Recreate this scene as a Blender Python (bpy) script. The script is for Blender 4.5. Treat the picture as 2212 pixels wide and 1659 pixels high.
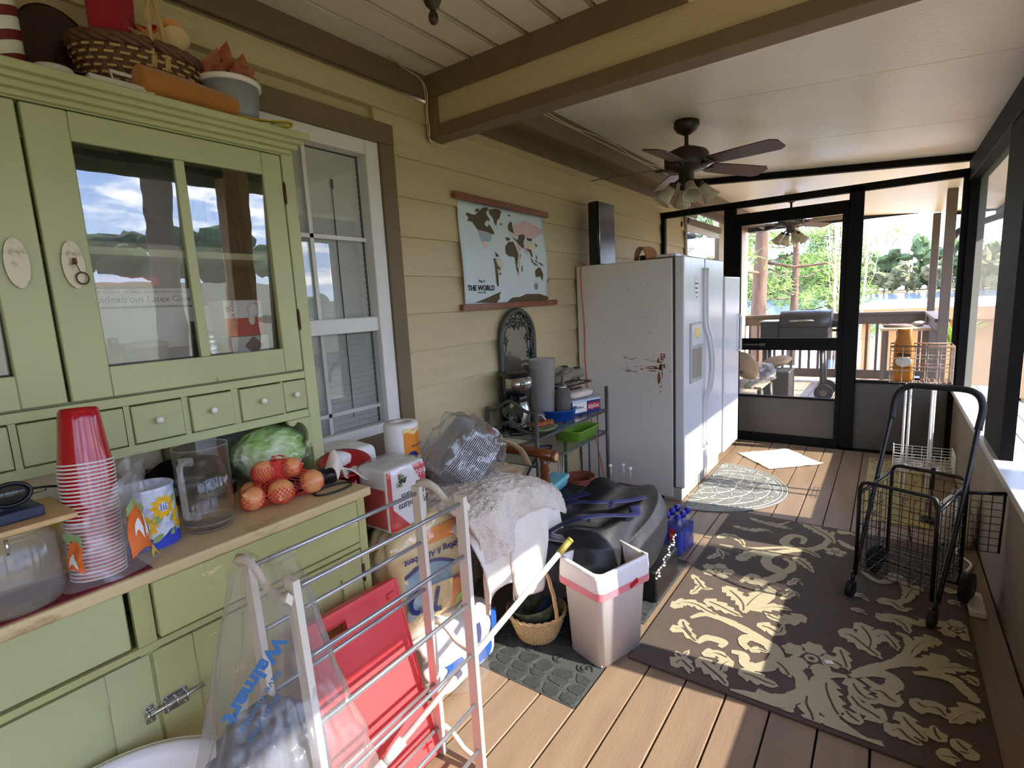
import bpy, bmesh, math, random
from mathutils import Vector, Matrix, noise, Euler
V = Vector
PI = math.pi
sc = bpy.context.scene
COL = sc.collection
for o in list(bpy.data.objects):
    bpy.data.objects.remove(o)

# ---------------------------------------------------------------- camera
cam_d = bpy.data.cameras.new('camera')
cam_d.sensor_fit = 'HORIZONTAL'
cam_d.sensor_width = 36.0
cam_d.lens = 1125.0 / 2212.0 * 36.0
cam_d.clip_start = 0.02
cam_d.clip_end = 3000
cam_o = bpy.data.objects.new('camera', cam_d)
COL.objects.link(cam_o)
R = Matrix(((0.811998, 0.581501, -0.050151), (-0.047769, 0.151848, 0.987249), (0.581702, -0.799249, 0.151078)))  # rows: camera axes in the room
cam_o.matrix_world = Matrix.Translation((2.03, 0, 1.5)) @ R.transposed().to_4x4()
sc.camera = cam_o

# ---------------------------------------------------------------- exposure
sc.view_settings.view_transform = 'Standard'
sc.view_settings.look = 'None'
sc.view_settings.gamma = 1
sc.view_settings.use_curve_mapping = False
sc.view_settings.exposure = 1.5
sc.cycles.max_bounces = 10
sc.cycles.diffuse_bounces = 5
sc.cycles.glossy_bounces = 4
sc.cycles.transmission_bounces = 6
sc.cycles.transparent_max_bounces = 24
sc.cycles.caustics_reflective = False
sc.cycles.caustics_refractive = False
sc.cycles.sample_clamp_indirect = 6

# ---------------------------------------------------------------- sky with clouds
w = bpy.data.worlds.new('sky')
sc.world = w
w.use_nodes = True
nt = w.node_tree
for n in list(nt.nodes):
    nt.nodes.remove(n)
def _n(t, **k):
    n = nt.nodes.new(t)
    for a, b in k.items():
        setattr(n, a, b)
    return n
out = _n('ShaderNodeOutputWorld')
bg = _n('ShaderNodeBackground')
bg.inputs['Strength'].default_value = 3.4
tc = _n('ShaderNodeTexCoord')
sep = _n('ShaderNodeSeparateXYZ')
nt.links.new(tc.outputs['Generated'], sep.inputs[0])
ramp = _n('ShaderNodeValToRGB')
cr = ramp.color_ramp
cr.elements[0].position = 0.0
cr.elements[0].color = (0.62, 0.78, 1.0, 1)
cr.elements[1].position = 0.75
cr.elements[1].color = (0.10, 0.24, 0.75, 1)
e = cr.elements.new(0.22); e.color = (0.22, 0.42, 0.95, 1)
nt.links.new(sep.outputs['Z'], ramp.inputs[0])
mp = _n('ShaderNodeMapping')
mp.inputs['Scale'].default_value = (2.2, 2.2, 9.0)
mp.inputs['Location'].default_value = (0.35, 0.1, 0.0)
nt.links.new(tc.outputs['Generated'], mp.inputs[0])
nz = _n('ShaderNodeTexNoise')
nz.inputs['Scale'].default_value = 2.2
nz.inputs['Detail'].default_value = 7
nz.inputs['Roughness'].default_value = 0.55
nt.links.new(mp.outputs[0], nz.inputs['Vector'])
cr2n = _n('ShaderNodeValToRGB')
c2 = cr2n.color_ramp
c2.elements[0].position = 0.50; c2.elements[0].color = (0, 0, 0, 1)
c2.elements[1].position = 0.60; c2.elements[1].color = (1, 1, 1, 1)
nt.links.new(nz.outputs[0], cr2n.inputs[0])
mx = _n('ShaderNodeMixRGB')
mx.inputs[2].default_value = (1.35, 1.35, 1.4, 1)
nt.links.new(cr2n.outputs[0], mx.inputs[0])
nt.links.new(ramp.outputs[0], mx.inputs[1])
nt.links.new(mx.outputs[0], bg.inputs['Color'])
nt.links.new(bg.outputs[0], out.inputs[0])

# ---------------------------------------------------------------- sun
sd = bpy.data.lights.new('sun', 'SUN')
sd.energy = 8.5
sd.angle = math.radians(0.6)
sd.color = (1.0, 0.93, 0.82)
so = bpy.data.objects.new('sun', sd)
COL.objects.link(so)
so.rotation_euler = V((-1, -0.12, -0.78)).to_track_quat('-Z', 'Y').to_euler()
so.location = (8, 2, 8)

# ---------------------------------------------------------------- materials
def lin(c):
    c = c / 255.0
    return c / 12.92 if c <= 0.04045 else ((c + 0.055) / 1.055) ** 2.4
def rgb(r, g, b):
    return (lin(r), lin(g), lin(b), 1)
MATS = {}
def mat(name, col, rough=0.55, metal=0.0, var=0.12, vs=6.0, bump=0.0, bs=60.0, col2=None, thr=None, vec=(1, 1, 1),
        trans=0.0, alpha=1.0, spec=0.5, emit=None, es=1.0, sss=0.0, sheen=0.0, coat=0.0, vdet=4.0):
    """procedural material: base colour broken up by noise, optional second colour in patches, optional bump"""
    m = bpy.data.materials.new(name)
    m.use_nodes = True
    t = m.node_tree
    b = t.nodes['Principled BSDF']
    c = rgb(*col)
    b.inputs['Roughness'].default_value = rough
    b.inputs['Metallic'].default_value = metal
    b.inputs['Transmission Weight'].default_value = trans
    b.inputs['Alpha'].default_value = alpha
    b.inputs['Specular IOR Level'].default_value = spec
    b.inputs['Coat Weight'].default_value = coat
    if sheen: b.inputs['Sheen Weight'].default_value = sheen
    tcn = t.nodes.new('ShaderNodeTexCoord')
    mpn = t.nodes.new('ShaderNodeMapping')
    mpn.inputs['Scale'].default_value = vec
    t.links.new(tcn.outputs['Object'], mpn.inputs[0])
    n1 = t.nodes.new('ShaderNodeTexNoise')
    n1.inputs['Scale'].default_value = vs
    n1.inputs['Detail'].default_value = vdet
    t.links.new(mpn.outputs[0], n1.inputs['Vector'])
    r1 = t.nodes.new('ShaderNodeValToRGB')
    e0, e1 = r1.color_ramp.elements
    if col2 is None:
        e0.color = (c[0] * (1 - var), c[1] * (1 - var), c[2] * (1 - var), 1)
        e1.color = (min(1, c[0] * (1 + var)), min(1, c[1] * (1 + var)), min(1, c[2] * (1 + var)), 1)
        e0.position, e1.position = 0.3, 0.7
    else:
        e0.color = c
        e1.color = rgb(*col2)
        th = thr or (0.55, 0.6)
        e0.position, e1.position = th
    t.links.new(n1.outputs[0], r1.inputs[0])
    t.links.new(r1.outputs[0], b.inputs['Base Color'])
    if bump:
        n2 = t.nodes.new('ShaderNodeTexNoise')
        n2.inputs['Scale'].default_value = bs
        n2.inputs['Detail'].default_value = 3
        t.links.new(mpn.outputs[0], n2.inputs['Vector'])
        bp = t.nodes.new('ShaderNodeBump')
        bp.inputs['Strength'].default_value = min(1.0, bump)
        bp.inputs['Distance'].default_value = 0.01
        t.links.new(n2.outputs[0], bp.inputs['Height'])
        t.links.new(bp.outputs[0], b.inputs['Normal'])
    if emit:
        b.inputs['Emission Color'].default_value = rgb(*emit)
        b.inputs['Emission Strength'].default_value = es
    MATS[name] = m
    return m

def film(name, col, clear=0.8, rough=0.08, gloss=0.12, bump=0.0, bs=40.0, fres=True, ior=1.45, tint=(255, 255, 255)):
    """thin see-through sheet: clear part, milky diffuse part, glossy part"""
    m = bpy.data.materials.new(name)
    m.use_nodes = True
    t = m.node_tree
    t.nodes.clear()
    o = t.nodes.new('ShaderNodeOutputMaterial')
    tr = t.nodes.new('ShaderNodeBsdfTransparent'); tr.inputs[0].default_value = rgb(*tint)
    df = t.nodes.new('ShaderNodeBsdfDiffuse'); df.inputs[0].default_value = rgb(*col)
    tl = t.nodes.new('ShaderNodeBsdfTranslucent'); tl.inputs[0].default_value = rgb(*col)
    ad = t.nodes.new('ShaderNodeMixShader'); ad.inputs[0].default_value = 0.4
    t.links.new(df.outputs[0], ad.inputs[1]); t.links.new(tl.outputs[0], ad.inputs[2])
    gl = t.nodes.new('ShaderNodeBsdfGlossy'); gl.inputs['Roughness'].default_value = rough
    m1 = t.nodes.new('ShaderNodeMixShader'); m1.inputs[0].default_value = clear
    t.links.new(ad.outputs[0], m1.inputs[1]); t.links.new(tr.outputs[0], m1.inputs[2])
    m2 = t.nodes.new('ShaderNodeMixShader')
    t.links.new(m1.outputs[0], m2.inputs[1]); t.links.new(gl.outputs[0], m2.inputs[2])
    if fres:
        lw = t.nodes.new('ShaderNodeLayerWeight'); lw.inputs[0].default_value = 0.5
        pw = t.nodes.new('ShaderNodeMath'); pw.operation = 'POWER'; pw.inputs[1].default_value = 4.0
        mm = t.nodes.new('ShaderNodeMath'); mm.operation = 'MULTIPLY_ADD'; mm.use_clamp = True
        mm.inputs[1].default_value = 0.7; mm.inputs[2].default_value = gloss
        t.links.new(lw.outputs['Facing'], pw.inputs[0]); t.links.new(pw.outputs[0], mm.inputs[0]); t.links.new(mm.outputs[0], m2.inputs[0])
    else:
        m2.inputs[0].default_value = gloss
    if bump:
        tcn = t.nodes.new('ShaderNodeTexCoord')
        n2 = t.nodes.new('ShaderNodeTexNoise'); n2.inputs['Scale'].default_value = bs; n2.inputs['Detail'].default_value = 2
        t.links.new(tcn.outputs['Object'], n2.inputs['Vector'])
        bp = t.nodes.new('ShaderNodeBump'); bp.inputs['Strength'].default_value = bump; bp.inputs['Distance'].default_value = 0.01
        t.links.new(n2.outputs[0], bp.inputs['Height'])
        t.links.new(bp.outputs[0], gl.inputs['Normal']); t.links.new(bp.outputs[0], df.inputs['Normal'])
    t.links.new(m2.outputs[0], o.inputs[0])
    MATS[name] = m
    return m

# ---------------------------------------------------------------- mesh builder
def frame(p0, p1, up=None):
    z = (V(p1) - V(p0)).normalized()
    a = V(up) if up else (V((0, 0, 1)) if abs(z.z) < 0.95 else V((1, 0, 0)))
    x = a.cross(z).normalized()
    y = z.cross(x)
    return x, y, z
class MB:
    def __init__(s):
        s.bm = bmesh.new()
    def _vs(s, pts):
        return [s.bm.verts.new(p) for p in pts]
    def _f(s, vs, mi=0, sm=False):
        try:
            f = s.bm.faces.new(vs)
        except ValueError:
            return None
        f.material_index = mi
        f.smooth = sm
        return f
    def box(s, c, d, rot=None, mi=0, bev=0.0, seg=2, taper=None):
        """box by centre and size; rot = Euler tuple or 3x3 matrix"""
        x, y, z = d[0] / 2, d[1] / 2, d[2] / 2
        tp = taper or (1, 1)
        pts = [(-x * tp[0], -y * tp[1], -z), (x * tp[0], -y * tp[1], -z), (x * tp[0], y * tp[1], -z), (-x * tp[0], y * tp[1], -z), (-x, -y, z), (x, -y, z), (x, y, z), (-x, y, z)]
        M = Matrix.Identity(3) if rot is None else (rot if isinstance(rot, Matrix) else Euler(rot).to_matrix())
        vs = s._vs([M @ V(p) + V(c) for p in pts])
        fs = [s._f([vs[i] for i in q], mi) for q in ((3, 2, 1, 0), (4, 5, 6, 7), (0, 1, 5, 4), (1, 2, 6, 5), (2, 3, 7, 6), (3, 0, 4, 7))]
        if bev:
            es = list({e for f in fs for e in f.edges})
            r = bmesh.ops.bevel(s.bm, geom=es, offset=bev, segments=seg, affect='EDGES', profile=0.6)
            for f in r['faces']:
                f.material_index = mi; f.smooth = True
        return s
    def b2(s, a, b, mi=0, bev=0.0, seg=1):
        """box by two corners"""
        c = [(a[i] + b[i]) / 2 for i in range(3)]
        d = [abs(b[i] - a[i]) for i in range(3)]
        return s.box(c, d, None, mi, bev, seg)
    def cyl(s, p0, p1, r0, r1=None, n=14, caps=True, mi=0, sm=True):
        r1 = r0 if r1 is None else r1
        x, y, z = frame(p0, p1)
        A = s._vs([V(p0) + (x * math.cos(2 * PI * i / n) + y * math.sin(2 * PI * i / n)) * r0 for i in range(n)])
        B = s._vs([V(p1) + (x * math.cos(2 * PI * i / n) + y * math.sin(2 * PI * i / n)) * r1 for i in range(n)])
        for i in range(n):
            j = (i + 1) % n
            s._f([A[i], A[j], B[j], B[i]], mi, sm)
        if caps:
            s._f(A[::-1], mi); s._f(B, mi)
        return s
    def tube(s, pts, r, n=8, closed=False, mi=0, caps=True, flat=None):
        """swept tube; r number or list; flat=(a,b) scales section"""
        P = [V(p) for p in pts]
        N = len(P)
        rs = r if isinstance(r, (list, tuple)) else [r] * N
        fa, fb = flat or (1, 1)
        ring = []
        px = None
        for i in range(N):
            if closed:
                d = (P[(i + 1) % N] - P[i - 1])
            else:
                d = P[min(i + 1, N - 1)] - P[max(i - 1, 0)]
            if d.length < 1e-9: d = V((0, 0, 1))
            d.normalize()
            if px is None:
                a = V((0, 0, 1)) if abs(d.z) < 0.9 else V((1, 0, 0))
                px = a.cross(d).normalized()
            px = (px - d * px.dot(d))
            if px.length < 1e-6:
                px = d.orthogonal()
            px.normalize()
            py = d.cross(px)
            ring.append(s._vs([P[i] + (px * math.cos(2 * PI * k / n) * fa + py * math.sin(2 * PI * k / n) * fb) * rs[i] for k in range(n)]))
        for i in range(N if closed else N - 1):
            A, B = ring[i], ring[(i + 1) % N]
            for k in range(n):
                l = (k + 1) % n
                s._f([A[k], A[l], B[l], B[k]], mi, True)
        if not closed and caps:
            s._f(ring[0][::-1], mi); s._f(ring[-1], mi)
        return s
    def lathe(s, prof, o=(0, 0, 0), n=28, M=None, mi=0, sx=1.0, sy=1.0, sm=True, lobes=None):
        """profile of (radius, z); radius 0 closes"""
        rings = []
        for r, z in prof:
            if r <= 1e-6:
                p = V((0, 0, z)); p = (M @ p if M else p) + V(o)
                rings.append([s.bm.verts.new(p)])
            else:
                row = []
                for i in range(n):
                    a = 2 * PI * i / n
                    q = r * (1 + (lobes[1] * math.cos(lobes[0] * a) if lobes else 0))
                    p = V((q * math.cos(a) * sx, q * math.sin(a) * sy, z))
                    row.append(s.bm.verts.new((M @ p if M else p) + V(o)))
                rings.append(row)
        for A, B in zip(rings, rings[1:]):
            for i in range(n):
                j = (i + 1) % n
                if len(A) == 1 and len(B) == 1: break
                if len(A) == 1: s._f([A[0], B[j], B[i]][::-1], mi, sm)
                elif len(B) == 1: s._f([A[i], A[j], B[0]], mi, sm)
                else: s._f([A[i], A[j], B[j], B[i]], mi, sm)
        return s
    def ball(s, c, r, sub=3, amp=0.0, fr=3.0, seed=0, mi=0, rot=None, sm=True, flat=None, ridge=False):
        """ellipsoid, optionally crumpled by noise; flat = z below which it is squashed flat"""
        rr = (r, r, r) if isinstance(r, (int, float)) else r
        g = bmesh.ops.create_icosphere(s.bm, subdivisions=sub, radius=1.0)
        M = Euler(rot).to_matrix() if rot else None
        for v in g['verts']:
            p = v.co.copy()
            k = 1.0
            if amp:
                q = p * fr + V((seed * 7.3, seed * 1.7, -seed * 3.1))
                h = noise.noise(q) + 0.5 * noise.noise(q * 2.1)
                if ridge: h = 0.6 - abs(h) * 1.6
                k = 1 + amp * h
            p = V((p.x * rr[0], p.y * rr[1], p.z * rr[2])) * k
            if M: p = M @ p
            p += V(c)
            if flat is not None and p.z < flat: p.z = flat
            v.co = p
        for f in {f for v in g['verts'] for f in v.link_faces}:
            f.material_index = mi; f.smooth = sm
        return s
    def poly(s, pts, o, u, v, t=0.0, mi=0, sm=False):
        """flat polygon with 2d points on plane (o,u,v), extruded by t along u x v"""
        o, u, v = V(o), V(u), V(v)
        nrm = u.cross(v).normalized()
        A = s._vs([o + u * a + v * b + nrm * t for a, b in pts])
        area = sum(pts[i - 1][0] * pts[i][1] - pts[i][0] * pts[i - 1][1] for i in range(len(pts)))
        if area < 0: A = A[::-1]
        s._f(A, mi, sm)
        if t:
            B = [s.bm.verts.new(a.co - nrm * t) for a in A]
            s._f(B[::-1], mi)
            n = len(A)
            for i in range(n):
                j = (i + 1) % n
                s._f([A[j], A[i], B[i], B[j]], mi)
        return s
    def sheet(s, fn, nu, nv, t=0.0, mi=0, closed=False, sm=True):
        """surface fn(u,v) u,v in 0..1, optional thickness along normals"""
        g = [[s.bm.verts.new(V(fn(i / nu, j / nv))) for j in range(nv + 1)] for i in range(nu + (0 if closed else 1))]
        fs = []
        m = nu if closed else nu
        for i in range(m):
            for j in range(nv):
                a = g[i]; b = g[(i + 1) % len(g)]
                fs.append(s._f([a[j], b[j], b[j + 1], a[j + 1]], mi, sm))
        if t:
            fs = [f for f in fs if f]
            for f in fs: f.normal_update()
            r = bmesh.ops.extrude_face_region(s.bm, geom=fs)
            vs = [x for x in r['geom'] if isinstance(x, bmesh.types.BMVert)]
            nf = [x for x in r['geom'] if isinstance(x, bmesh.types.BMFace)]
            off = {}
            for v in vs:
                nn = V((0, 0, 0))
                for f in v.link_faces:
                    if f in nf: f.normal_update(); nn += f.normal
                off[v] = nn.normalized() * t if nn.length else V((0, 0, 0))
            for v in vs: v.co += off[v]
            for f in s.bm.faces:
                pass
        return s
    def add(s, bm2, M=None, mi=None):
        me = bpy.data.meshes.new('tmp'); bm2.to_mesh(me)
        if M: me.transform(M)
        k = len(s.bm.faces)
        s.bm.from_mesh(me); bpy.data.meshes.remove(me)
        s.bm.faces.ensure_lookup_table()
        if mi is not None:
            for f in s.bm.faces[k:]: f.material_index = mi
        return s
    def xf(s, M):
        bmesh.ops.transform(s.bm, matrix=M, verts=s.bm.verts[:])
        return s
def _mats(me, m):
    for x in (m if isinstance(m, (list, tuple)) else [m]):
        me.materials.append(MATS[x] if isinstance(x, str) else x)
def link_mesh(name, mb, m, parent=None, loc=None, rot=None, world=False, smooth=None):
    """turn a builder into an object; geometry given in the parent's (or own) local space, or in room space when world=True"""
    bm = mb.bm
    if world and parent is not None:
        bmesh.ops.transform(bm, matrix=(Matrix.Translation(parent.location) @ parent.rotation_euler.to_matrix().to_4x4()).inverted(), verts=bm.verts[:])
    vs = bm.verts
    if len(vs):
        lo = V([min(v.co[i] for v in vs) for i in range(3)]); hi = V([max(v.co[i] for v in vs) for i in range(3)])
        c = V(((lo.x + hi.x) / 2, (lo.y + hi.y) / 2, lo.z))
    else:
        c = V((0, 0, 0))
    if parent is None and loc is not None and not world: c0 = V((0, 0, 0))
    else: c0 = c
    for v in vs: v.co -= c0
    bmesh.ops.recalc_face_normals(bm, faces=bm.faces[:])
    me = bpy.data.meshes.new(name); bm.to_mesh(me); bm.free()
    _mats(me, m)
    ob = bpy.data.objects.new(name, me); COL.objects.link(ob)
    if parent is not None:
        ob.parent = parent
        ob.location = c0
    elif loc is not None and not world:
        ob.location = loc
        if rot: ob.rotation_euler = rot
    else:
        ob.location = c0
    return ob
def structure(name, mb, m):
    o = link_mesh(name, mb, m); o['kind'] = 'structure'
    return o
def tag(o, label, cat, group=None, kind=None):
    if label: o['label'] = label
    if cat: o['category'] = cat
    if group: o['group'] = group
    if kind: o['kind'] = kind
    return o
def thing(name, label, cat, loc, rz=0.0, group=None, rot=None):
    o = bpy.data.objects.new(name, None); COL.objects.link(o)
    o.empty_display_size = 0.05
    o.location = loc
    o.rotation_euler = rot or (0, 0, rz)
    return tag(o, label, cat, group)
def part(name, mb, m, parent, label=None, world=False):
    if parent.parent is not None and world:
        # sub-part given in room space: go through the thing's frame into the part's
        root = parent.parent
        mb.xf((Matrix.Translation(root.location) @ root.rotation_euler.to_matrix().to_4x4()).inverted())
        mb.xf(Matrix.Translation(-parent.location)); world = False
    elif parent.parent is not None:
        mb.xf(Matrix.Translation(-parent.location))
    elif parent.type == 'MESH' and not world:
        pass
    o = link_mesh(name, mb, m, parent, world=world)
    if label: o['label'] = label
    return o
def solo(name, mb, m, label, cat, loc=None, rot=None, group=None, kind=None):
    o = link_mesh(name, mb, m, None, loc=loc, rot=rot)
    return tag(o, label, cat, group, kind)
def copy_tree(o, parent=None, loc=None, rot=None, label=None):
    c = o.copy(); COL.objects.link(c)
    if parent is not None: c.parent = parent
    if loc is not None: c.location = loc
    if rot is not None: c.rotation_euler = rot
    if label: c['label'] = label
    for ch in list(o.children): copy_tree(ch, c)
    return c
def textbm(txt, size, depth=0.0006, align='CENTER', shear=0.0, bold=0.0, res=3):
    cu = bpy.data.curves.new('t', 'FONT')
    cu.body = txt; cu.size = size; cu.extrude = depth; cu.align_x = align; cu.align_y = 'CENTER'; cu.shear = shear; cu.offset = bold; cu.resolution_u = res
    ob = bpy.data.objects.new('t', cu); COL.objects.link(ob)
    bpy.context.view_layer.update()
    me = bpy.data.meshes.new_from_object(ob.evaluated_get(bpy.context.evaluated_depsgraph_get()))
    bm = bmesh.new(); bm.from_mesh(me)
    bpy.data.objects.remove(ob); bpy.data.curves.remove(cu); bpy.data.meshes.remove(me)
    return bm
def basis(o, x, y):
    """matrix whose local x,y run along given directions, z = x cross y"""
    x = V(x).normalized(); z = x.cross(V(y)).normalized(); y = z.cross(x)
    M = Matrix((x, y, z)).transposed().to_4x4(); M.translation = V(o)
    return M
def spline(pts, k=8, closed=False):
    """Catmull-Rom through points"""
    P = [V(p) for p in pts]; n = len(P); out = []
    rng = range(n if closed else n - 1)
    for i in rng:
        p0 = P[i - 1] if (closed or i > 0) else P[i] * 2 - P[i + 1]
        p1, p2 = P[i], P[(i + 1) % n]
        p3 = P[(i + 2) % n] if (closed or i + 2 < n) else P[-1] * 2 - P[-2]
        for j in range(k):
            t = j / k
            out.append(0.5 * ((2 * p1) + (p2 - p0) * t + (2 * p0 - 5 * p1 + 4 * p2 - p3) * t * t + (3 * p1 - p0 - 3 * p2 + p3) * t ** 3))
    if not closed: out.append(P[-1])
    return out
def nz3(x, y=0.0, z=0.0, s=1.0):
    return noise.noise(V((x * s, y * s, z * s)))
rnd = random.Random(7)
# ================================================================ the room
mat('siding', (206, 186, 144), 0.6, var=0.05, vs=3, bump=0.35, bs=22, vec=(1, 0.35, 5))
mat('trim_brown', (120, 100, 72), 0.6, var=0.07, vs=5, bump=0.1, bs=60)
mat('board_ceiling', (226, 214, 192), 0.6, var=0.05, vs=4, bump=0.1)
mat('panel_ceiling', (236, 230, 220), 0.35, var=0.03, vs=3, bump=0.25, bs=55)
mat('deck_paint', (140, 118, 95), 0.5, var=0.13, vs=3, bump=0.12, bs=30, vec=(4, 0.6, 1))
mat('black_metal', (18, 16, 16), 0.65, var=0.1, spec=0.12)
mat('kick_panel', (78, 73, 68), 0.42, var=0.1, vs=3)
mat('knee_panel', (140, 128, 110), 0.5, var=0.15, vs=2)
mat('sill_white', (205, 205, 200), 0.4, var=0.05)
mat('white_paint', (232, 228, 220), 0.45, var=0.03)
mat('tan_post', (200, 165, 120), 0.6, var=0.06)
mat('dirt', (150, 110, 66), 0.95, var=0.3, vs=1.2, col2=(190, 150, 95), thr=(0.4, 0.65), bump=0.4, bs=9)
film('pane', (120, 125, 120), clear=0.97, rough=0.0, gloss=0.09)
def screen_mat(name, thr, col):
    film(name, col, clear=thr, rough=0.5, gloss=0.0, fres=False)
screen_mat('screen_side', 0.62, (130, 128, 120))
screen_mat('screen_end', 0.9, (120, 118, 112))
mat('blind', (226, 224, 214), 0.7, var=0.05)
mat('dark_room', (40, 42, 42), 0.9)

# floor boards run away from the camera, inside and on the open deck beyond
b = MB()
x = -0.05; k = 0
while x < 3.3:
    for (ya, yb) in ((-2.2, 5.70), (5.70, 9.95)):
        cuts = [ya]
        r2 = random.Random(k * 31 + int(ya * 10))
        if r2.random() < 0.75: cuts.append(ya + (yb - ya) * r2.uniform(0.25, 0.75))
        cuts.append(yb)
        for a, c in zip(cuts, cuts[1:]):
            if x + 0.146 < 2.62 or ya > 0:
                b.b2((x, a + 0.0015, -0.03), (x + 0.144, c - 0.0015, 0.0 + r2.uniform(-0.0008, 0)), bev=0.003)
    x += 0.15; k += 1
structure('floor', b, 'deck_paint')
b = MB(); b.b2((-0.2, -2.2, -0.25), (3.3, 10.0, -0.06)); structure('trim_1', b, 'trim_brown')

# lap siding wall, house side; window opening y 0.80..1.78, z 0.90..2.29
def siding(bm_, y0, y1, z0, z1, holes=()):
    z = 1.477 - 0.195 * 9
    while z < z1:
        segs = [(y0, y1)]
        for (ha, hb, hz0, hz1) in holes:
            if z + 0.195 > hz0 + 0.01 and z < hz1 - 0.01:
                ns = []
                for a, c in segs:
                    if hb <= a or ha >= c: ns.append((a, c)); continue
                    if a < ha: ns.append((a, ha))
                    if c > hb: ns.append((hb, c))
                segs = ns
        zt = min(z + 0.195, z1)
        if zt > z0:
            zb = max(z, z0)
            for a, c in segs:
                f = (z + 0.195 - zb) / 0.195; g = (z + 0.195 - zt) / 0.195
                pts = [(-0.03, zb), (0.019 * f, zb), (0.019 * g, zt), (-0.03, zt)]
                A = bm_._vs([V((px, a, pz)) for px, pz in pts]); B = bm_._vs([V((px, c, pz)) for px, pz in pts])
                for i in range(4):
                    j = (i + 1) % 4
                    bm_._f([A[i], B[i], B[j], A[j]])
                bm_._f(A[::-1]); bm_._f(B)
        z += 0.195
b = MB()
siding(b, -2.2, 6.9, 0.0, 2.56, holes=[(0.80, 1.78, 0.90, 2.29), (6.45, 6.9, 1.2, 2.35)])
b.b2((-0.06, -2.2, 0), (-0.03, 0.8, 2.7)); b.b2((-0.06, 1.78, 0), (-0.03, 6.45, 2.7)); b.b2((-0.06, 0.8, 2.29), (-0.03, 1.78, 2.7)); b.b2((-0.06, 0.8, 0), (-0.03, 1.78, 0.9))
structure('wall_left', b, 'siding')
b = MB(); b.b2((-0.06, -2.25, 0), (2.6, -2.2, 2.7)); structure('wall_back', b, 'siding')

# brown casing round the window, then the white frame and its sashes
b = MB()
b.b2((0.0, 1.78, 0.90), (0.03, 1.872, 2.29), bev=0.003)
b.b2((0.0, 0.70, 2.29), (0.031, 1.873, 2.385), bev=0.003)
b.b2((0.0, 0.70, 0.90), (0.03, 0.80, 2.29), bev=0.003)
b.b2((0.0, 0.70, 0.80), (0.035, 1.872, 0.90), bev=0.003)
structure('trim_2', b, 'trim_brown')
wd = thing('window_1', None, None, (0, 1.29, 0.90)); wd['kind'] = 'structure'
b = MB()
b.b2((-0.05, 1.70, 0.90), (0.018, 1.78, 2.29), bev=0.004); b.b2((-0.05, 0.80, 0.90), (0.018, 0.88, 2.29), bev=0.004)
b.b2((-0.05, 0.88, 2.222), (0.018, 1.70, 2.29), bev=0.004); b.b2((-0.05, 0.88, 0.90), (0.018, 1.70, 0.95), bev=0.004)
b.b2((-0.045, 0.88, 1.405), (0.004, 1.70, 1.475), bev=0.004)
part('window_frame', b, 'white_paint', wd, world=True)
b = MB()
for yy in (1.135, 1.405):
    b.b2((-0.038, yy - 0.009, 0.95), (-0.03, yy + 0.009, 2.222))
for zz in (1.84, 1.035):
    b.b2((-0.038, 0.88, zz - 0.009), (-0.03, 1.70, zz + 0.009))
part('muntin', b, 'white_paint', wd, world=True)
b = MB(); b.b2((-0.044, 0.88, 0.95), (-0.040, 1.70, 2.222)); part('pane', b, 'pane', wd, world=True)
b = MB(); b.b2((-0.012, 0.875, 0.945), (-0.010, 1.705, 1.41)); part('insect_screen', b, 'screen_end', wd, world=True)
b = MB()
for i in range(48):
    z = 0.96 + i * 0.0265
    b.box((-0.062, 1.29, z), (0.002, 0.82, 0.027), rot=(0, 0.22, 0))
part('blind', b, 'blind', wd, world=True)
b = MB(); b.b2((-0.052, 1.545, 1.0), (-0.05, 1.549, 2.1)); b.tube([(-0.05, 1.55, 2.1), (-0.05, 1.55, 2.06)], 0.006); part('blind_cord', b, 'dark_room', wd, world=True)
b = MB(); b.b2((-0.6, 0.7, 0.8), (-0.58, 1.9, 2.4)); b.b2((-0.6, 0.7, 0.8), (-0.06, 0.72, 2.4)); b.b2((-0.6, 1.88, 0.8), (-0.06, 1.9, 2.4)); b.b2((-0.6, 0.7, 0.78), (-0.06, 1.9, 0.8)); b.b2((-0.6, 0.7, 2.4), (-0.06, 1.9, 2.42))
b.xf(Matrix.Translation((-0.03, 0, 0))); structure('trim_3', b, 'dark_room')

# second small window, behind the end screen
wd = thing('window_2', None, None, (0, 6.67, 1.2)); wd['kind'] = 'structure'
b = MB(); b.b2((-0.03, 6.38, 1.1), (0.03, 6.45, 2.42)); b.b2((-0.03, 6.45, 2.35), (0.03, 8.0, 2.42)); b.b2((-0.03, 6.45, 1.1), (0.03, 8.0, 1.2))
part('window_frame', b, 'trim_brown', wd, world=True)
b = MB(); b.b2((-0.03, 6.45, 1.2), (0.012, 6.5, 2.35)); b.b2((-0.03, 6.5, 1.74), (0.0, 8.0, 1.80)); b.b2((-0.03, 6.5, 2.28), (0.0, 8.0, 2.35)); part('sash', b, 'white_paint', wd, world=True)
b = MB(); b.b2((-0.04, 6.5, 1.2), (-0.035, 8.0, 2.35)); part('pane', b, 'pane', wd, world=True)
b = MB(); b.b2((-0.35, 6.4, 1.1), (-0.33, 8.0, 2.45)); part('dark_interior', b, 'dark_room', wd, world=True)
b = MB(); b.b2((-0.06, 6.9, 0), (-0.0, 9.9, 1.1)); b.b2((-0.06, 8.0, 1.1), (0, 9.9, 2.6)); structure('wall_far', b, 'siding')

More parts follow.
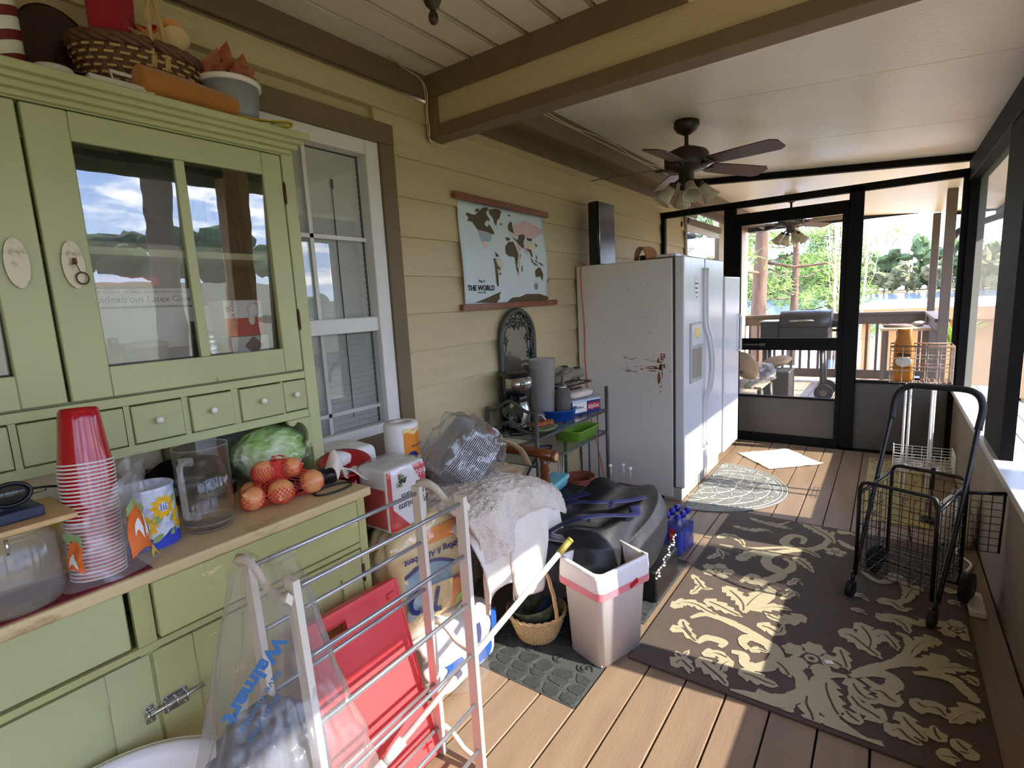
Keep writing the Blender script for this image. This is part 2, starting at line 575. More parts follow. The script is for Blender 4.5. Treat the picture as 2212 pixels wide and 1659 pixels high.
# ceilings: beaded boards in front of the beam, smooth sloping panels behind it
b = MB()
b.b2((-0.1, -2.25, 2.70), (3.2, 2.16, 2.76))
x = 0.0
while x < 3.15:
    b.b2((x + 0.006, -2.25, 2.684), (x + 0.150, 2.13, 2.705), bev=0.004)
    b.cyl((x + 0.158, -2.25, 2.686), (x + 0.158, 2.13, 2.686), 0.007, n=8)
    x += 0.166
structure('ceiling', b, 'board_ceiling')
def zc(x): return 2.66 - 0.078 * (x - 0.28)
b = MB()
y = 2.13
while y < 9.6:
    y2 = min(y + 1.19, 9.75)
    for (ya, yb, dz) in ((y, y2 - 0.006, 0.0), (y2 - 0.006, y2, 0.004)):
        A = b._vs([(0.28, ya, zc(0.28) + dz), (3.15, ya, zc(3.15) + dz), (3.15, yb, zc(3.15) + dz), (0.28, yb, zc(0.28) + dz)])
        B = b._vs([(0.28, ya, zc(0.28) + .07), (3.15, ya, zc(3.15) + .07), (3.15, yb, zc(3.15) + .07), (0.28, yb, zc(0.28) + .07)])
        b._f(A); b._f(B[::-1])
        for i in range(4):
            j = (i + 1) % 4; b._f([A[j], A[i], B[i], B[j]])
    y = y2
structure('ceiling_patio', b, 'panel_ceiling')
b = MB(); b.b2((3.13, -2.25, 2.30), (3.20, 9.75, 2.52)); b.b2((3.13, -2.25, 2.52), (3.20, 2.2, 2.76)); b.b2((2.65, 9.72, 2.42), (3.2, 9.76, 2.55)); b.b2((0.0, 9.74, 2.5), (3.2, 9.78, 2.60)); structure('trim_4', b, 'black_metal')

# beam with brown trim boards and a tan panel, house eave beyond it
b = MB()
b.b2((0.0, 2.145, 2.40), (3.15, 2.21, 2.70)); structure('trim_5', b, 'siding')
b = MB()
b.b2((0.0, 2.125, 2.575), (3.15, 2.15, 2.70), bev=0.003)
b.b2((0.09, 2.128, 2.38), (3.15, 2.15, 2.438), bev=0.003)
b.b2((0.014, 2.125, 2.38), (0.09, 2.15, 2.575), bev=0.003)
b.b2((0.014, 2.13, 2.375), (3.15, 2.235, 2.402), bev=0.003)
b.b2((0.014, 2.21, 2.40), (3.15, 2.235, 2.66))
b.b2((0.0, -2.2, 2.575), (0.03, 2.13, 2.70), bev=0.003)
structure('trim_6', b, 'trim_brown')
b = MB()
b.b2((0.0, 2.235, 2.50), (0.035, 9.7, 2.60), bev=0.003)
b.b2((0.0, 2.235, 2.585), (0.285, 9.7, 2.60))
b.b2((0.262, 2.235, 2.515), (0.29, 9.7, 2.665), bev=0.003)
structure('trim_7', b, 'trim_brown')

# right side: knee wall, sill, posts, header, screens
b = MB(); b.b2((2.50, -2.2, -0.05), (2.58, 5.60, 0.60)); structure('wall_right', b, 'knee_panel')
b = MB(); b.b2((2.475, -2.2, 0.595), (2.61, 5.60, 0.63), bev=0.003); structure('trim_8', b, 'sill_white')
b = MB()
b.b2((2.50, 5.56, 0.63), (2.60, 5.66, 2.50)); b.b2((2.50, 3.36, 0.63), (2.55, 3.88, 2.30)); b.b2((2.50, -0.35, 0.63), (2.60, -0.25, 2.30))
b.b2((2.49, -2.2, 2.28), (2.60, 5.66, 2.44), bev=0.003)
structure('trim_9', b, 'black_metal')
b = MB(); b.b2((2.46, 1.96, 0.0), (2.60, 2.13, 2.42), bev=0.006); structure('trim_10', b, 'tan_post')
for i, (a, c) in enumerate(((3.88, 5.56), (2.13, 3.36), (-0.25, 1.96), (-2.2, -0.35))):
    b = MB(); b.b2((2.555, a, 0.63), (2.557, c, 2.28))
    o = structure('wall_right_screen', b, 'screen_side')

# end screen wall at y = 5.62 with the screen door
b = MB()
yy0, yy1 = 5.60, 5.66
b.b2((0.015, yy0, 0.0), (0.055, yy1, 2.34)); b.b2((0.655, yy0, 0.0), (0.765, yy1, 2.34)); b.b2((1.70, yy0, 0), (1.81, yy1, 2.36)); b.b2((2.46, yy0, 0), (2.52, yy1, 2.36))
b.b2((0.0, yy0, 2.315), (2.52, yy1, 2.375)); b.b2((0.76, yy0, 2.20), (1.71, yy1, 2.255))
A = [(0.30, 2.60), (2.50, 2.43), (2.50, 2.485), (0.30, 2.655)]
b.poly(A, (0, 5.66, 0), (1, 0, 0), (0, 0, 1), t=0.06)
b.b2((1.80, yy0, 0.64), (2.48, yy1, 0.665)); b.b2((0.055, yy0, 0.64), (0.66, yy1, 0.665)); b.b2((0.0, yy0, 0.0), (2.5, yy1, 0.025))
structure('trim_11', b, 'black_metal')
b = MB(); b.b2((1.81, 5.62, 0.02), (2.46, 5.64, 0.645)); b.b2((0.055, 5.62, 0.02), (0.655, 5.64, 0.645)); structure('wall_end', b, 'kick_panel')
b = MB(); b.b2((1.81, 5.63, 0.665), (2.46, 5.631, 2.32)); b.b2((0.055, 5.63, 0.665), (0.655, 5.631, 2.32)); structure('wall_end_screen', b, 'screen_end')
dr = thing('door_1', None, None, (1.235, 5.63, 0.02)); dr['kind'] = 'structure'
b = MB()
b.b2((0.765, 5.605, 0.025), (0.815, 5.65, 2.20), bev=0.003); b.b2((1.655, 5.605, 0.025), (1.70, 5.65, 2.20), bev=0.003)
b.b2((0.815, 5.605, 2.145), (1.655, 5.65, 2.20)); b.b2((0.815, 5.605, 0.93), (1.655, 5.65, 1.045)); b.b2((0.815, 5.605, 0.455), (1.655, 5.65, 0.475)); b.b2((0.815, 5.605, 0.025), (1.655, 5.65, 0.09))
part('door_frame', b, 'black_metal', dr, world=True)
b = MB(); b.b2((0.815, 5.62, 0.09), (1.655, 5.635, 0.455)); part('kick_panel', b, 'kick_panel', dr, world=True)
b = MB(); b.b2((0.815, 5.63, 0.475), (1.655, 5.631, 0.93)); b.b2((0.815, 5.63, 1.045), (1.655, 5.631, 2.145)); part('door_screen', b, 'screen_end', dr, world=True)
b = MB(); b.cyl((1.66, 5.60, 1.12), (1.66, 5.57, 1.12), 0.012); b.box((1.65, 5.565, 1.12), (0.07, 0.012, 0.02), bev=0.004); part('door_handle', b, 'black_metal', dr, world=True)
b = MB(); b.cyl((0.82, 5.59, 0.985), (1.02, 5.59, 0.985), 0.008); b.box((1.03, 5.59, 0.985), (0.05, 0.03, 0.025)); part('door_closer', b, 'kick_panel', dr, world=True)

# outdoors: ground, water, far bank
b = MB(); b.b2((-30, -30, -1.0), (4, 13, -0.75)); b.b2((-30, 13, -1.6), (8, 19, -1.0)); structure('ground', b, 'dirt')
mat('dark_ground', (88, 92, 58), 0.95, var=0.3, vs=1.5, bump=0.4, bs=12)
b = MB(); b.b2((4, -60, -1.0), (120, 13, -0.75)); b.b2((30, 13, -1.9), (120, 60, -1.2)); structure('ground_for_reflection', b, 'dark_ground')  # dark ground added on the right to darken what the hutch glass mirrors
def water_mat():
    m = mat('lake_water', (70, 95, 120), 0.12, var=0.25, vs=0.6, bump=0.9, bs=2.2, vec=(0.5, 1.5, 1))
water_mat()
b = MB(); b.b2((-500, -200, -2.6), (500, 300, -2.4)); structure('lake', b, 'lake_water')
# ================================================================ green painted hutch
def worn_paint(name, col, chip, dirty, thr=(0.66, 0.69), s=7.0, rough=0.42):
    """old paint: soft tone changes, chips showing the yellow undercoat, dark scuffs"""
    m = mat(name, col, rough, var=0.09, vs=2.2, bump=0.08, bs=40)
    t = m.node_tree
    b = t.nodes['Principled BSDF']
    src = b.inputs['Base Color'].links[0].from_socket
    tcn = [n for n in t.nodes if n.type == 'TEX_COORD'][0]
    for col2, sc_, th, v in ((chip, s, thr, (1, 1, 2.5)), (dirty, s * 0.8, (0.68, 0.76), (1, 2.0, 1))):
        mp_ = t.nodes.new('ShaderNodeMapping'); mp_.inputs['Scale'].default_value = v
        mp_.inputs['Location'].default_value = (sc_, 0.3 * sc_, 1.0)
        t.links.new(tcn.outputs['Object'], mp_.inputs[0])
        n = t.nodes.new('ShaderNodeTexNoise'); n.inputs['Scale'].default_value = sc_; n.inputs['Detail'].default_value = 8; n.inputs['Roughness'].default_value = 0.65
        t.links.new(mp_.outputs[0], n.inputs['Vector'])
        r = t.nodes.new('ShaderNodeValToRGB')
        r.color_ramp.elements[0].position, r.color_ramp.elements[1].position = th
        t.links.new(n.outputs[0], r.inputs[0])
        mx_ = t.nodes.new('ShaderNodeMixRGB'); mx_.inputs[2].default_value = rgb(*col2)
        t.links.new(r.outputs[0], mx_.inputs[0]); t.links.new(src, mx_.inputs[1])
        src = mx_.outputs[0]
    t.links.new(src, b.inputs['Base Color'])
    return m
worn_paint('green_paint', (184, 186, 134), (214, 200, 144), (140, 138, 94), thr=(0.70, 0.72))
worn_paint('green_paint_worn', (182, 180, 120), (222, 204, 144), (130, 124, 80), thr=(0.64, 0.665), s=9)
worn_paint('counter_wood', (212, 188, 138), (170, 138, 94), (80, 66, 50), thr=(0.55, 0.66), s=5, rough=0.5)
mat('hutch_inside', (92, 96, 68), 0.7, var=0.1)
mat('porcelain', (240, 236, 224), 0.2, var=0.02)
mat('aged_brass', (198, 184, 150), 0.42, metal=0.35, var=0.25, vs=40, col2=(120, 90, 60), thr=(0.5, 0.75))
mat('plate_dark', (150, 128, 96), 0.4, metal=0.5, var=0.3, vs=40)
mat('rust_iron', (92, 58, 38), 0.6, metal=0.4, var=0.3, vs=30)
mat('nickel', (200, 198, 192), 0.25, metal=0.9, var=0.1, vs=30)
mat('dark_gap', (30, 26, 18), 0.9)
film('old_pane', (130, 140, 130), clear=0.96, rough=0.0, gloss=0.17, bump=0.05, bs=5)

YS = 0.405; XU = 0.32; XB = 0.60; ZC = 0.912
hutch = thing('hutch', 'tall green painted hutch with glazed doors, small drawers and chipped paint, against the siding', 'cabinet', (0.31, YS, 0.0))
def P(n, b, m, lab=None): return part(n, b, m, hutch, lab, world=True)
def mir(y): return 2 * YS - y
# upper carcass: sides, back, bottom, shelf, top, face stiles
b = MB()
for (a, c) in ((1.075, 1.10), (mir(1.10), mir(1.075))):
    b.b2((0.02, a, ZC), (XU - 0.02, c, 2.05))
b.b2((0.022, mir(1.09), 1.13), (0.03, 1.09, 2.05))
b.b2((0.02, mir(1.09), 1.292), (XU - 0.03, 1.09, 1.306)); b.b2((0.02, mir(1.09), 2.04), (XU - 0.03, 1.09, 2.055))
P('carcass', b, 'green_paint')
b = MB(); b.b2((0.031, mir(1.07), 1.69), (XU - 0.045, 1.07, 1.712), bev=0.002); P('shelf', b, 'green_paint')
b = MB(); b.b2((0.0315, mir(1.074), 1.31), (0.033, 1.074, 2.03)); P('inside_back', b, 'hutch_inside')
b = MB()
for s in (0, 1):
    f = (lambda y: y) if s == 0 else mir
    b.b2((XU - 0.02, f(1.078), ZC), (XU, f(1.124), 2.058), bev=0.003)
b.b2((XU - 0.02, mir(1.078), 2.042), (XU, 1.078, 2.058))
b.b2((XU - 0.02, mir(1.078), 1.274), (XU, 1.078, 1.300), bev=0.002)
for s in (0, 1):
    f = (lambda y: y) if s == 0 else mir
    for (a, c) in ((0.405, 0.436), (0.516, 0.530), (0.664, 0.680), (0.810, 0.832), (0.982, 0.988)):
        b.b2((XU - 0.02, f(a), 1.160), (XU, f(c), 1.274))
b.b2((XU - 0.02, mir(1.078), 1.132), (XU, 1.078, 1.160), bev=0.002)
P('face_frame', b, 'green_paint')
# scalloped brackets under the drawers
for s in (0, 1):
    f = (lambda y: y) if s == 0 else mir
    prof = [(1.078, 1.132), (0.985, 1.132), (0.990, 1.118), (1.003, 1.110), (1.014, 1.114), (1.020, 1.122)]
    prof += [(1.020 + 0.040 * math.sin(t * PI / 10), 1.122 - 0.055 + 0.055 * math.cos(t * PI / 10)) for t in range(1, 7)]
    prof += [(1.050, 1.045), (1.047, 1.032), (1.054, 1.022), (1.066, 1.020), (1.078, 1.020)]
    b = MB(); b.poly([(f(y), z) for y, z in prof], (XU - 0.004, 0, 0), (0, 1, 0), (0, 0, 1), t=0.014)
    P('bracket', b, 'green_paint')
# cornice: stacked mouldings
b = MB()
for (x0, z0, z1, g) in ((0.335, 2.046, 2.062, 0.012), (0.352, 2.060, 2.078, 0.028), (0.368, 2.076, 2.092, 0.042), (0.384, 2.090, 2.112, 0.056)):
    b.b2((0.01, mir(1.10 + g), z0), (x0, 1.10 + g, z1), bev=0.005, seg=2)
P('cornice', b, 'green_paint')
# two glazed doors
def door(s):
    f = (lambda y: y) if s == 0 else mir
    X1 = XU + 0.004
    b = MB()
    b.b2((XU - 0.018, f(0.409), 1.306), (X1, f(0.500), 2.038), bev=0.003)
    b.b2((XU - 0.018, f(1.004), 1.306), (X1, f(1.072), 2.038), bev=0.003)
    b.b2((XU - 0.018, f(0.500), 1.966), (X1 - 0.0004, f(1.004), 2.038), bev=0.002)
    b.b2((XU - 0.018, f(0.500), 1.306), (X1 - 0.0004, f(1.004), 1.388), bev=0.002)
    b.b2((XU - 0.014, f(0.736), 1.388), (X1 - 0.002, f(0.764), 1.966), bev=0.002)
    d = P('door', b, 'green_paint')
    for (a, c) in ((0.495, 0.740), (0.760, 1.008)):
        b = MB(); ya, yc = sorted((f(a), f(c))); b.poly([(XU - 0.028, 1.384), (XU - 0.001, 1.970), (XU - 0.003, 1.970), (XU - 0.030, 1.384)], (0, yc, 0), (1, 0, 0), (0, 0, 1), t=(yc - ya))
        part('glass_pane', b, 'old_pane', d, world=True)
    # pressed metal keyhole plate
    b = MB()
    yc = f(0.459)
    el = [(0.0235 * math.cos(2 * PI * i / 28), 0.060 * math.sin(2 * PI * i / 28)) for i in range(28)]
    b.poly(el, (X1 + 0.003, yc, 1.657), (0, 1, 0), (0, 0, 1), t=0.004)
    part('keyhole_plate', b, 'aged_brass', d, world=True); b = MB()
    b.tube([(X1 + 0.003, yc + 0.022 * math.cos(2 * PI * i / 28), 1.657 + 0.058 * math.sin(2 * PI * i / 28)) for i in range(28)], 0.0022, n=6, closed=True)
    b.tube([(X1 + 0.003, yc + 0.013 * math.cos(2 * PI * i / 20), 1.657 + 0.016 * math.sin(2 * PI * i / 20)) for i in range(20)], 0.0018, n=6, closed=True)
    for q in (-1, 1):
        b.tube(spline([(X1 + 0.004, yc + q * 0.003, 1.712), (X1 + 0.005, yc + q * 0.015, 1.69), (X1 + 0.004, yc + q * 0.017, 1.657), (X1 + 0.005, yc + q * 0.014, 1.625), (X1 + 0.004, yc + q * 0.003, 1.604)], 4), 0.0016, n=5)
        b.ball((X1 + 0.004, yc, 1.657 + q * 0.053), 0.0035, 1)
    part('plate_relief', b, 'plate_dark', d, world=True)
    b = MB(); b.ball((X1 + 0.003, yc, 1.660), (0.0025, 0.004, 0.004), 2); b.b2((X1, yc - 0.002, 1.649), (X1 + 0.0045, yc + 0.002, 1.66)); b.ball((X1 + 0.003, yc, 1.628), (0.002, 0.003, 0.003), 1)
    part('keyhole', b, 'dark_gap', d, world=True)
    if s == 0:
        b = MB()
        b.cyl((X1, yc, 1.66), (X1 + 0.018, yc, 1.66), 0.0028, n=8); b.box((X1 + 0.019, yc, 1.664), (0.004, 0.009, 0.016), bev=0.0015)
        b.tube([(X1 + 0.014, yc + 0.012 + 0.013 * math.cos(a * PI / 8), 1.622 + 0.015 * math.sin(a * PI / 8)) for a in range(16)], 0.0018, n=6, closed=True)
        b.tube([(X1 + 0.024, yc, 1.656), (X1 + 0.018, yc + 0.008, 1.638)], 0.0012, n=5)
        part('key', b, 'rust_iron', d, 'small dark key with a ring, in the lock', world=True)
    for z in (1.915, 1.484):
        b = MB(); b.cyl((X1 + 0.003, f(1.075), z - 0.03), (X1 + 0.003, f(1.075), z + 0.03), 0.0045, n=8)
        for q in (-1, 1): b.ball((X1 + 0.003, f(1.075), z + q * 0.034), 0.004, 1)
        part('hinge', b, 'rust_iron', d, world=True)
door(0); door(1)
# row of small drawers
def small_drawer(a, c, zt, prot, knob=True):
    b = MB()
    b.b2((XU - 0.10, a + 0.002, 1.164), (XU + prot, c - 0.002, zt), bev=0.0025)
    d = P('small_drawer', b, 'green_paint')
    if knob:
        b = MB(); M = Matrix.Rotation(PI / 2, 3, 'Y')
        b.lathe([(0, -0.002), (0.004, -0.002), (0.004, 0.008), (0.0095, 0.012), (0.0105, 0.017), (0.008, 0.022), (0, 0.024)], (XU + prot, (a + c) / 2 - 0.004, 1.222), n=18, M=M)
        part('knob', b, 'porcelain', d, 'white porcelain knob', world=True)
small_drawer(0.530, 0.664, 1.270, 0.006); small_drawer(0.680, 0.810, 1.270, 0.012); small_drawer(0.832, 0.982, 1.270, 0.010); small_drawer(0.988, 1.078, 1.270, 0.001)
small_drawer(0.436, 0.516, 1.270, 0.003, False)
small_drawer(mir(0.516), mir(0.436), 1.270, 0.003, False); small_drawer(mir(0.664), mir(0.530), 1.270, 0.004, False); small_drawer(mir(0.81), mir(0.68), 1.270, 0.004, False)
# counter and base
b = MB(); b.b2((0.01, mir(1.085), ZC - 0.030), (XB + 0.024, 1.085, ZC), bev=0.006, seg=2); P('counter', b, 'counter_wood', 'worn bare wood counter')
b = MB()
b.b2((0.02, 1.035, 0.02), (XB - 0.02, 1.06, ZC - 0.03)); b.b2((0.02, mir(1.06), 0.02), (XB - 0.02, mir(1.035), ZC - 0.03)); b.b2((0.02, mir(1.035), 0.02), (0.03, 1.035, ZC - 0.03)); b.b2((0.03, mir(1.035), 0.06), (XB - 0.03, 1.035, 0.08))
b.b2((0.03, mir(1.035), 0.705), (XB - 0.03, 1.035, 0.712))
P('base_carcass', b, 'green_paint_worn')
b = MB()
b.b2((XB - 0.02, 1.040, 0.0), (XB, 1.072, ZC - 0.031), bev=0.003); b.b2((XB - 0.02, mir(1.072), 0.0), (XB, mir(1.040), ZC - 0.031), bev=0.003)
b.b2((XB - 0.022, 0.385, 0.0), (XB - 0.006, 0.425, ZC - 0.031)); b.b2((XB - 0.02, mir(1.04), 0.705), (XB - 0.002, 1.04, 0.722)); b.b2((XB - 0.02, mir(1.04), 0.0), (XB, 1.04, 0.10))
P('base_frame', b, 'green_paint_worn')
def big_drawer(a, c, prot, pull_y, mt):
    b = MB(); b.b2((XB - 0.30, a, 0.728), (XB + prot, c, 0.874), bev=0.004)
    d = P('drawer', b, mt)
    b = MB()
    n = 16
    for i in range(n):
        pass
    b.sheet(lambda u, v: (XB + prot + 0.022 * math.sin(v * PI / 2) * math.sin(u * PI) ** 0.5 if 0 < u < 1 else XB + prot, pull_y - 0.045 * math.cos(u * PI), 0.80 + 0.018 * math.sin(u * PI) * math.cos(v * PI / 2)), 16, 6)
    b.tube([(XB + prot + 0.001, pull_y + 0.052 * math.cos(2 * PI * i / 24), 0.802 + 0.022 * math.sin(2 * PI * i / 24)) for i in range(24)], 0.002, n=6, closed=True)
    part('cup_pull', b, 'green_paint_worn', d, world=True)
big_drawer(0.430, 1.036, 0.006, 0.757, 'green_paint_worn'); big_drawer(mir(1.036), 0.372, -0.004, 0.05, 'green_paint')
def base_door(s):
    f = (lambda y: y) if s == 0 else mir
    b = MB()
    b.b2((XB - 0.02, f(0.408), 0.104), (XB + 0.002, f(0.500), 0.700), bev=0.003); b.b2((XB - 0.02, f(0.955), 0.104), (XB + 0.002, f(1.036), 0.700), bev=0.003)
    b.b2((XB - 0.02, f(0.500), 0.628), (XB + 0.0018, f(0.955), 0.700)); b.b2((XB - 0.02, f(0.500), 0.104), (XB + 0.0018, f(0.955), 0.19)); b.b2((XB - 0.018, f(0.49), 0.18), (XB - 0.010, f(0.965), 0.64))
    d = P('base_door', b, 'green_paint_worn' if s == 0 else 'green_paint')
    b = MB(); b.cyl((XB + 0.005, f(1.038), 0.585), (XB + 0.005, f(1.038), 0.645), 0.005, n=8); part('hinge', b, 'rust_iron', d, world=True)
base_door(0); base_door(1)
b = MB()
b.b2((XB + 0.001, 0.412, 0.528), (XB + 0.005, 0.468, 0.575), bev=0.001); b.b2((XB + 0.001, 0.372, 0.528), (XB + 0.005, 0.392, 0.575), bev=0.001)
b.cyl((XB + 0.010, 0.370, 0.552), (XB + 0.010, 0.505, 0.552), 0.0055, n=10)
for y in (0.415, 0.44, 0.464, 0.376): b.cyl((XB + 0.009, y, 0.552), (XB + 0.0135, y, 0.552), 0.009, n=10) if False else b.tube([(XB + 0.004, y, 0.543), (XB + 0.016, y, 0.546), (XB + 0.016, y, 0.558), (XB + 0.004, y, 0.561)], 0.003, n=5)
for (y, z) in ((0.42, 0.535), (0.42, 0.569), (0.46, 0.535), (0.46, 0.569), (0.383, 0.535), (0.383, 0.569)): b.ball((XB + 0.006, y, z), 0.003, 1)
P('slide_bolt', b, 'nickel', 'shiny metal slide bolt')

# ---- things standing inside, behind the glass
mat('carton_white', (214, 212, 206), 0.6, var=0.04)
mat('carton_grey', (158, 158, 156), 0.6)
mat('ink_black', (26, 26, 28), 0.6)
mat('ink_navy', (28, 36, 110), 0.5)
mat('ink_red', (196, 40, 36), 0.45)
mat('ink_orange', (228, 110, 40), 0.45)
mat('ink_yellow', (240, 206, 70), 0.45)
mat('ink_white', (238, 236, 230), 0.45)
mat('ink_blue', (40, 90, 170), 0.45)
mat('tub_plastic', (170, 166, 156), 0.3, var=0.1)
mat('orange_plastic', (206, 92, 48), 0.3)
def label_on(parent, txt, size, o, x, y, m, world=True, depth=0.0005, name='lettering', bold=0.0, shear=0.0, align='CENTER'):
    b = MB(); b.add(textbm(txt, size, depth, align, shear, bold), basis(o, x, y))
    return part(name, b, m, parent, world=world)
FY, FZ = (0, 1, 0), (0, 0, 1)
b = MB(); b.box((0.10, 0.72, 1.482), (0.10, 0.40, 0.13), bev=0.003)
o = solo('glove_box', b, 'carton_white', 'white printed carton lying behind the tub, behind the hutch glass', 'box')
b = MB(); b.box((0.12, 0.68, 1.578), (0.09, 0.30, 0.055), bev=0.004)
g2 = solo('glove_box', b, 'carton_white', 'white printed glove carton on top of the carton behind the hutch glass', 'box')
label_on(g2, 'Ambidextrous Latex Gloves', 0.028, (0.1656, 0.66, 1.572), FY, FZ, 'ink_black')
label_on(g2, 'FOR MEDICAL USE ONLY  EXAMINATION GLOVES', 0.011, (0.1656, 0.66, 1.594), FY, FZ, 'ink_black')
b = MB(); b.box((0.12, 0.60, 1.626), (0.12, 0.22, 0.036), bev=0.012, seg=3)
solo('plastic_case', b, 'orange_plastic', 'orange plastic case on the cartons behind the hutch glass', 'case')
b = MB(); b.lathe([(0, 0), (0.052, 0), (0.062, 0.12), (0.066, 0.12), (0.066, 0.132), (0.060, 0.136), (0, 0.137)], n=28)
tb = solo('plastic_tub', b, 'tub_plastic', 'see-through lidded tub behind the left glass pane of the hutch', 'tub', loc=(0.222, 0.62, 1.3075))
label_on(tb, 'QUALITY BALLS', 0.018, (0.2895, 0.62, 1.36), FY, FZ, 'ink_black')
b = MB(); b.ball((0.25, 0.535, 1.321), (0.04, 0.028, 0.014), 3, 0.2, 3, 2); solo('tissue_packet', b, 'ink_white', 'pale blue packet at the bottom of the hutch glass', 'packet')
b = MB(); b.lathe([(0, 0), (0.020, 0), (0.020, 0.10), (0.012, 0.118), (0.012, 0.14), (0, 0.141)], n=18); b.box((0, 0, 0.146), (0.02, 0.02, 0.02), bev=0.004)
solo('pump_bottle', b, 'kick_panel', 'dark pump bottle left of the tub behind the hutch glass', 'bottle', loc=(0.25, 0.54, 1.3075))
for (yy, hh, mm, lab) in ((0.805, 0.155, 'nickel', 'silver spray can behind the right glass pane of the hutch'), (0.79, 0.19, 'ink_black', 'taller dark bottle standing behind the silver spray can')):
    b = MB(); b.lathe([(0, 0), (0.021, 0), (0.021, hh * 0.75), (0.015, hh * 0.82), (0.016, hh * 0.83), (0.016, hh), (0, hh)], n=20)
    can = solo('spray_can', b, mm, lab, 'can', loc=(0.24 if hh < 0.17 else 0.19, yy, 1.3075))
    if hh < 0.17: label_on(can, 'POWER', 0.011, (0.262, yy, 1.40), FY, FZ, 'ink_black')
bt = thing('light_bulb_box', 'red and white light bulb carton leaning in the right side of the hutch', 'box', (0.20, 0.93, 1.44), rot=(0, 0.0, 0))
b = MB(); b.b2((0.15, 0.855, 1.44), (0.25, 0.985, 1.56), bev=0.002); part('carton', b, 'ink_white', bt, world=True)
b = MB(); b.b2((0.2495, 0.885, 1.441), (0.2515, 0.984, 1.50)); part('red_panel', b, 'ink_red', bt, world=True)
b = MB(); b.b2((0.2495, 0.856, 1.441), (0.2512, 0.885, 1.50)); part('yellow_panel', b, 'ink_orange', bt, world=True)
b = MB(); b.ball((0.252, 0.955, 1.525), (0.003, 0.022, 0.026), 2); b.ball((0.252, 0.945, 1.492), (0.003, 0.012, 0.018), 2); part('bulb_picture', b, 'porcelain', bt, world=True)
label_on(bt, 'Soft White', 0.017, (0.2522, 0.885, 1.528), (0, 0, 1), (0, -1, 0), 'ink_black')
label_on(bt, 'VALUE', 0.018, (0.2535, 0.968, 1.54), (0, 0.35, 1), (0, -1, 0.35), 'ink_orange')
label_on(bt, '40w', 0.014, (0.2526, 0.885, 1.472), (0, 0, 1), (0, -1, 0), 'ink_black')
label_on(bt, 'GE', 0.016, (0.2522, 0.868, 1.53), (0, 0, 1), (0, -1, 0), 'ink_red')
b = MB(); b.b2((0.17, 0.87, 1.3075), (0.245, 1.00, 1.438), bev=0.002)
cb = solo('white_carton', b, 'carton_white', 'pale carton with a dark picture, under the light bulb box in the hutch', 'box')
b = MB(); b.box((0.247, 0.945, 1.405), (0.004, 0.045, 0.045), rot=(PI / 4, 0, 0), bev=0.0015); part('printed_picture', b, 'kick_panel', cb, world=True)
b = MB()
for k in range(7): b.tube([(0.12 + 0.01 * k, 0.86 + 0.02 * k, 1.713), (0.12, 0.89 + 0.018 * k, 1.95 - 0.02 * (k % 3))], 0.006, n=6)
solo('metal_rods', b, 'kick_panel', 'dark bundle of long rods standing on the upper shelf of the hutch', 'rods')
b = MB(); b.ball((0.14, 0.60, 1.80), (0.09, 0.11, 0.09), 4, 0.35, 3, 4, flat=1.713); solo('wrapped_bundle', b, 'ink_black', 'dark plastic-wrapped bundle on the upper shelf of the hutch', 'bundle')
# ================================================================ things on top of the hutch (top surface z = 2.112)
ZT = 2.113
mat('wicker_dark', (104, 66, 40), 0.6, var=0.3, vs=60, bump=0.3)
mat('wicker_light', (196, 160, 104), 0.6, var=0.15, vs=60)
mat('felt_orange', (176, 112, 46), 0.9, var=0.08, bump=0.2, bs=200, sheen=0.3)
mat('cloth_red', (170, 22, 34), 0.85, var=0.1, bump=0.2, bs=150, sheen=0.2)
mat('cloth_peach', (236, 150, 84), 0.85, var=0.06)
mat('cloth_cream', (226, 196, 140), 0.85, var=0.06)
mat('cloth_charcoal', (38, 36, 42), 0.9, var=0.1)
mat('leaf_rust', (150, 62, 30), 0.5, var=0.35, vs=30, col2=(186, 110, 50), thr=(0.4, 0.7))
mat('dark_wood', (46, 20, 14), 0.3, var=0.25, vs=5)
mat('bucket_plastic', (150, 152, 158), 0.35, var=0.06)
mat('yellow_plastic', (206, 176, 56), 0.4, var=0.08)
mat('purple_cloth', (50, 34, 48), 0.8)
mat('ceramic', (214, 206, 200), 0.25, var=0.05)
mat('stripe_maroon', (110, 30, 34), 0.3)

c = thing('striped_canister', 'white canister with maroon spiral stripes at the left end of the hutch top', 'canister', (0.20, 0.42, ZT))
b = MB(); b.lathe([(0, 0), (0.046, 0), (0.048, 0.02), (0.048, 0.27), (0.03, 0.28), (0, 0.28)], n=32); part('canister_body', b, 'porcelain', c)
b = MB()
for k in range(5):
    b.sheet(lambda u, v: (0.0492 * math.cos(2 * PI * u), 0.0492 * math.sin(2 * PI * u), 0.03 + k * 0.055 + 0.02 * math.sin(2 * PI * u) + v * 0.024), 32, 1, closed=True)
part('stripe', b, 'stripe_maroon', c)
b = MB(); b.lathe([(0, -0.014), (0.10, -0.012), (0.125, -0.002), (0.13, 0.01), (0.122, 0.008), (0.09, 0.0), (0, -0.002)], n=40, M=Matrix.Rotation(math.radians(78), 3, 'Y'), sy=0.72)
o = solo('wooden_platter', b, 'dark_wood', 'dark red-brown oval platter leaning on the wall behind the striped canister', 'platter', loc=(0.13, 0.56, 2.247), rot=(0, 0, 0))
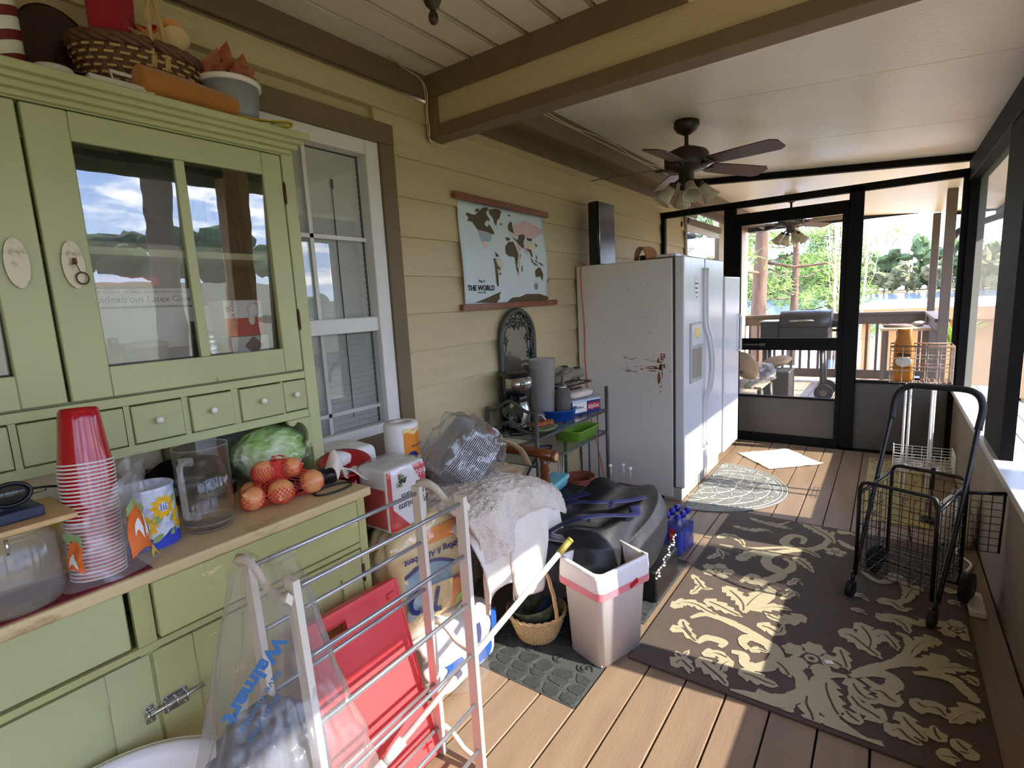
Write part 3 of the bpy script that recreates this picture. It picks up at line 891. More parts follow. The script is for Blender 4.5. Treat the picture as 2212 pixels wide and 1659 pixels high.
# white ring dish and napkin holder
b = MB(); b.lathe([(0.030, 0), (0.040, 0), (0.043, 0.012), (0.040, 0.026), (0.034, 0.027), (0.034, 0.012), (0.028, 0.004)], n=28); b.box((0.0, 0.038, 0.014), (0.02, 0.012, 0.02), bev=0.003)
solo('ring_dish', b, 'ceramic', 'small round white dish by the front edge of the hutch top', 'dish', loc=(0.30, 0.495, ZT + 0.001))
bk_up = 0.0
h = thing('clip_box', 'white flat box with a raised frame lying before the basket on the hutch top', 'box', (0.30, 0.63, ZT))
b = MB(); b.box((0, 0, 0.014), (0.08, 0.15, 0.028), bev=0.004); part('box_body', b, 'ceramic', h)
b = MB(); b.tube([(0.02, -0.015, 0.030), (0.02, 0.055, 0.030), (0.005, 0.055, 0.058), (0.005, -0.015, 0.058)], 0.0055, n=8, closed=True); part('wire_frame', b, 'ceramic', h)
b = MB(); b.ball((0.0, 0, 0.022), (0.05, 0.06, 0.022), 3, 0.3, 3, 5, flat=0.0); b.box((-0.005, 0.0, 0.045), (0.08, 0.10, 0.004), rot=(0.05, -0.12, 0))
solo('dark_pouch', b, 'purple_cloth', 'dark purple pouch beside the white box on the hutch top', 'pouch', loc=(0.235, 0.60, ZT + 0.001))

# wicker basket with a tall handle and the things in it
bk = thing('wicker_basket', 'oval dark wicker basket with a tall twig handle on the hutch top', 'basket', (0.165, 0.75, ZT))
b = MB()
def bsk(u, v):
    a = 2 * PI * u; k = 1 + 0.22 * v
    q = 0.004 * math.sin(a * 40) * (1 if int(v * 9) % 2 else -1)
    return ((0.085 * k + q) * math.cos(a), (0.125 * k + q) * math.sin(a), 0.002 + v * 0.105)
b.sheet(bsk, 160, 18, closed=True)
b.lathe([(0, 0.003), (0.08, 0.003), (0.085, 0.004)], n=40, sy=1.45)
part('woven_side', b, 'wicker_dark', bk)
b = MB()
for r in range(8):
    for k in range(26):
        a0 = 2 * PI * (k + 0.5 * (r % 2)) / 26; zz = 0.018 + r * 0.011; kk = 1 + 0.22 * zz / 0.107
        b.tube([((0.085 * kk + 0.0045) * math.cos(a0 + t), (0.125 * kk + 0.0045) * math.sin(a0 + t), zz) for t in (-0.075, 0, 0.075)], 0.003, n=5, caps=False)
part('pale_weave', b, 'wicker_light', bk)
b = MB()
for q in range(3):
    b.tube([((0.105 + 0.004 * math.sin(i * 0.9 + q * 2.1)) * math.cos(2 * PI * i / 60), (0.154 + 0.004 * math.sin(i * 0.9 + q * 2.1)) * math.sin(2 * PI * i / 60), 0.11 + 0.006 * math.cos(i * 0.9 + q * 2.1)) for i in range(60)], 0.006, n=6, closed=True)
part('rim', b, 'wicker_dark', bk)
b = MB()
for s_ in (-1, 1):
    pts = spline([(0.10, 0.005 + 0.016 * s_, 0.07), (0.10, 0.004 + 0.013 * s_, 0.16), (0.092, 0.0 - 0.004 * s_, 0.24), (0.06, -0.005 * s_, 0.30), (0, 0.006 * s_, 0.325), (-0.06, -0.004 * s_, 0.30), (-0.09, 0.004 * s_, 0.2), (-0.09, 0.008, 0.08)], 6)
    b.tube(pts, 0.006, n=6)
    b.tube([(p.x + 0.007 * math.cos(i * 0.8), p.y + 0.007 * math.sin(i * 0.8), p.z) for i, p in enumerate(pts)], 0.0025, n=5)
part('handle', b, 'wicker_light', bk)
b = MB()
b.sheet(lambda u, v: (0.0 + 0.055 * math.cos(2 * PI * u) * (1 - 0.3 * v) + 0.012 * math.sin(9 * u + 6 * v), -0.045 + 0.06 * math.sin(2 * PI * u) * (1 - 0.15 * v) + 0.01 * math.sin(13 * u), 0.05 + 0.24 * v + 0.012 * math.cos(12 * u)), 36, 14, closed=True)
solo('red_bandana', b, 'cloth_red', 'dark red cloth bundled upright in the wicker basket', 'cloth', loc=(0.165, 0.735, ZT + 0.07))
b = MB(); b.ball((0, 0, 0), (0.05, 0.07, 0.05), 3, 0.25, 2, 9); solo('charcoal_cloth', b, 'cloth_charcoal', 'charcoal cloth stuffed in the basket under the red cloth', 'cloth', loc=(0.17, 0.76, ZT + 0.15))
b = MB()
def petal(u, v, r, h, ph, open_):
    a = 2 * PI * u + ph; w_ = 1 + 0.22 * math.sin(3 * a) * v
    return (r * (0.3 + open_ * v) * math.cos(a) * w_, r * (0.3 + open_ * v) * math.sin(a) * w_, h * v * (1 + 0.25 * math.sin(3 * a + 1)))
b.sheet(lambda u, v: petal(u, v, 0.055, 0.085, 0.3, 0.75), 40, 6, closed=True)
fl = solo('felt_flower', b, 'cloth_peach', 'peach and red felt flower sticking out of the wicker basket', 'flower', loc=(0.20, 0.795, ZT + 0.165))
b = MB(); b.sheet(lambda u, v: petal(u, v, 0.065, 0.065, 1.3, 0.85), 40, 6, closed=True); part('outer_petals', b, 'cloth_cream', fl)
b = MB(); b.tube(spline([(-0.02, -0.04, 0.06), (-0.01, -0.01, 0.095), (0, 0.02, 0.085), (0.01, 0.035, 0.105), (0, 0.045, 0.09)], 5), 0.012, n=8); part('red_frill', b, 'cloth_red', fl)

bk.scale = (1.15, 1.12, 1.55)
# felt gourd, bucket of leaves, yellow strap
b = MB()
b.tube(spline([(0, -0.135, 0.045), (0, -0.115, 0.047), (0.0, -0.07, 0.05), (0, 0.0, 0.048), (0, 0.07, 0.044), (0.0, 0.125, 0.042), (0, 0.145, 0.042)], 7), [0.012 + 0.032 * min(1, i / 6) if i < 7 else 0.044 - 0.00028 * (i - 7) - (0.02 if i > 40 else 0) for i in range(43)], n=22)
solo('felt_gourd', b, 'felt_orange', 'long orange-brown felt gourd lying along the front edge of the hutch top', 'gourd', loc=(0.31, 0.80, ZT + 0.001))
bu = thing('plastic_bucket', 'grey plastic tub with a white rim, holding autumn leaves on the hutch top', 'bucket', (0.235, 0.975, ZT))
b = MB(); b.lathe([(0, 0.002), (0.062, 0.002), (0.072, 0.10), (0.068, 0.10), (0.058, 0.006), (0, 0.006)], n=36); part('tub', b, 'bucket_plastic', bu)
b = MB(); b.lathe([(0.069, 0.098), (0.078, 0.098), (0.079, 0.108), (0.072, 0.112), (0.068, 0.108), (0.069, 0.098)], n=36); part('rim', b, 'porcelain', bu); bu.scale = (1.22, 1.22, 1.35)
def leaf_shape(s):
    pts = []
    L = [(0, 0), (0.16, 0.08), (0.30, 0.14), (0.27, 0.24), (0.46, 0.42), (0.34, 0.48), (0.38, 0.62), (0.22, 0.64), (0.12, 0.84), (0.0, 1.0)]
    pts = [(x * s, y * s) for x, y in L] + [(-x * s, y * s) for x, y in L[-2:0:-1]]
    return pts
for i, (dx, dy, az, tl, s_) in enumerate(((0.0, -0.075, 0.4, 0.35, 0.105), (0.02, -0.03, -0.3, 0.2, 0.08), (0.0, 0.0, 0.15, -0.15, 0.125), (0.025, 0.04, -0.2, -0.35, 0.08), (0.0, 0.06, 0.5, -0.1, 0.11))):
    u = V((math.sin(az), math.cos(az), 0)); w_ = V((0.25 * math.cos(az), tl * 0.8, 1)).normalized()
    b = MB(); b.poly(leaf_shape(s_), (0, 0, 0), u, w_, t=0.002)
    for v in b.bm.verts: v.co.x += 1.2 * (v.co.z - s_ * .3) ** 2 * 4
    solo('autumn_leaf', b, 'leaf_rust', ['dark brown maple leaf leftmost in the tub on the hutch top', 'small brown leaf between the two left maple leaves in the tub', 'tallest rust-red maple leaf standing in the tub', 'small rust leaf right of the tallest one in the tub', 'rust maple leaf rightmost in the tub on the hutch top'][i], 'leaf', loc=(0.235 + dx, 0.965 + dy * 0.85, ZT + 0.13), group='autumn leaves in the tub')
b = MB()
pts = spline([(0, -0.09, 0.01), (0.0, 0.0, 0.018), (0, 0.09, 0.034), (0, 0.105, 0.028), (0, 0.09, 0.018), (0, 0.0, 0.004), (0, -0.07, 0.0)], 7)
b.tube(pts, 0.006, n=8, flat=(1.9, 0.5))
solo('yellow_strap', b, 'yellow_plastic', 'yellow plastic loop handle by the tub at the front edge of the hutch top', 'strap', loc=(0.33, 1.02, ZT + 0.005))
b = MB(); b.box((0, 0, 0.026), (0.03, 0.05, 0.05), rot=(0.12, 0, 0), bev=0.003); b.box((0.0, -0.04, 0.022), (0.02, 0.06, 0.028), rot=(0.5, 0, 0), bev=0.003); solo('wooden_block', b, 'green_paint', 'small green wooden block at the right end of the hutch top', 'block', loc=(0.27, 1.118, ZT + 0.001))
# ================================================================ things on the hutch counter
Z0 = ZC + 0.0005
film('clear_plastic', (220, 220, 224), clear=0.985, rough=0.04, gloss=0.05)
film('hazy_plastic', (225, 222, 220), clear=0.78, rough=0.12, gloss=0.05)
film('bag_film', (216, 214, 214), clear=0.80, rough=0.18, gloss=0.05, bump=0.5, bs=16)
film('bag_film_clear', (225, 225, 225), clear=0.90, rough=0.13, gloss=0.08, bump=0.5, bs=22)
mat('cup_red', (178, 12, 30), 0.16, var=0.03, coat=0.3)
mat('placemat_red', (120, 20, 34), 0.6, var=0.1)
mat('glaze_white', (222, 226, 236), 0.2, var=0.05, vs=40, col2=(150, 168, 220), thr=(0.5, 0.75))
mat('glaze_blue', (52, 72, 182), 0.2, var=0.2, vs=20)
mat('glaze_yellow', (244, 186, 40), 0.3, var=0.15, vs=60)
mat('glaze_green', (150, 170, 110), 0.3, var=0.15)
mat('onion_skin', (236, 164, 104), 0.35, var=0.12, vs=3, vec=(14, 14, 0.6), col2=(222, 130, 84), thr=(0.35, 0.75))
mat('net_red', (220, 52, 40), 0.5)
mat('cabbage', (176, 214, 110), 0.45, var=0.3, vs=9, col2=(226, 240, 196), thr=(0.42, 0.62), bump=0.5, bs=12)
mat('black_plastic', (22, 22, 24), 0.35, var=0.1)
mat('black_bag', (16, 16, 20), 0.3, var=0.1, bump=0.5, bs=22)
mat('smoke_glass', (52, 50, 46), 0.12, var=0.1)
mat('board_wood', (206, 170, 118), 0.5, var=0.12, vs=4, vec=(1, 8, 1))
mat('navy_box', (34, 44, 74), 0.45)
mat('linen', (228, 214, 200), 0.85, var=0.04, bump=0.3, bs=90)
mat('plate_red', (176, 24, 34), 0.25)

b = MB(); b.box((0, 0, 0.0015), (0.16, 0.52, 0.003), bev=0.001); solo('placemat', b, 'placemat_red', 'dark red placemat under the jar and the cups on the counter', 'placemat', loc=(0.532, 0.175, Z0))
# big clear jar with a board, a navy box and goggles on it
j = thing('storage_jar', 'large clear plastic jar with a wooden board as lid, left on the counter', 'jar', (0.535, 0.205, Z0 + 0.003))
b = MB(); b.lathe([(0, 0.002), (0.078, 0.002), (0.083, 0.012), (0.082, 0.142), (0.070, 0.155), (0.070, 0.162), (0.076, 0.164), (0.076, 0.172), (0.070, 0.174), (0.070, 0.178)], n=40); part('jar_body', b, 'hazy_plastic', j)
b = MB(); b.tube([(0.085, -0.01, 0.14), (0.09, -0.01, 0.15), (0.088, -0.01, 0.172)], 0.003, n=6); part('wire_clasp', b, 'nickel', j)
b = MB(); b.box((0, 0, 0.006), (0.20, 0.24, 0.012), bev=0.003); solo('cutting_board', b, 'board_wood', 'pale wooden board lying on the clear jar', 'board', loc=(0.535, 0.190, Z0 + 0.1825))
b = MB(); b.box((0, 0, 0.011), (0.10, 0.16, 0.022), rot=(0, 0, 0.05), bev=0.003); solo('flat_box', b, 'navy_box', 'flat navy box on the wooden board over the jar', 'box', loc=(0.545, 0.185, Z0 + 0.1955))
g = thing('safety_goggles', 'dark goggles lying on the flat navy box at the left edge', 'goggles', (0.54, 0.19, Z0 + 0.220))
b = MB()
for q in (-1, 1): b.ball((0, q * 0.035, 0.026), (0.022, 0.034, 0.024), 3)
part('lens', b, 'smoke_glass', g)
b = MB()
for q in (-1, 1):
    b.tube([(0.012, q * 0.035 + 0.034 * math.cos(2 * PI * i / 20), 0.026 + 0.024 * math.sin(2 * PI * i / 20)) for i in range(20)], 0.004, n=6, closed=True)
b.tube(spline([(0, 0.07, 0.026), (-0.03, 0.10, 0.016), (-0.06, 0.13, 0.003)], 5), 0.003, n=6); b.ball((-0.02, -0.03, 0.03), (0.04, 0.03, 0.02), 2, 0.3, 3, 3)
part('goggle_frame', b, 'black_plastic', g)
b = MB(); b.tube(spline([(0, 0.0, 0.0), (-0.02, 0.035, 0.004), (-0.05, 0.07, 0.0)], 5), 0.0035, n=7); solo('metal_stylus', b, 'nickel', 'thin bright metal rod behind the goggles', 'rod', loc=(0.48, 0.235, Z0 + 0.212))
b = MB(); b.sheet(lambda u, v: (0.03 * math.cos(PI * u) + 0.02, 0.2 * (u - 0.5), 0.05 + 0.06 * v + 0.02 * math.sin(5 * u)), 20, 8); b.ball((0, 0, 0.05), (0.06, 0.12, 0.06), 3, 0.2, 2, 3, flat=0.0)
solo('yellow_bag', b, 'felt_gourd' if False else 'yellow_plastic', 'dull yellow bag in the shade behind the jar on the counter', 'bag', loc=(0.20, 0.29, Z0 + 0.001))
b = MB(); b.lathe([(0.0, 0), (0.03, 0), (0.045, 0.03), (0.04, 0.06), (0.02, 0.07), (0, 0.07)], n=20); solo('brown_bowl', b, 'dark_wood', 'small brown pot in the shade behind the red cups', 'pot', loc=(0.32, 0.40, Z0 + 0.001))

# tower of red cups, upside down, nested, each one a cup
def make_cup(lab):
    t = thing('red_cup', lab, 'cup', (0, 0, 0), group='red plastic cups in the nested stack')
    b = MB(); b.lathe([(0.0520, 0.001), (0.0500, 0.012), (0.0455, 0.05), (0.0405, 0.10), (0.0380, 0.122), (0.0350, 0.1275), (0.0335, 0.1275), (0.033, 0.1245), (0, 0.1245)], n=32)
    part('cup_wall', b, 'cup_red', t)
    b = MB(); b.tube([(0.0528 * math.cos(2 * PI * i / 32), 0.0528 * math.sin(2 * PI * i / 32), 0.0022) for i in range(32)], 0.0021, n=6, closed=True)
    part('rolled_rim', b, 'ink_white', t)
    return t
NC = 31; cx0, cy0, cz0 = 0.535, 0.352, Z0 + 0.006
cup0 = make_cup('red plastic cup nested upside down in the tall stack on the counter')
cups = [cup0] + [copy_tree(cup0) for _ in range(NC - 1)]
for i, c_ in enumerate(cups):
    f = i / (NC - 1)
    c_.location = (cx0 - 0.018 * f, cy0 + 0.014 * f, cz0 + i * 0.0089)
    c_.rotation_euler = (-0.05, -0.065, 0)
cups[-2]['label'] = 'second red cup from the top of the tall stack, just its rim showing'; cups[-3]['label'] = 'third red cup from the top of the tall stack'; cups[0]['label'] = 'lowest red cup of the tall stack, rim on the placemat'; cups[1]['label'] = 'second lowest red cup of the tall stack'
cups[-1]['label'] = 'topmost red cup of the tall stack, its whole side showing'
# the torn plastic sleeve pulled down round the cups
cb = thing('cup_sleeve', 'torn clear plastic sleeve with orange print round the red cups', 'packaging', (0.535, 0.365, Z0))
b = MB()
def slv(u, v):
    a = 2 * PI * u
    top = 0.17 + 0.055 * math.sin(a + 0.6) + 0.02 * math.sin(3 * a)
    z = 0.0045 + v * top
    n = nz3(math.cos(a) * 1.6, math.sin(a) * 1.6, v * 3.0)
    r = 0.066 + 0.018 * n + 0.020 * (1 - v) ** 3 + 0.010 * v * math.sin(2 * a)
    return (r * math.cos(a), r * math.sin(a) * 1.12 + 0.01 * v, z)
b.sheet(slv, 72, 26, closed=True)
part('sleeve', b, 'bag_film', cb)
b = MB(); b.sheet(lambda u, v: ((lambda a, r: (r * math.cos(a), r * math.sin(a) + 0.03, 0.20 + 0.11 * v + 0.02 * math.sin(6 * u)))(2 * PI * u, 0.020 + 0.012 * v + 0.02 * nz3(u * 5, v * 2, 3))), 36, 12, closed=True)
b.xf(Matrix.Translation((-0.06, 0.07, -0.07)))
part('loose_end', b, 'bag_film', cb)
b = MB()
def on_sleeve(c0, c1, z0, z1, name, m, dr=0.002):
    bb = MB()
    def fn(u, v):
        uu = c0 + (c1 - c0) * u
        vv = z0 + (z1 - z0) * v + 0.06 * math.sin(4 * u)
        p = V(slv(uu, vv)); q = V((p.x, p.y, 0)).normalized() * dr
        return p + q
    bb.sheet(fn, 14, 10)
    return part(name, bb, m, cb)
on_sleeve(0.06, 0.21, 0.14, 0.62, 'orange_print', 'ink_orange'); on_sleeve(0.80, 0.88, 0.25, 0.66, 'orange_print', 'ink_orange')
on_sleeve(0.05, 0.22, 0.60, 0.70, 'green_print', 'glaze_green', 0.0025); on_sleeve(0.79, 0.87, 0.66, 0.82, 'green_print', 'glaze_green', 0.0025)
on_sleeve(0.09, 0.125, 0.34, 0.46, 'white_print', 'ink_white', 0.0035); on_sleeve(0.135, 0.15, 0.28, 0.52, 'white_print', 'ink_white', 0.0035); on_sleeve(0.16, 0.195, 0.30, 0.42, 'white_print', 'ink_white', 0.0035); on_sleeve(0.82, 0.86, 0.34, 0.48, 'white_print', 'ink_white', 0.0035)
on_sleeve(0.16, 0.23, 0.03, 0.13, 'yellow_print', 'ink_yellow', 0.003)

# sunflower crock
ck = thing('sunflower_crock', 'white and blue ceramic crock painted with yellow sunflowers', 'crock', (0.455, 0.495, Z0))
b = MB(); b.lathe([(0, 0.002), (0.058, 0.002), (0.062, 0.008), (0.0615, 0.155), (0.0635, 0.163), (0.0600, 0.165), (0.0555, 0.160), (0.055, 0.01), (0, 0.008)], n=44); part('crock_body', b, 'glaze_white', ck)
def wrapped(polys, r, name, m, par, hsc=1.0):
    bb = MB()
    for pts in polys:
        vs = [bb.bm.verts.new((r * math.cos(a), r * math.sin(a), z)) for a, z in pts]
        bb._f(vs)
    return part(name, bb, m, par)
rr = 0.0622
blue = [[(a0, 0.004), (a0 + 0.2, 0.004), (a0 + 0.2, 0.038 + 0.010 * math.sin(a0 * 5)), (a0, 0.038 + 0.010 * math.sin((a0 - 0.2) * 5))] for a0 in [k * 0.2 for k in range(-8, 23)]]
wrapped(blue, rr + 0.0002, 'blue_band', 'glaze_blue', ck)
pet, cen, grn, lat = [], [], [], []
for (a0, z0) in ((-0.55, 0.068), (0.22, 0.112), (1.0, 0.07), (1.8, 0.11), (-1.4, 0.11)):
    for k in range(10):
        t = 2 * PI * k / 10; d = 0.19
        cz_, ca_ = math.sin(t), math.cos(t)
        pet.append([(a0 + (ca_ * q - cz_ * w_) / 0.062, z0 + (cz_ * q + ca_ * w_)) for q, w_ in ((0.010, -0.005), (0.020, -0.0075), (0.030, -0.004), (0.031, 0.003), (0.021, 0.0075), (0.010, 0.005))])
    cen.append([(a0 + 0.0125 * math.cos(t_ * PI / 6) / 0.062, z0 + 0.0125 * math.sin(t_ * PI / 6)) for t_ in range(12)])
    for q in (-0.006, 0, 0.006):
        lat.append([(a0 + q / 0.062 - 0.012, z0 - 0.011), (a0 + q / 0.062 + 0.012, z0 - 0.011), (a0 + q / 0.062 + 0.012, z0 + 0.011), (a0 + q / 0.062 - 0.012, z0 + 0.011)])
        lat.append([(a0 - 0.17, z0 + q - 0.0008), (a0 + 0.17, z0 + q - 0.0008), (a0 + 0.17, z0 + q + 0.0008), (a0 - 0.17, z0 + q + 0.0008)])
    for (da, dz) in ((0.42, -0.035), (-0.42, -0.030), (0.5, 0.012)):
        grn.append([(a0 + da + 0.22 * math.cos(t_ * PI / 5), z0 + dz + 0.009 * math.sin(t_ * PI / 5) + 0.006 * math.cos(t_ * PI / 5)) for t_ in range(10)])
wrapped(grn, rr + 0.0004, 'painted_leaf', 'glaze_green', ck); wrapped(pet, rr + 0.0008, 'painted_petals', 'glaze_yellow', ck); wrapped(cen, rr + 0.0013, 'painted_centre', 'ink_white', ck); wrapped(lat, rr + 0.0017, 'painted_lattice', 'glaze_blue', ck)

# clear pitcher with a square handle
pi_ = thing('clear_pitcher', 'empty clear plastic pitcher with a square handle on the counter', 'pitcher', (0.475, 0.632, Z0), rz=-0.9)
b = MB()
prof = [(0, 0.004), (0.060, 0.004), (0.064, 0.012), (0.062, 0.020), (0.0665, 0.026), (0.070, 0.240), (0.0685, 0.240), (0.063, 0.026), (0, 0.020)]
b.lathe(prof, n=44)
for v in b.bm.verts:
    if v.co.z > 0.20 and v.co.x < -0.05: v.co.x -= 0.016 * (v.co.z - 0.20) / 0.04 * max(0, 1 - abs(v.co.y) * 30)
part('pitcher_body', b, 'clear_plastic', pi_)
for zz, rr3 in ((0.240, 0.0692), (0.010, 0.063), (0.026, 0.0655)):
    b = MB(); b.tube([(rr3 * math.cos(2 * PI * i / 44), rr3 * math.sin(2 * PI * i / 44), zz) for i in range(44)], 0.0013, n=6, closed=True); part('moulded_ring', b, 'hazy_plastic', pi_)
b = MB(); b.tube([(0.070, 0.24 * 0 + 0.0, 0.215), (0.100, 0, 0.212), (0.106, 0, 0.205), (0.106, 0, 0.072), (0.100, 0, 0.064), (0.070, 0, 0.060)], 0.006, n=8, flat=(1.5, 0.7)); b.box((0.074, 0, 0.214), (0.012, 0.036, 0.022), bev=0.003); b.box((0.074, 0, 0.062), (0.012, 0.036, 0.022), bev=0.003)
part('handle', b, 'hazy_plastic', pi_)

# onions in a red net
ons = [(0.475, 0.760, 0.036, 0.037), (0.505, 0.835, 0.040, 0.040), (0.430, 0.870, 0.035, 0.036), (0.500, 0.945, 0.038, 0.040), (0.410, 0.790, 0.034, 0.035), (0.445, 0.820, 0.100, 0.036), (0.455, 0.905, 0.092, 0.034), (0.38, 0.88, 0.036, 0.035)]
onl = ['leftmost onion in the red net, on the counter', 'front centre onion in the red net', 'onion at the back centre of the net, low between the others', 'rightmost onion in the red net', 'onion at the back left of the red net', 'topmost onion of the net, left of the two upper ones', 'upper right onion in the red net', 'onion furthest back in the red net, behind the right ones']
def make_onion(i, p):
    t = thing('onion', onl[i], 'onion', (p[0], p[1], Z0 + p[2] + 0.0035 - p[3] * 0 - 0.0), group='onions in the red net')
    r = p[3]
    b = MB(); b.lathe([(0, -r * 0.92), (r * 0.5, -r * 0.84), (r * 0.9, -r * 0.4), (r, 0.05 * r), (r * 0.88, r * 0.5), (r * 0.5, r * 0.85), (r * 0.2, r * 0.98), (r * 0.12, r * 1.12), (0, r * 1.22)], n=24)
    part('bulb', b, 'onion_skin', t)
    b = MB()
    for k in range(6): b.tube([(0, 0, -r * 0.92), (0.006 * math.cos(k), 0.006 * math.sin(k), -r * 1.0)], 0.0008, n=4)
    part('roots', b, 'wicker_light', t)
    t.rotation_euler = ((0.9, 1.9, -1.1, 2.0, 1.2, 1.3, -1.5, 0.6)[i], (0.3, 0.2, 0.5, -0.4, 0, 0.5, 0.2, 1)[i], i)
    return t
for i, p in enumerate(ons): make_onion(i, p)
b = MB()
# net: diagonal strands over the hull of the onions
def hull(a, h):
    d = V((math.cos(a), math.sin(a), 0)); best = 0
    c = V((0.452, 0.853, 0))
    for (ox, oy, oz, orr) in ons:
        if abs(h - oz) < orr:
            q = math.sqrt(orr * orr - (h - oz) ** 2)
            w0 = V((ox, oy, 0)) - c; al = w0.dot(d); pe = abs(w0.x * d.y - w0.y * d.x)
            if pe < q: best = max(best, al + math.sqrt(q * q - pe * pe))
            else: best = max(best, min(al, q) * 0.7)
    return max(best, 0.012)
def hull_s(a, h): return sum(hull(a + e, h + g_) for e in (-0.15, 0, 0.15) for g_ in (-0.006, 0.006)) / 6 + 0.0035
for s_ in (-1, 1):
    for k in range(44):
        pts = []
        for q in range(25):
            h = 0.004 + (0.128) * q / 24; a = 2 * PI * k / 44 + s_ * q * 0.052
            r = hull_s(a, h); pts.append((0.452 + r * math.cos(a), 0.853 + r * math.sin(a), Z0 + h))
        b.tube(pts, 0.0011, n=4, caps=False)
pts = spline([(0.452, 0.853, Z0 + 0.13), (0.44, 0.86, Z0 + 0.142), (0.42, 0.90, Z0 + 0.13), (0.40, 0.93, Z0 + 0.10)], 6)
for q in range(5): b.tube([(p.x + 0.006 * math.cos(i * 0.5 + q), p.y + 0.006 * math.sin(i * 0.5 + q), p.z) for i, p in enumerate(pts)], 0.0009, n=4)
solo('onion_net', b, 'net_red', 'red plastic net bag round the onions on the counter', 'net')
# cabbage in film, black bag, bottles and odds and ends
cg = thing('bagged_cabbage', 'pale green cabbage wrapped in clear film under the hutch bracket', 'cabbage', (0.225, 0.965, Z0 + 0.001))
b = MB(); b.ball((0, 0, 0.105), (0.10, 0.125, 0.088), 5, 0.16, 2.6, 11, ridge=True); part('cabbage_head', b, 'cabbage', cg)
b = MB(); b.ball((0.004, 0.006, 0.098), (0.118, 0.142, 0.100), 5, 0.10, 4.0, 21, flat=0.001); part('film_wrap', b, 'bag_film_clear', cg)
b = MB(); b.ball((0, 0, 0.07), (0.09, 0.15, 0.075), 4, 0.22, 2.5, 31, flat=0.0); b.ball((0.07, 0.08, 0.05), (0.06, 0.05, 0.06), 4, 0.25, 3, 33, flat=0.0)
solo('black_sack', b, 'black_bag', 'black plastic sack pushed under the hutch behind the pitcher', 'bag', loc=(0.17, 0.69, Z0 + 0.001))
b = MB(); b.lathe([(0, -0.055), (0.026, -0.055), (0.030, -0.045), (0.030, 0.035), (0.022, 0.046), (0.022, 0.06), (0, 0.06)], n=24, M=Matrix.Rotation(math.radians(82), 3, 'X')); b.ball((0.0, -0.105, -0.0), (0.034, 0.06, 0.028), 3, 0.15, 3, 4)
solo('black_flask', b, 'black_plastic', 'black flask lying on its side at the right end of the counter', 'flask', loc=(0.46, 1.005, Z0 + 0.032))
b = MB(); b.tube([(0.035 * math.cos(2 * PI * i / 28), 0.07 * math.sin(2 * PI * i / 28), 0.004) for i in range(28)], 0.0035, n=7, closed=True); solo('black_hoop', b, 'black_plastic', 'thin black hoop lying in front of the flask on the counter', 'hoop', loc=(0.535, 1.00, Z0))
# ================================================================ drying rack, bags and the pile beside the hutch
mat('rack_wood', (228, 216, 198), 0.5, var=0.08, vs=8, vec=(1, 1, 0.4))
mat('rack_rod', (188, 190, 196), 0.28, metal=0.75, var=0.06)
mat('pole_white', (206, 206, 202), 0.35, var=0.12, vs=20)
mat('pole_brass', (176, 160, 80), 0.35, metal=0.4)
mat('table_red', (236, 80, 82), 0.38, var=0.04)
mat('bench_wood', (120, 82, 50), 0.5, var=0.2, vs=5, vec=(1, 6, 1))
mat('chair_wood', (112, 56, 26), 0.3, var=0.25, vs=6, coat=0.3)
mat('foil', (206, 206, 212), 0.22, metal=0.95, var=0.05, bump=0.4, bs=120)
mat('towel_shag', (242, 226, 208), 0.95, var=0.06, vs=14, bump=1.0, bs=160)
mat('towel_rib', (246, 236, 222), 0.95, var=0.04, bump=0.6, bs=90, vec=(1, 5, 1))
mat('black_nylon', (30, 30, 34), 0.55, var=0.15, bump=0.4, bs=18)
mat('strap_blue', (9, 15, 66), 0.7, var=0.1)
mat('canvas_tan', (176, 150, 116), 0.9, var=0.1, bump=0.2, bs=90)
mat('denim', (44, 66, 92), 0.85, var=0.12)
mat('basket_cane', (214, 176, 122), 0.6, var=0.15, vs=60)
mat('pot_mossy', (70, 74, 50), 0.7, var=0.4, vs=20, col2=(120, 118, 84), thr=(0.45, 0.7))
mat('bin_white', (236, 230, 228), 0.4, var=0.02)
mat('liner', (238, 230, 228), 0.35, var=0.03, bump=0.5, bs=25)
mat('liner_red', (226, 130, 138), 0.3, var=0.06)
mat('tissue', (240, 236, 230), 0.8, var=0.03, bump=0.15, bs=120)
mat('pack_white', (236, 230, 226), 0.3, var=0.03)
mat('pack_orange', (238, 140, 50), 0.3, var=0.06)
mat('pack_yellow', (244, 214, 150), 0.3, var=0.06)
mat('pack_green', (186, 214, 70), 0.3)
mat('pack_teal', (128, 170, 180), 0.3, var=0.25, vs=12)
mat('bottle_blue', (20, 50, 190), 0.12, var=0.15, vs=6)
mat('cap_blue', (40, 50, 170), 0.3)
mat('cooler_dark', (34, 32, 34), 0.6)

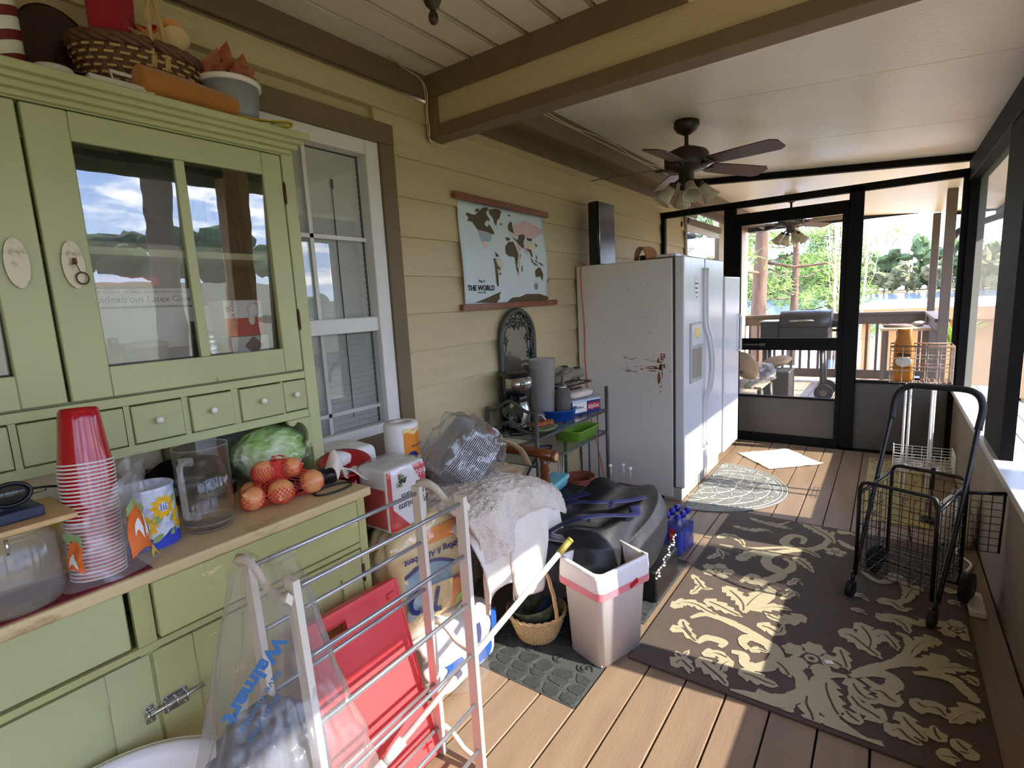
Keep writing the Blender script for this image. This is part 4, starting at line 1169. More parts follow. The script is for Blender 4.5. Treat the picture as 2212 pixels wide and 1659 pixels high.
def sack(b, c, d, sq=3.0, amp=0.08, fr=3.0, seed=0, sub=5, mi=0, rot=None, flat=None, ridge=False):
    """crumpled rounded box"""
    k0 = len(b.bm.verts)
    g = bmesh.ops.create_icosphere(b.bm, subdivisions=sub, radius=1.0)
    M = Euler(rot).to_matrix() if rot else None
    for v in g['verts']:
        p = v.co.copy()
        q = (abs(p.x) ** sq + abs(p.y) ** sq + abs(p.z) ** sq) ** (1 / sq)
        h = noise.noise(p * fr + V((seed * 3.3, seed, -seed))) + 0.5 * noise.noise(p * fr * 2.3 + V((seed, 0, seed)))
        if ridge: h = 0.4 - abs(h)
        p = p / q * (1 + amp * h)
        p = V((p.x * d[0] / 2, p.y * d[1] / 2, p.z * d[2] / 2))
        if M: p = M @ p
        p += V(c)
        if flat is not None and p.z < flat: p.z = flat
        v.co = p
    for f in {f for v in g['verts'] for f in v.link_faces}:
        f.smooth = True; f.material_index = mi
    return b

# ---- folding rack: two ladder frames joined by curved pieces
rk = thing('drying_rack', 'folding laundry rack of white wood and steel rods standing before the hutch', 'drying rack', (0.925, 0.83, 0.0))
def R_(n, b, m): return part(n, b, m, rk, world=True)
XF, XR, YR, YL = 1.02, 0.835, 1.098, 0.552
for (x, yy, lean) in ((XF, YR, 0.01), (XF, YL, 0.055), (XR, YR, 0.02), (XR, YL, 0.045)):
    b = MB()
    b.poly([(-0.0175, 0.945), (0.0175, 0.945), (0.0175 + lean, 0.0), (-0.0175 + lean, 0.0)], (x, yy + 0.008, 0), (1, 0, 0), (0, 0, 1), t=0.016)
    R_('post', b, 'rack_wood')
zr = [0.922, 0.757, 0.597, 0.428, 0.258, 0.096]
for xx in (XF, XR):
    for i, z in enumerate(zr):
        b = MB(); x2 = xx + (0.01 if xx == XF else 0.02) * (1 - z)
        x1 = xx + 0.05 * (1 - z)
        b.cyl((x1, YL, z), (x2, YR, z), 0.0062, n=10); R_('rod', b, 'rack_rod')
for yy in (YR, YL):
    for z0 in (0.93, 0.455, 0.03):
        b = MB()
        pts = spline([(XR - 0.012, yy + 0.016 if yy == YR else yy - 0.016, z0 + 0.012), (XR + 0.03, yy + 0.016 if yy == YR else yy - 0.016, z0 + 0.024), (XR + 0.07, yy + 0.016 if yy == YR else yy - 0.016, z0 + 0.012), (XR + 0.11, yy + 0.016 if yy == YR else yy - 0.016, z0 - 0.018), (XF - 0.025, yy + 0.016 if yy == YR else yy - 0.016, z0 - 0.028), (XF + 0.014, yy + 0.016 if yy == YR else yy - 0.016, z0 - 0.02)], 6)
        if z0 < 0.1: pts = [V((p.x, p.y, p.z + 0.03)) for p in pts]
        b.tube(pts, 0.012, n=4, flat=(0.8, 1.25)); R_('curved_link', b, 'rack_wood')

# ---- grocery bag hung on the left end of the rack
gb = thing('grocery_bag', 'translucent plastic grocery bag with mirrored blue print hanging from the rack', 'bag', (0.93, 0.50, 0.20))
def bagf(u, v):
    a = 2 * PI * u
    # v 0 top .. 1 bottom
    rx = (0.115 + 0.05 * v) if v < 0.35 else 0.1325 + 0.07 * math.sin((v - 0.35) / 0.65 * PI)
    ry = (0.055 + 0.5 * v ** 1.2 * 0.42) if v < 0.7 else 0.19 + 0.02 * (v - 0.7)
    k = 1.0 if v < 0.85 else math.cos((v - 0.85) / 0.15 * PI / 2 * 0.96)
    n = nz3(math.cos(a) * 1.4, math.sin(a) * 1.4, v * 2.2) * 0.22 + 0.07 * math.sin(9 * a + 3 * v) * (1 - 0.6 * v) + 0.04 * math.sin(17 * a - 4 * v) + 0.05 * nz3(math.cos(a) * 5, math.sin(a) * 5, v * 9)
    z = 0.955 - 0.72 * v - (0.055 * math.cos(a) ** 2 * (1 - v) ** 2)
    cx = 0.925 + 0.0 * v; cy = 0.548 - 0.02 * v
    return (cx + rx * k * (1 + n) * math.cos(a), cy + ry * k * (1 + n) * math.sin(a) - 0.0, z)
b = MB(); b.sheet(bagf, 80, 44, closed=True); part('bag_skin', b, 'bag_film', gb, world=True)
for s_ in (0, 1):
    b = MB(); yy = 0.545 + 0.012 * s_
    x0 = 0.815 if s_ == 0 else 0.99
    b.sheet(lambda u, v: (x0 + 0.05 * (u - 0.5) + 0.03 * math.sin(v * PI), 0.548 + 0.03 * math.cos(v * PI) , 0.90 + 0.062 * math.sin(v * PI)), 6, 12)
    part('bag_handle', b, 'bag_film', gb, world=True)
mat('print_blue', (56, 104, 150), 0.5)
gm = [('Walmart', 0.044, 0.795, 'print_blue', 0.002), ("Save money.", 0.024, 0.745, 'print_blue', 0.0), ('from your', 0.022, 0.71, 'print_blue', 0.0)]
for (tx, sz, zz, mm, bo) in gm:
    b = MB()
    M = basis((1.052 + (0.755 - zz) * 0.12, 0.44, zz), (0.10, -1, -0.75), (0.15, 0.7, -1))
    b.add(textbm(tx, sz, 0.0003, 'CENTER', 0, bo), M)
    part('printed_lettering', b, mm, gb, world=True)
b = MB(); sack(b, (0.92, 0.50, 0.44), (0.20, 0.24, 0.34), 2.4, 0.28, 2.4, 4, 5, ridge=True)
mat('bag_grey', (92, 92, 100), 0.25, var=0.3, vs=8, bump=0.7, bs=20)
solo('crumpled_bag', b, 'bag_grey', 'crumpled grey plastic bags stuffed inside the hanging grocery bag', 'bag')
# ---- white laundry tub, bottom left corner
lt = thing('laundry_tub', 'large round white plastic tub at the bottom left, before the hutch', 'tub', (0.88, 0.22, 0.0))
b = MB(); b.lathe([(0, 0.002), (0.17, 0.002), (0.235, 0.50), (0.250, 0.505), (0.252, 0.520), (0.238, 0.522), (0.228, 0.50), (0.164, 0.01), (0, 0.01)], n=56); part('tub_wall', b, 'bin_white', lt)
b = MB(); b.tube([(0.256 * math.cos(2 * PI * i / 56), 0.256 * math.sin(2 * PI * i / 56), 0.514) for i in range(56)], 0.006, n=7, closed=True); part('rim', b, 'bin_white', lt)

# ---- red folding table leaning on the hutch
rt = thing('folding_table', 'red folded plastic table with a hand hole leaning on the hutch base', 'table', (0.79, 0.90, 0.0))
b = MB()
u = V((0, 1, -0.02)).normalized(); v_ = V((-0.30, -0.28, 0.93)).normalized() if False else V((-0.265, -0.20, 0.94)).normalized()
M = basis((0.845, 0.90, 0.012), u, v_)
def rpoly(w0, h0, r=0.012):
    pts = []
    for (cx_, cy_, a0) in ((w0 / 2 - r, r, -90), (w0 / 2 - r, h0 - r, 0), (-w0 / 2 + r, h0 - r, 90), (-w0 / 2 + r, r, 180)):
        for k in range(4):
            a = math.radians(a0 + 30 * k); pts.append((cx_ + r * math.cos(a), cy_ + r * math.sin(a)))
    return pts
W, H = 0.36, 0.60
bb = bmesh.new()
mb = MB()
# panel in pieces round the hand hole
hx0, hx1, hy0, hy1 = -0.115, -0.035, 0.535, 0.565
for (a, c, d, e_) in ((-W / 2, W / 2, 0, hy0), (-W / 2, W / 2, hy1, H), (-W / 2, hx0, hy0, hy1), (hx1, W / 2, hy0, hy1)):
    mb.b2((a, d, 0), (c, e_, 0.018))
mb.b2((W / 2 - 0.004, 0, -0.02), (W / 2 + 0.004, H, 0.020)); mb.b2((-W / 2, H - 0.004, -0.02), (W / 2, H + 0.004, 0.020)); mb.b2((-W / 2 - 0.004, 0, -0.02), (-W / 2 + 0.004, H, 0.020))
mb.xf(M); part('table_top', mb, 'table_red', rt, world=True)
mb = MB(); mb.tube([(hx0 - 0.002, hy0, 0.019), (hx0 - 0.002, hy1, 0.019), (hx1, hy1, 0.019), (hx1, hy0, 0.019)], 0.003, n=6, closed=True); mb.b2((W / 2 - 0.05, H - 0.05, 0.018), (W / 2 - 0.015, H - 0.03, 0.026), bev=0.003)
mb.xf(M); part('hand_hole_rim', mb, 'table_red', rt, world=True)
mb = MB(); mb.b2((W / 2 - 0.045, 0.03, 0.019), (W / 2 - 0.041, 0.07, 0.0215)); mb.b2((W / 2 - 0.06, 0.05, 0.019), (W / 2 - 0.02, 0.054, 0.0215)); mb.xf(M); part('moulded_mark', mb, 'cup_red', rt, world=True)

# ---- mop pole leaning through the rack
pl = thing('mop_pole', 'white telescopic mop pole with a brass coloured tip leaning through the rack', 'pole', (0.82, 0.37, 0.0))
T = V((1.10, 1.60, 0.617)); B0 = V((0.886, 0.82, 0.183)); d_ = (T - B0).normalized(); Bt = B0 - d_ * 0.36
Bt = B0 - d_ * ((B0.z - 0.015) / d_.z)
b = MB(); b.cyl(B0, T - d_ * 0.07, 0.0105, n=16); part('upper_tube', b, 'pole_white', pl, world=True)
b = MB(); b.cyl(T - d_ * 0.07, T, 0.0125, n=16); b.cyl(T - d_ * 0.01, T + d_ * 0.002, 0.0128, n=16); part('tip', b, 'pole_brass', pl, 'brass coloured tip', world=True)
b = MB(); b.cyl(Bt, B0 + d_ * 0.06, 0.0145, n=16); b.cyl(B0 + d_ * 0.02, B0 + d_ * 0.09, 0.0165, n=16); part('lower_tube', b, 'pole_white', pl, world=True)

# ---- bench behind, with the packs on and before it
bn = thing('bench', 'low brown wooden bench half hidden under packs beside the hutch', 'bench', (0.28, 1.36, 0.0))
b = MB(); b.b2((0.06, 1.115, 0.69), (0.46, 1.60, 0.72), bev=0.004); part('bench_top', b, 'bench_wood', bn, world=True)
b = MB(); b.b2((0.09, 1.13, 0), (0.12, 1.16, 0.69)); b.b2((0.41, 1.13, 0), (0.44, 1.16, 0.69)); b.b2((0.09, 1.55, 0), (0.12, 1.58, 0.69)); b.b2((0.41, 1.55, 0), (0.44, 1.58, 0.69)); b.b2((0.425, 1.16, 0.05), (0.44, 1.55, 0.66)); part('bench_base', b, 'bench_wood', bn, world=True)
b = MB(); sack(b, (0.27, 1.23, 0.85), (0.22, 0.19, 0.25), 9, 0.04, 2, 8); solo('white_carton', b, 'tissue', 'white wrapped block standing by the window, behind the red dish', 'packet')
rd = thing('red_dish', 'red plastic dish with a rim tipped against the white block by the hutch', 'dish', (0.40, 1.15, 0.915))
b = MB(); b.lathe([(0, 0), (0.055, 0), (0.075, 0.03), (0.095, 0.034), (0.096, 0.038), (0.072, 0.036), (0.05, 0.006), (0, 0.006)], n=40, M=Euler((0.12, 0.28, 0)).to_matrix()); part('dish', b, 'plate_red', rd)
b = MB(); sack(b, (0.41, 1.19, 0.815), (0.12, 0.12, 0.18), 6, 0.04, 2, 3); solo('red_packet', b, 'cup_red', 'red packet under the red dish, beside the napkin pack', 'packet')
b = MB(); 
def nap(u, v):
    x = 0.47 + 0.06 * u; y = 1.02 + 0.155 * v
    return (x + 0.02 * math.sin(5 * v + 3 * u), y, 0.945 + 0.075 * math.exp(-((v - 0.18) / 0.16) ** 2) * (1 - 0.5 * u) - 0.03 * v + 0.018 * math.sin(9 * v + 4 * u))
b.sheet(nap, 16, 40, t=0.004); solo('cloth_napkin', b, 'linen', 'crumpled cream napkin draped over the black flask', 'napkin')
# paper towel roll, print upside down
pr2 = thing('paper_towel_roll', 'upright wrapped paper towel roll with an orange printed side', 'paper towel', (0.335, 1.495, 0.7205))
b = MB(); b.lathe([(0, 0), (0.058, 0), (0.062, 0.004), (0.062, 0.292), (0.056, 0.302), (0.02, 0.304), (0.018, 0.298), (0, 0.298)], n=40); part('roll', b, 'tissue', pr2)
b = MB(); b.sheet(lambda u, v: (0.0635 * math.cos(-0.62 + 1.15 * u), 0.0635 * math.sin(-0.62 + 1.15 * u), 0.004 + 0.275 * v), 16, 4); part('orange_wrap', b, 'pack_orange', pr2)
b = MB(); b.sheet(lambda u, v: (0.0642 * math.cos(-0.62 + 1.15 * u), 0.0642 * math.sin(-0.62 + 1.15 * u), 0.004 + (0.045 - 0.03 * u) * v), 16, 2); part('navy_band', b, 'ink_navy', pr2)
b = MB(); b.sheet(lambda u, v: (0.0645 * math.cos(-0.62 + 1.15 * u), 0.0645 * math.sin(-0.62 + 1.15 * u), 0.262 + 0.018 * v + 0.006 * math.sin(9 * u)), 16, 2); part('yellow_band', b, 'pack_yellow', pr2)
def cyl_text(txt, size, r, a0, z0, par, m, flip=True, name='lettering', depth=0.0003, bold=0.0):
    bb = MB(); bb.add(textbm(txt, size, depth, 'CENTER', 0, bold))
    if flip: bb.xf(Matrix.Rotation(PI, 4, 'Z'))
    for v in bb.bm.verts:
        a = a0 + v.co.x / r; q = r + v.co.z
        v.co = V((q * math.cos(a), q * math.sin(a), z0 + v.co.y))
    return part(name, bb, m, par)
bb = MB(); bb.sheet(lambda u, v: (0.0648 * math.cos(0.17 + 0.62 * v * math.cos(2 * PI * u)), 0.0648 * math.sin(0.17 + 0.62 * v * math.cos(2 * PI * u)), 0.118 + 0.04 * v * math.sin(2 * PI * u)), 24, 2, closed=True); part('white_oval', bb, 'ink_white', pr2)
bb = MB(); bb.sheet(lambda u, v: (0.0650 * math.cos(-0.15 + 0.36 * v * math.cos(2 * PI * u)), 0.0650 * math.sin(-0.15 + 0.36 * v * math.cos(2 * PI * u)), 0.160 + 0.024 * v * math.sin(2 * PI * u)), 24, 2, closed=True); part('badge', bb, 'ink_navy', pr2)
cyl_text('Sparkle', 0.040, 0.0660, 0.14, 0.115, pr2, 'ink_navy', bold=0.001)
cyl_text('paper towels', 0.013, 0.0650, 0.30, 0.205, pr2, 'ink_navy')
cyl_text('6', 0.022, 0.0655, -0.15, 0.16, pr2, 'ink_yellow')
pr2.scale = (1.2, 1.2, 1)
# napkin pack, upside down
np_ = thing('napkin_pack', 'upside-down pack of paper napkins in clear and red wrap, under the counter end', 'napkins', (0.58, 1.235, 0.715))
b = MB(); b.box((0.56, 1.235, 0.832), (0.155, 0.185, 0.232), bev=0.012, seg=3); part('napkin_block', b, 'pack_white', np_, world=True)
b = MB(); b.b2((0.50, 1.1405, 0.73), (0.625, 1.1425, 0.875)); b.b2((0.636, 1.145, 0.722), (0.6385, 1.162, 0.94)); b.poly([(1.162, 0.72), (1.235, 0.72), (1.162, 0.80)], (0.6392, 0, 0), (0, 1, 0), (0, 0, 1), t=0.001); b.poly([(1.262, 0.94), (1.325, 0.94), (1.325, 0.835)], (0.6392, 0, 0), (0, 1, 0), (0, 0, 1), t=0.001); part('red_print', b, 'ink_red', np_, world=True)
b = MB()
rs_ = random.Random(5)
for k in range(22):
    a = rs_.uniform(0, 2 * PI); q = rs_.uniform(0, 0.022); l = rs_.uniform(0, PI)
    b.box((0.6400, 1.205 + q * math.cos(a), 0.895 + q * math.sin(a)), (0.001, 0.018, 0.006), rot=(l, 0, 0))
part('salad_picture', b, 'glaze_green', np_, world=True)
label_on(np_, 'Premium', 0.040, (0.6398, 1.262, 0.800), (0, -1, 0), (0, 0, -1), 'ink_black', shear=0.3)
label_on(np_, 'Napkins', 0.036, (0.6398, 1.262, 0.835), (0, -1, 0), (0, 0, -1), 'ink_black', shear=0.3)
label_on(np_, '660', 0.036, (0.6405, 1.302, 0.905), (0, -1, 0), (0, 0, -1), 'ink_white')
b = MB(); sack(b, (0.56, 1.235, 0.835), (0.172, 0.20, 0.248), 8, 0.03, 3, 5); part('clear_wrap', b, 'bag_film_clear', np_, world=True)
# big upside-down towel pack
tp = thing('paper_towel_pack', 'large upside-down plastic pack of kitchen rolls in yellow and orange wrap', 'paper towels', (0.57, 1.34, 0.29))
b = MB(); sack(b, (0.56, 1.345, 0.495), (0.20, 0.42, 0.43), 4.5, 0.07, 2.4, 7, 5); part('pack', b, 'pack_yellow', tp, world=True)
def pk(u, v): # point on pack front; u along y 0..1, v up 0..1
    y = 1.17 + 0.36 * u; z = 0.31 + 0.37 * v
    e_ = 0.02 * ((2 * u - 1) ** 4 + (2 * v - 1) ** 4)
    return V((0.667 - e_ + 0.006 * math.sin(7 * u + 5 * v), y, z))
def pk_patch(u0, u1, v0, v1, m, name, dx, cut=None):
    bb = MB(); bb.sheet(lambda u, v: pk(u0 + (u1 - u0) * u, (v0 + (v1 - v0) * v) + (cut(u) if cut else 0)) + V((dx, 0, 0)), 16, 8); part(name, bb, m, tp, world=True)
pk_patch(0.0, 0.62, 0.14, 0.62, 'pack_teal', 'picture_panel', 0.006, lambda u: 0.10 * math.sin(PI * u) - 0.08 * u)
pk_patch(0.0, 0.66, 0.60, 0.64, 'ink_navy', 'navy_stripe', 0.010, lambda u: 0.10 * math.sin(PI * u) - 0.08 * u)
pk_patch(0.30, 1.0, 0.86, 1.0, 'pack_orange', 'orange_band', 0.008, lambda u: -0.04 * u)
pk_patch(0.62, 1.0, 0.0, 0.34, 'pack_orange', 'orange_corner', 0.008, lambda u: 0.05 * u)
pk_patch(0.70, 1.0, -0.06, 0.10, 'pack_green', 'green_corner', 0.010, lambda u: 0.10 * u)
pk_patch(0.30, 0.62, 0.10, 0.42, 'ink_white' if False else 'pack_yellow', 'pale_panel', 0.012, lambda u: -0.05 * u)
def pk_text(txt, size, u, v, m, rot=PI, bold=0.0, dx=0.014):
    bb = MB(); bb.add(textbm(txt, size, 0.0003, 'CENTER', 0, bold)); bb.xf(Matrix.Rotation(rot, 4, 'Z'))
    p0 = pk(u, v); bb.xf(basis(p0 + V((dx, 0, 0)), (0, 1, 0), (0, 0, 1))); part('lettering', bb, m, tp, world=True)
pk_text('Strong & Absorbent', 0.036, 0.36, 0.76, 'ink_navy', PI - 0.12, 0.0006)
pk_text('TO', 0.13, 0.22, 0.32, 'ink_navy', PI - 0.35, 0.003)
pk_text('Customizable', 0.026, 0.80, 0.78, 'ink_black', PI + 0.55)
pk_text('THE ROLL', 0.026, 0.78, 0.36, 'ink_navy', PI)
pk_text('FITS', 0.03, 0.80, 0.50, 'ink_navy', PI)
b = MB(); sack(b, (0.565, 1.36, 0.49), (0.235, 0.50, 0.47), 4, 0.10, 3.0, 17, 5); part('clear_wrap', b, 'bag_film_clear', tp, world=True)
# lower white and blue pack
lp = thing('tissue_pack', 'white plastic pack with bright blue print on the floor under the yellow pack', 'packet', (0.60, 1.40, 0.0))
b = MB(); sack(b, (0.60, 1.42, 0.135), (0.26, 0.40, 0.265), 5, 0.07, 2.6, 12, 5, flat=0.001); part('pack', b, 'pack_white', lp, world=True)
def lo(u, v): return V((0.732 - 0.012 * (2 * u - 1) ** 4 + 0.004 * math.sin(8 * u), 1.26 + 0.32 * u, 0.02 + 0.22 * v))
for (u0, u1, v0, v1, m) in ((0.0, 0.25, 0.42, 0.62, 'ink_blue'), (0.5, 0.8, 0.15, 0.5, 'ink_blue'), (0.55, 0.66, 0.55, 0.95, 'ink_navy'), (0.85, 1.0, 0.5, 1.0, 'ink_blue')):
    bb = MB(); bb.sheet(lambda u, v: lo(u0 + (u1 - u0) * (u + 0.25 * math.sin(3 * v)), v0 + (v1 - v0) * v) + V((0.006, 0, 0)), 10, 8); part('blue_print', bb, m, lp, world=True)
b = MB(); b.sheet(lambda u, v: (0.72 + 0.08 * math.sin(u * PI) * v + 0.01 * math.sin(9 * u), 1.40 + 0.24 * (u - 0.5), 0.27 - 0.25 * v + 0.015 * math.sin(7 * v)), 14, 12); part('loose_film', b, 'bag_film_clear', lp, world=True)

# ---- foil pans nested in a plastic bag, leaning
fp_loc = (0.52, 1.70, 0.835)
def pan():
    t = thing('foil_pan', 'nested foil tray in the tilted clear bag beside the paper towel', 'foil tray', fp_loc, group='nested foil trays in the clear bag')
    b = MB()
    def rr_(w0, l0, z): # rounded rectangle ring
        return [(w0 * (abs(math.cos(a)) ** 0.5) * (1 if math.cos(a) > 0 else -1), l0 * (abs(math.sin(a)) ** 0.5) * (1 if math.sin(a) > 0 else -1), z) for a in [2 * PI * i / 40 for i in range(40)]]
    rings = [rr_(0.080, 0.105, 0.0), rr_(0.105, 0.130, 0.05), rr_(0.117, 0.143, 0.05), rr_(0.117, 0.143, 0.047)]
    vs = [b._vs([V(p) for p in r]) for r in rings]
    for A, B in zip(vs, vs[1:]):
        for i in range(40): b._f([A[i], A[(i + 1) % 40], B[(i + 1) % 40], B[i]], 0, True)
    b._f(vs[0][::-1])
    part('tray', b, 'foil', t)
    return t
p0_ = pan()
ax = V((-0.30, -0.66, 0.68)).normalized(); pe = ax.to_track_quat('Z', 'Y').to_euler()
pans = [p0_] + [copy_tree(p0_) for _ in range(17)]
for i, t in enumerate(pans):
    t.location = V(fp_loc) + ax * (-0.10 + 0.0092 * i) + V((0, 0.0, 0.0)); t.rotation_euler = pe
pans[0]['label'] = 'foil tray at the lower right end of the nested stack in the clear bag'; pans[-1]['label'] = 'foil tray at the upper left end of the nested stack in the clear bag'
b = MB(); sack(b, (0, 0, 0.0), (0.27, 0.33, 0.30), 4, 0.16, 3.2, 23, 5); 
solo('tray_bag', b, 'bag_film_clear', 'clear crinkled plastic bag holding the foil trays', 'bag', loc=V(fp_loc) + ax * 0.02, rot=pe)

# ---- wooden armchair buried under bags and towels
ch = thing('armchair', 'brown wooden armchair with turned arm posts, buried under bags and towels', 'chair', (0.42, 1.95, 0.0))
b = MB(); b.box((0.40, 1.95, 0.435), (0.46, 0.52, 0.04), bev=0.012); part('seat', b, 'chair_wood', ch, world=True)
for (x, y) in ((0.58, 1.72), (0.58, 2.20), (0.22, 1.74), (0.22, 2.16)):
    b = MB(); b.lathe([(0, 0), (0.013, 0), (0.016, 0.05), (0.022, 0.16), (0.017, 0.20), (0.021, 0.23), (0.016, 0.30), (0.019, 0.415), (0, 0.415)], (x, y, 0), n=14); part('leg', b, 'chair_wood', ch, world=True)
for y in (1.70, 2.24):
    b = MB(); b.lathe([(0, 0), (0.018, 0), (0.024, 0.05), (0.03, 0.10), (0.022, 0.15), (0.027, 0.17), (0.02, 0.20), (0.028, 0.235), (0, 0.235)], (0.585, y, 0.455), n=16); part('arm_post', b, 'chair_wood', ch, world=True)
    b = MB(); b.tube([(0.20, y, 0.70), (0.30, y, 0.705), (0.42, y, 0.715), (0.54, y, 0.715), (0.66, y, 0.705)], [0.020, 0.024, 0.030, 0.026, 0.030], n=14); b.cyl((0.645, y, 0.705), (0.662, y, 0.705), 0.031, n=16); part('arm', b, 'chair_wood', ch, world=True)
b = MB()
for k in range(6): b.cyl((0.21, 1.76 + 0.076 * k, 0.455), (0.17, 1.76 + 0.076 * k, 0.66), 0.009, n=8)
b.tube([(0.17, 1.70, 0.66), (0.16, 1.95, 0.67), (0.17, 2.22, 0.66)], 0.022, n=12); part('backrest', b, 'chair_wood', ch, world=True)
b = MB(); b.cyl((0.648, 2.24, 0.705), (0.6635, 2.24, 0.705), 0.020, n=14); part('worn_end', b, 'board_wood', ch, 'pale worn end of the arm', world=True)
b = MB(); sack(b, (0.42, 1.98, 0.585), (0.26, 0.34, 0.22), 3, 0.16, 2.4, 3); b.tube(spline([(0.40, 1.86, 0.68), (0.44, 1.84, 0.83), (0.52, 1.92, 0.86), (0.58, 2.02, 0.80), (0.60, 2.07, 0.70)], 6), 0.016, n=6, flat=(1.6, 0.3))
solo('tan_rucksack', b, 'canvas_tan', 'tan canvas rucksack with a raised strap on the armchair seat', 'rucksack')
b = MB(); b.tube([(0.41, 1.86, 0.82), (0.405, 1.86, 0.895), (0.415, 1.875, 0.905), (0.425, 1.89, 0.895), (0.42, 1.89, 0.82)], 0.0045, n=7); b.box((0.415, 1.875, 0.80), (0.012, 0.05, 0.05), bev=0.004)
solo('cane_clip', b, 'wicker_light', 'pale plastic clip standing up between the foil trays and the rucksack', 'clip')
b = MB(); b.ball((0.60, 1.87, 0.66), (0.05, 0.06, 0.055), 3, 0.15, 2, 4); solo('denim_cap', b, 'denim', 'bit of blue denim cap beside the foil tray bag', 'cap')
b = MB(); b.box((0.24, 2.10, 0.79), (0.12, 0.22, 0.05), rot=(0.1, 0, 0.2), bev=0.008); cr_ = solo('crimson_box', b, 'cup_red', 'dark crimson box lying behind the armchair arm', 'box')
label_on(cr_, 'Canyon', 0.03, (0.31, 2.11, 0.80), (-0.2, 1, 0), FZ, 'ink_black')

# ---- towels hanging over the near arm and front
def drape(u, v, y0, y1, x0, zt, drop, seed, fold, edge=0.72):
    y = y0 + (y1 - y0) * u
    L = 0.36 + drop; s = v * L
    flat_len = 0.36
    zt_ = zt + 0.05 * math.sin(u * PI) - 0.06 * u * u
    if s < flat_len:
        t = s / flat_len; x = x0 + t * (edge - x0); z = zt_ - 0.04 * (1 - t) - 0.05 * t ** 3
    else:
        t = (s - flat_len); x = edge + 0.05 * (1 - math.exp(-t * 12)); z = zt_ - 0.05 - t
    n = nz3(u * 4 + seed, v * 3, seed) ; f = math.sin(u * fold + seed) * min(1, v * 1.5) * 0.028
    return (x + f + 0.03 * n, y + 0.04 * nz3(u * 3, v * 4, seed + 9) + 0.05 * (v - 0.5) * (0.5 - u), z + 0.012 * n)
b = MB(); b.sheet(lambda u, v: drape(u, v, 1.56, 1.98, 0.60, 0.70, 0.40 + 0.06 * math.sin(u * 6) - 0.20 * abs(u - 0.45), 2.0, 11, edge=0.79), 60, 60, t=0.008)
solo('ribbed_towel', b, 'towel_rib', 'cream ribbed towel hanging lowest over the armchair front', 'towel')
b = MB(); b.sheet(lambda u, v: drape(u, v, 1.40, 2.02, 0.40, 0.745, 0.13 + 0.05 * math.sin(u * 5 + 1), 5.0, 14, edge=0.80), 90, 70, t=0.016)
for v in b.bm.verts: v.co += V((noise.noise(v.co * 55), noise.noise(v.co * 55 + V((5, 0, 0))), noise.noise(v.co * 55 + V((0, 9, 0))))) * 0.009
solo('shaggy_towel', b, 'towel_shag', 'cream shaggy bath towel spread over the pile beside the foil trays', 'towel')
b = MB(); b.sheet(lambda u, v: drape(u, v, 1.40, 1.66, 0.62, 0.66, 0.28 + 0.04 * math.sin(u * 7), 8.0, 9, edge=0.77), 40, 50, t=0.007)
solo('striped_towel', b, 'towel_rib', 'cream finely striped towel hanging left of the lowest towel', 'towel')

# ---- black cover bag with blue straps on a dark crate
b = MB(); b.b2((0.68, 2.06, 0.008), (1.06, 2.56, 0.21), bev=0.01); solo('dark_crate', b, 'cooler_dark', 'dark storage crate in shadow under the black cover bag', 'crate')
bc = thing('cover_bag', 'large collapsed black nylon bag with royal blue straps', 'bag', (0.92, 2.22, 0.215))
b = MB()
def cov(u, v):
    a = 2 * PI * u
    rx, ry = 0.26, 0.41
    prof_r = [1.0, 1.04, 1.0, 0.9, 0.66, 0.0][0:]
    zz = [0.0, 0.10, 0.20, 0.28, 0.31, 0.22]
    t = v * 5; i = min(int(t), 4); f = t - i
    r = prof_r[i] * (1 - f) + prof_r[i + 1] * f; z = zz[i] * (1 - f) + zz[i + 1] * f
    q = (abs(math.cos(a)) ** 3.4 + abs(math.sin(a)) ** 3.4) ** (-1 / 3.4)
    n = nz3(math.cos(a) * 1.8 * r, math.sin(a) * 1.8 * r, v * 1.5)
    x = 0.90 + rx * r * q * math.cos(a) * (1 + 0.10 * n); y = 2.22 + ry * r * q * math.sin(a) * (1 + 0.10 * n)
    zt = 0.215 + z * 0.82 * (1 + 0.35 * n) + 0.16 * max(0, (y - 2.25)) * v
    return (x, y, zt)
b.sheet(cov, 96, 60, closed=True)
part('bag_body', b, 'black_nylon', bc, world=True)
b = MB()
def topz(x, y): 
    dx, dy = (x - 0.90) / 0.26, (y - 2.22) / 0.42
    r = min(1, math.hypot(dx, dy)); n = nz3(dx * 1.8, dy * 1.8, 1.2)
    return 0.215 + 0.248 * (1 + 0.35 * n) - 0.06 * max(0, r - 0.5) + 0.02 + 0.12 * max(0, y - 2.25)
def strap(pts, w0=0.022):
    bb = MB(); P = spline([(x, y, topz(x, y) + h) for x, y, h in pts], 8)
    bb.tube(P, w0, n=8, flat=(1.0, 0.16)); return bb
part('strap', strap([(0.74, 2.0, 0.01), (0.80, 2.10, 0.03), (0.90, 2.22, 0.02), (0.99, 2.35, 0.02), (1.06, 2.44, 0.0)]), 'strap_blue', bc, world=True)
part('strap', strap([(0.80, 1.86, 0.02), (0.90, 1.92, 0.035), (1.0, 2.02, 0.04), (1.08, 2.14, 0.035), (1.10, 2.22, 0.03), (1.07, 2.27, 0.02)], 0.026), 'strap_blue', bc, world=True)
part('strap', strap([(0.70, 1.88, 0.0), (0.68, 2.0, 0.01), (0.68, 2.15, 0.012), (0.70, 2.32, 0.012), (0.74, 2.42, 0.01)], 0.03), 'strap_blue', bc, world=True)
part('strap', strap([(0.95, 2.30, 0.03), (0.98, 2.24, 0.035), (1.0, 2.16, 0.03)], 0.012), 'strap_blue', bc, world=True)
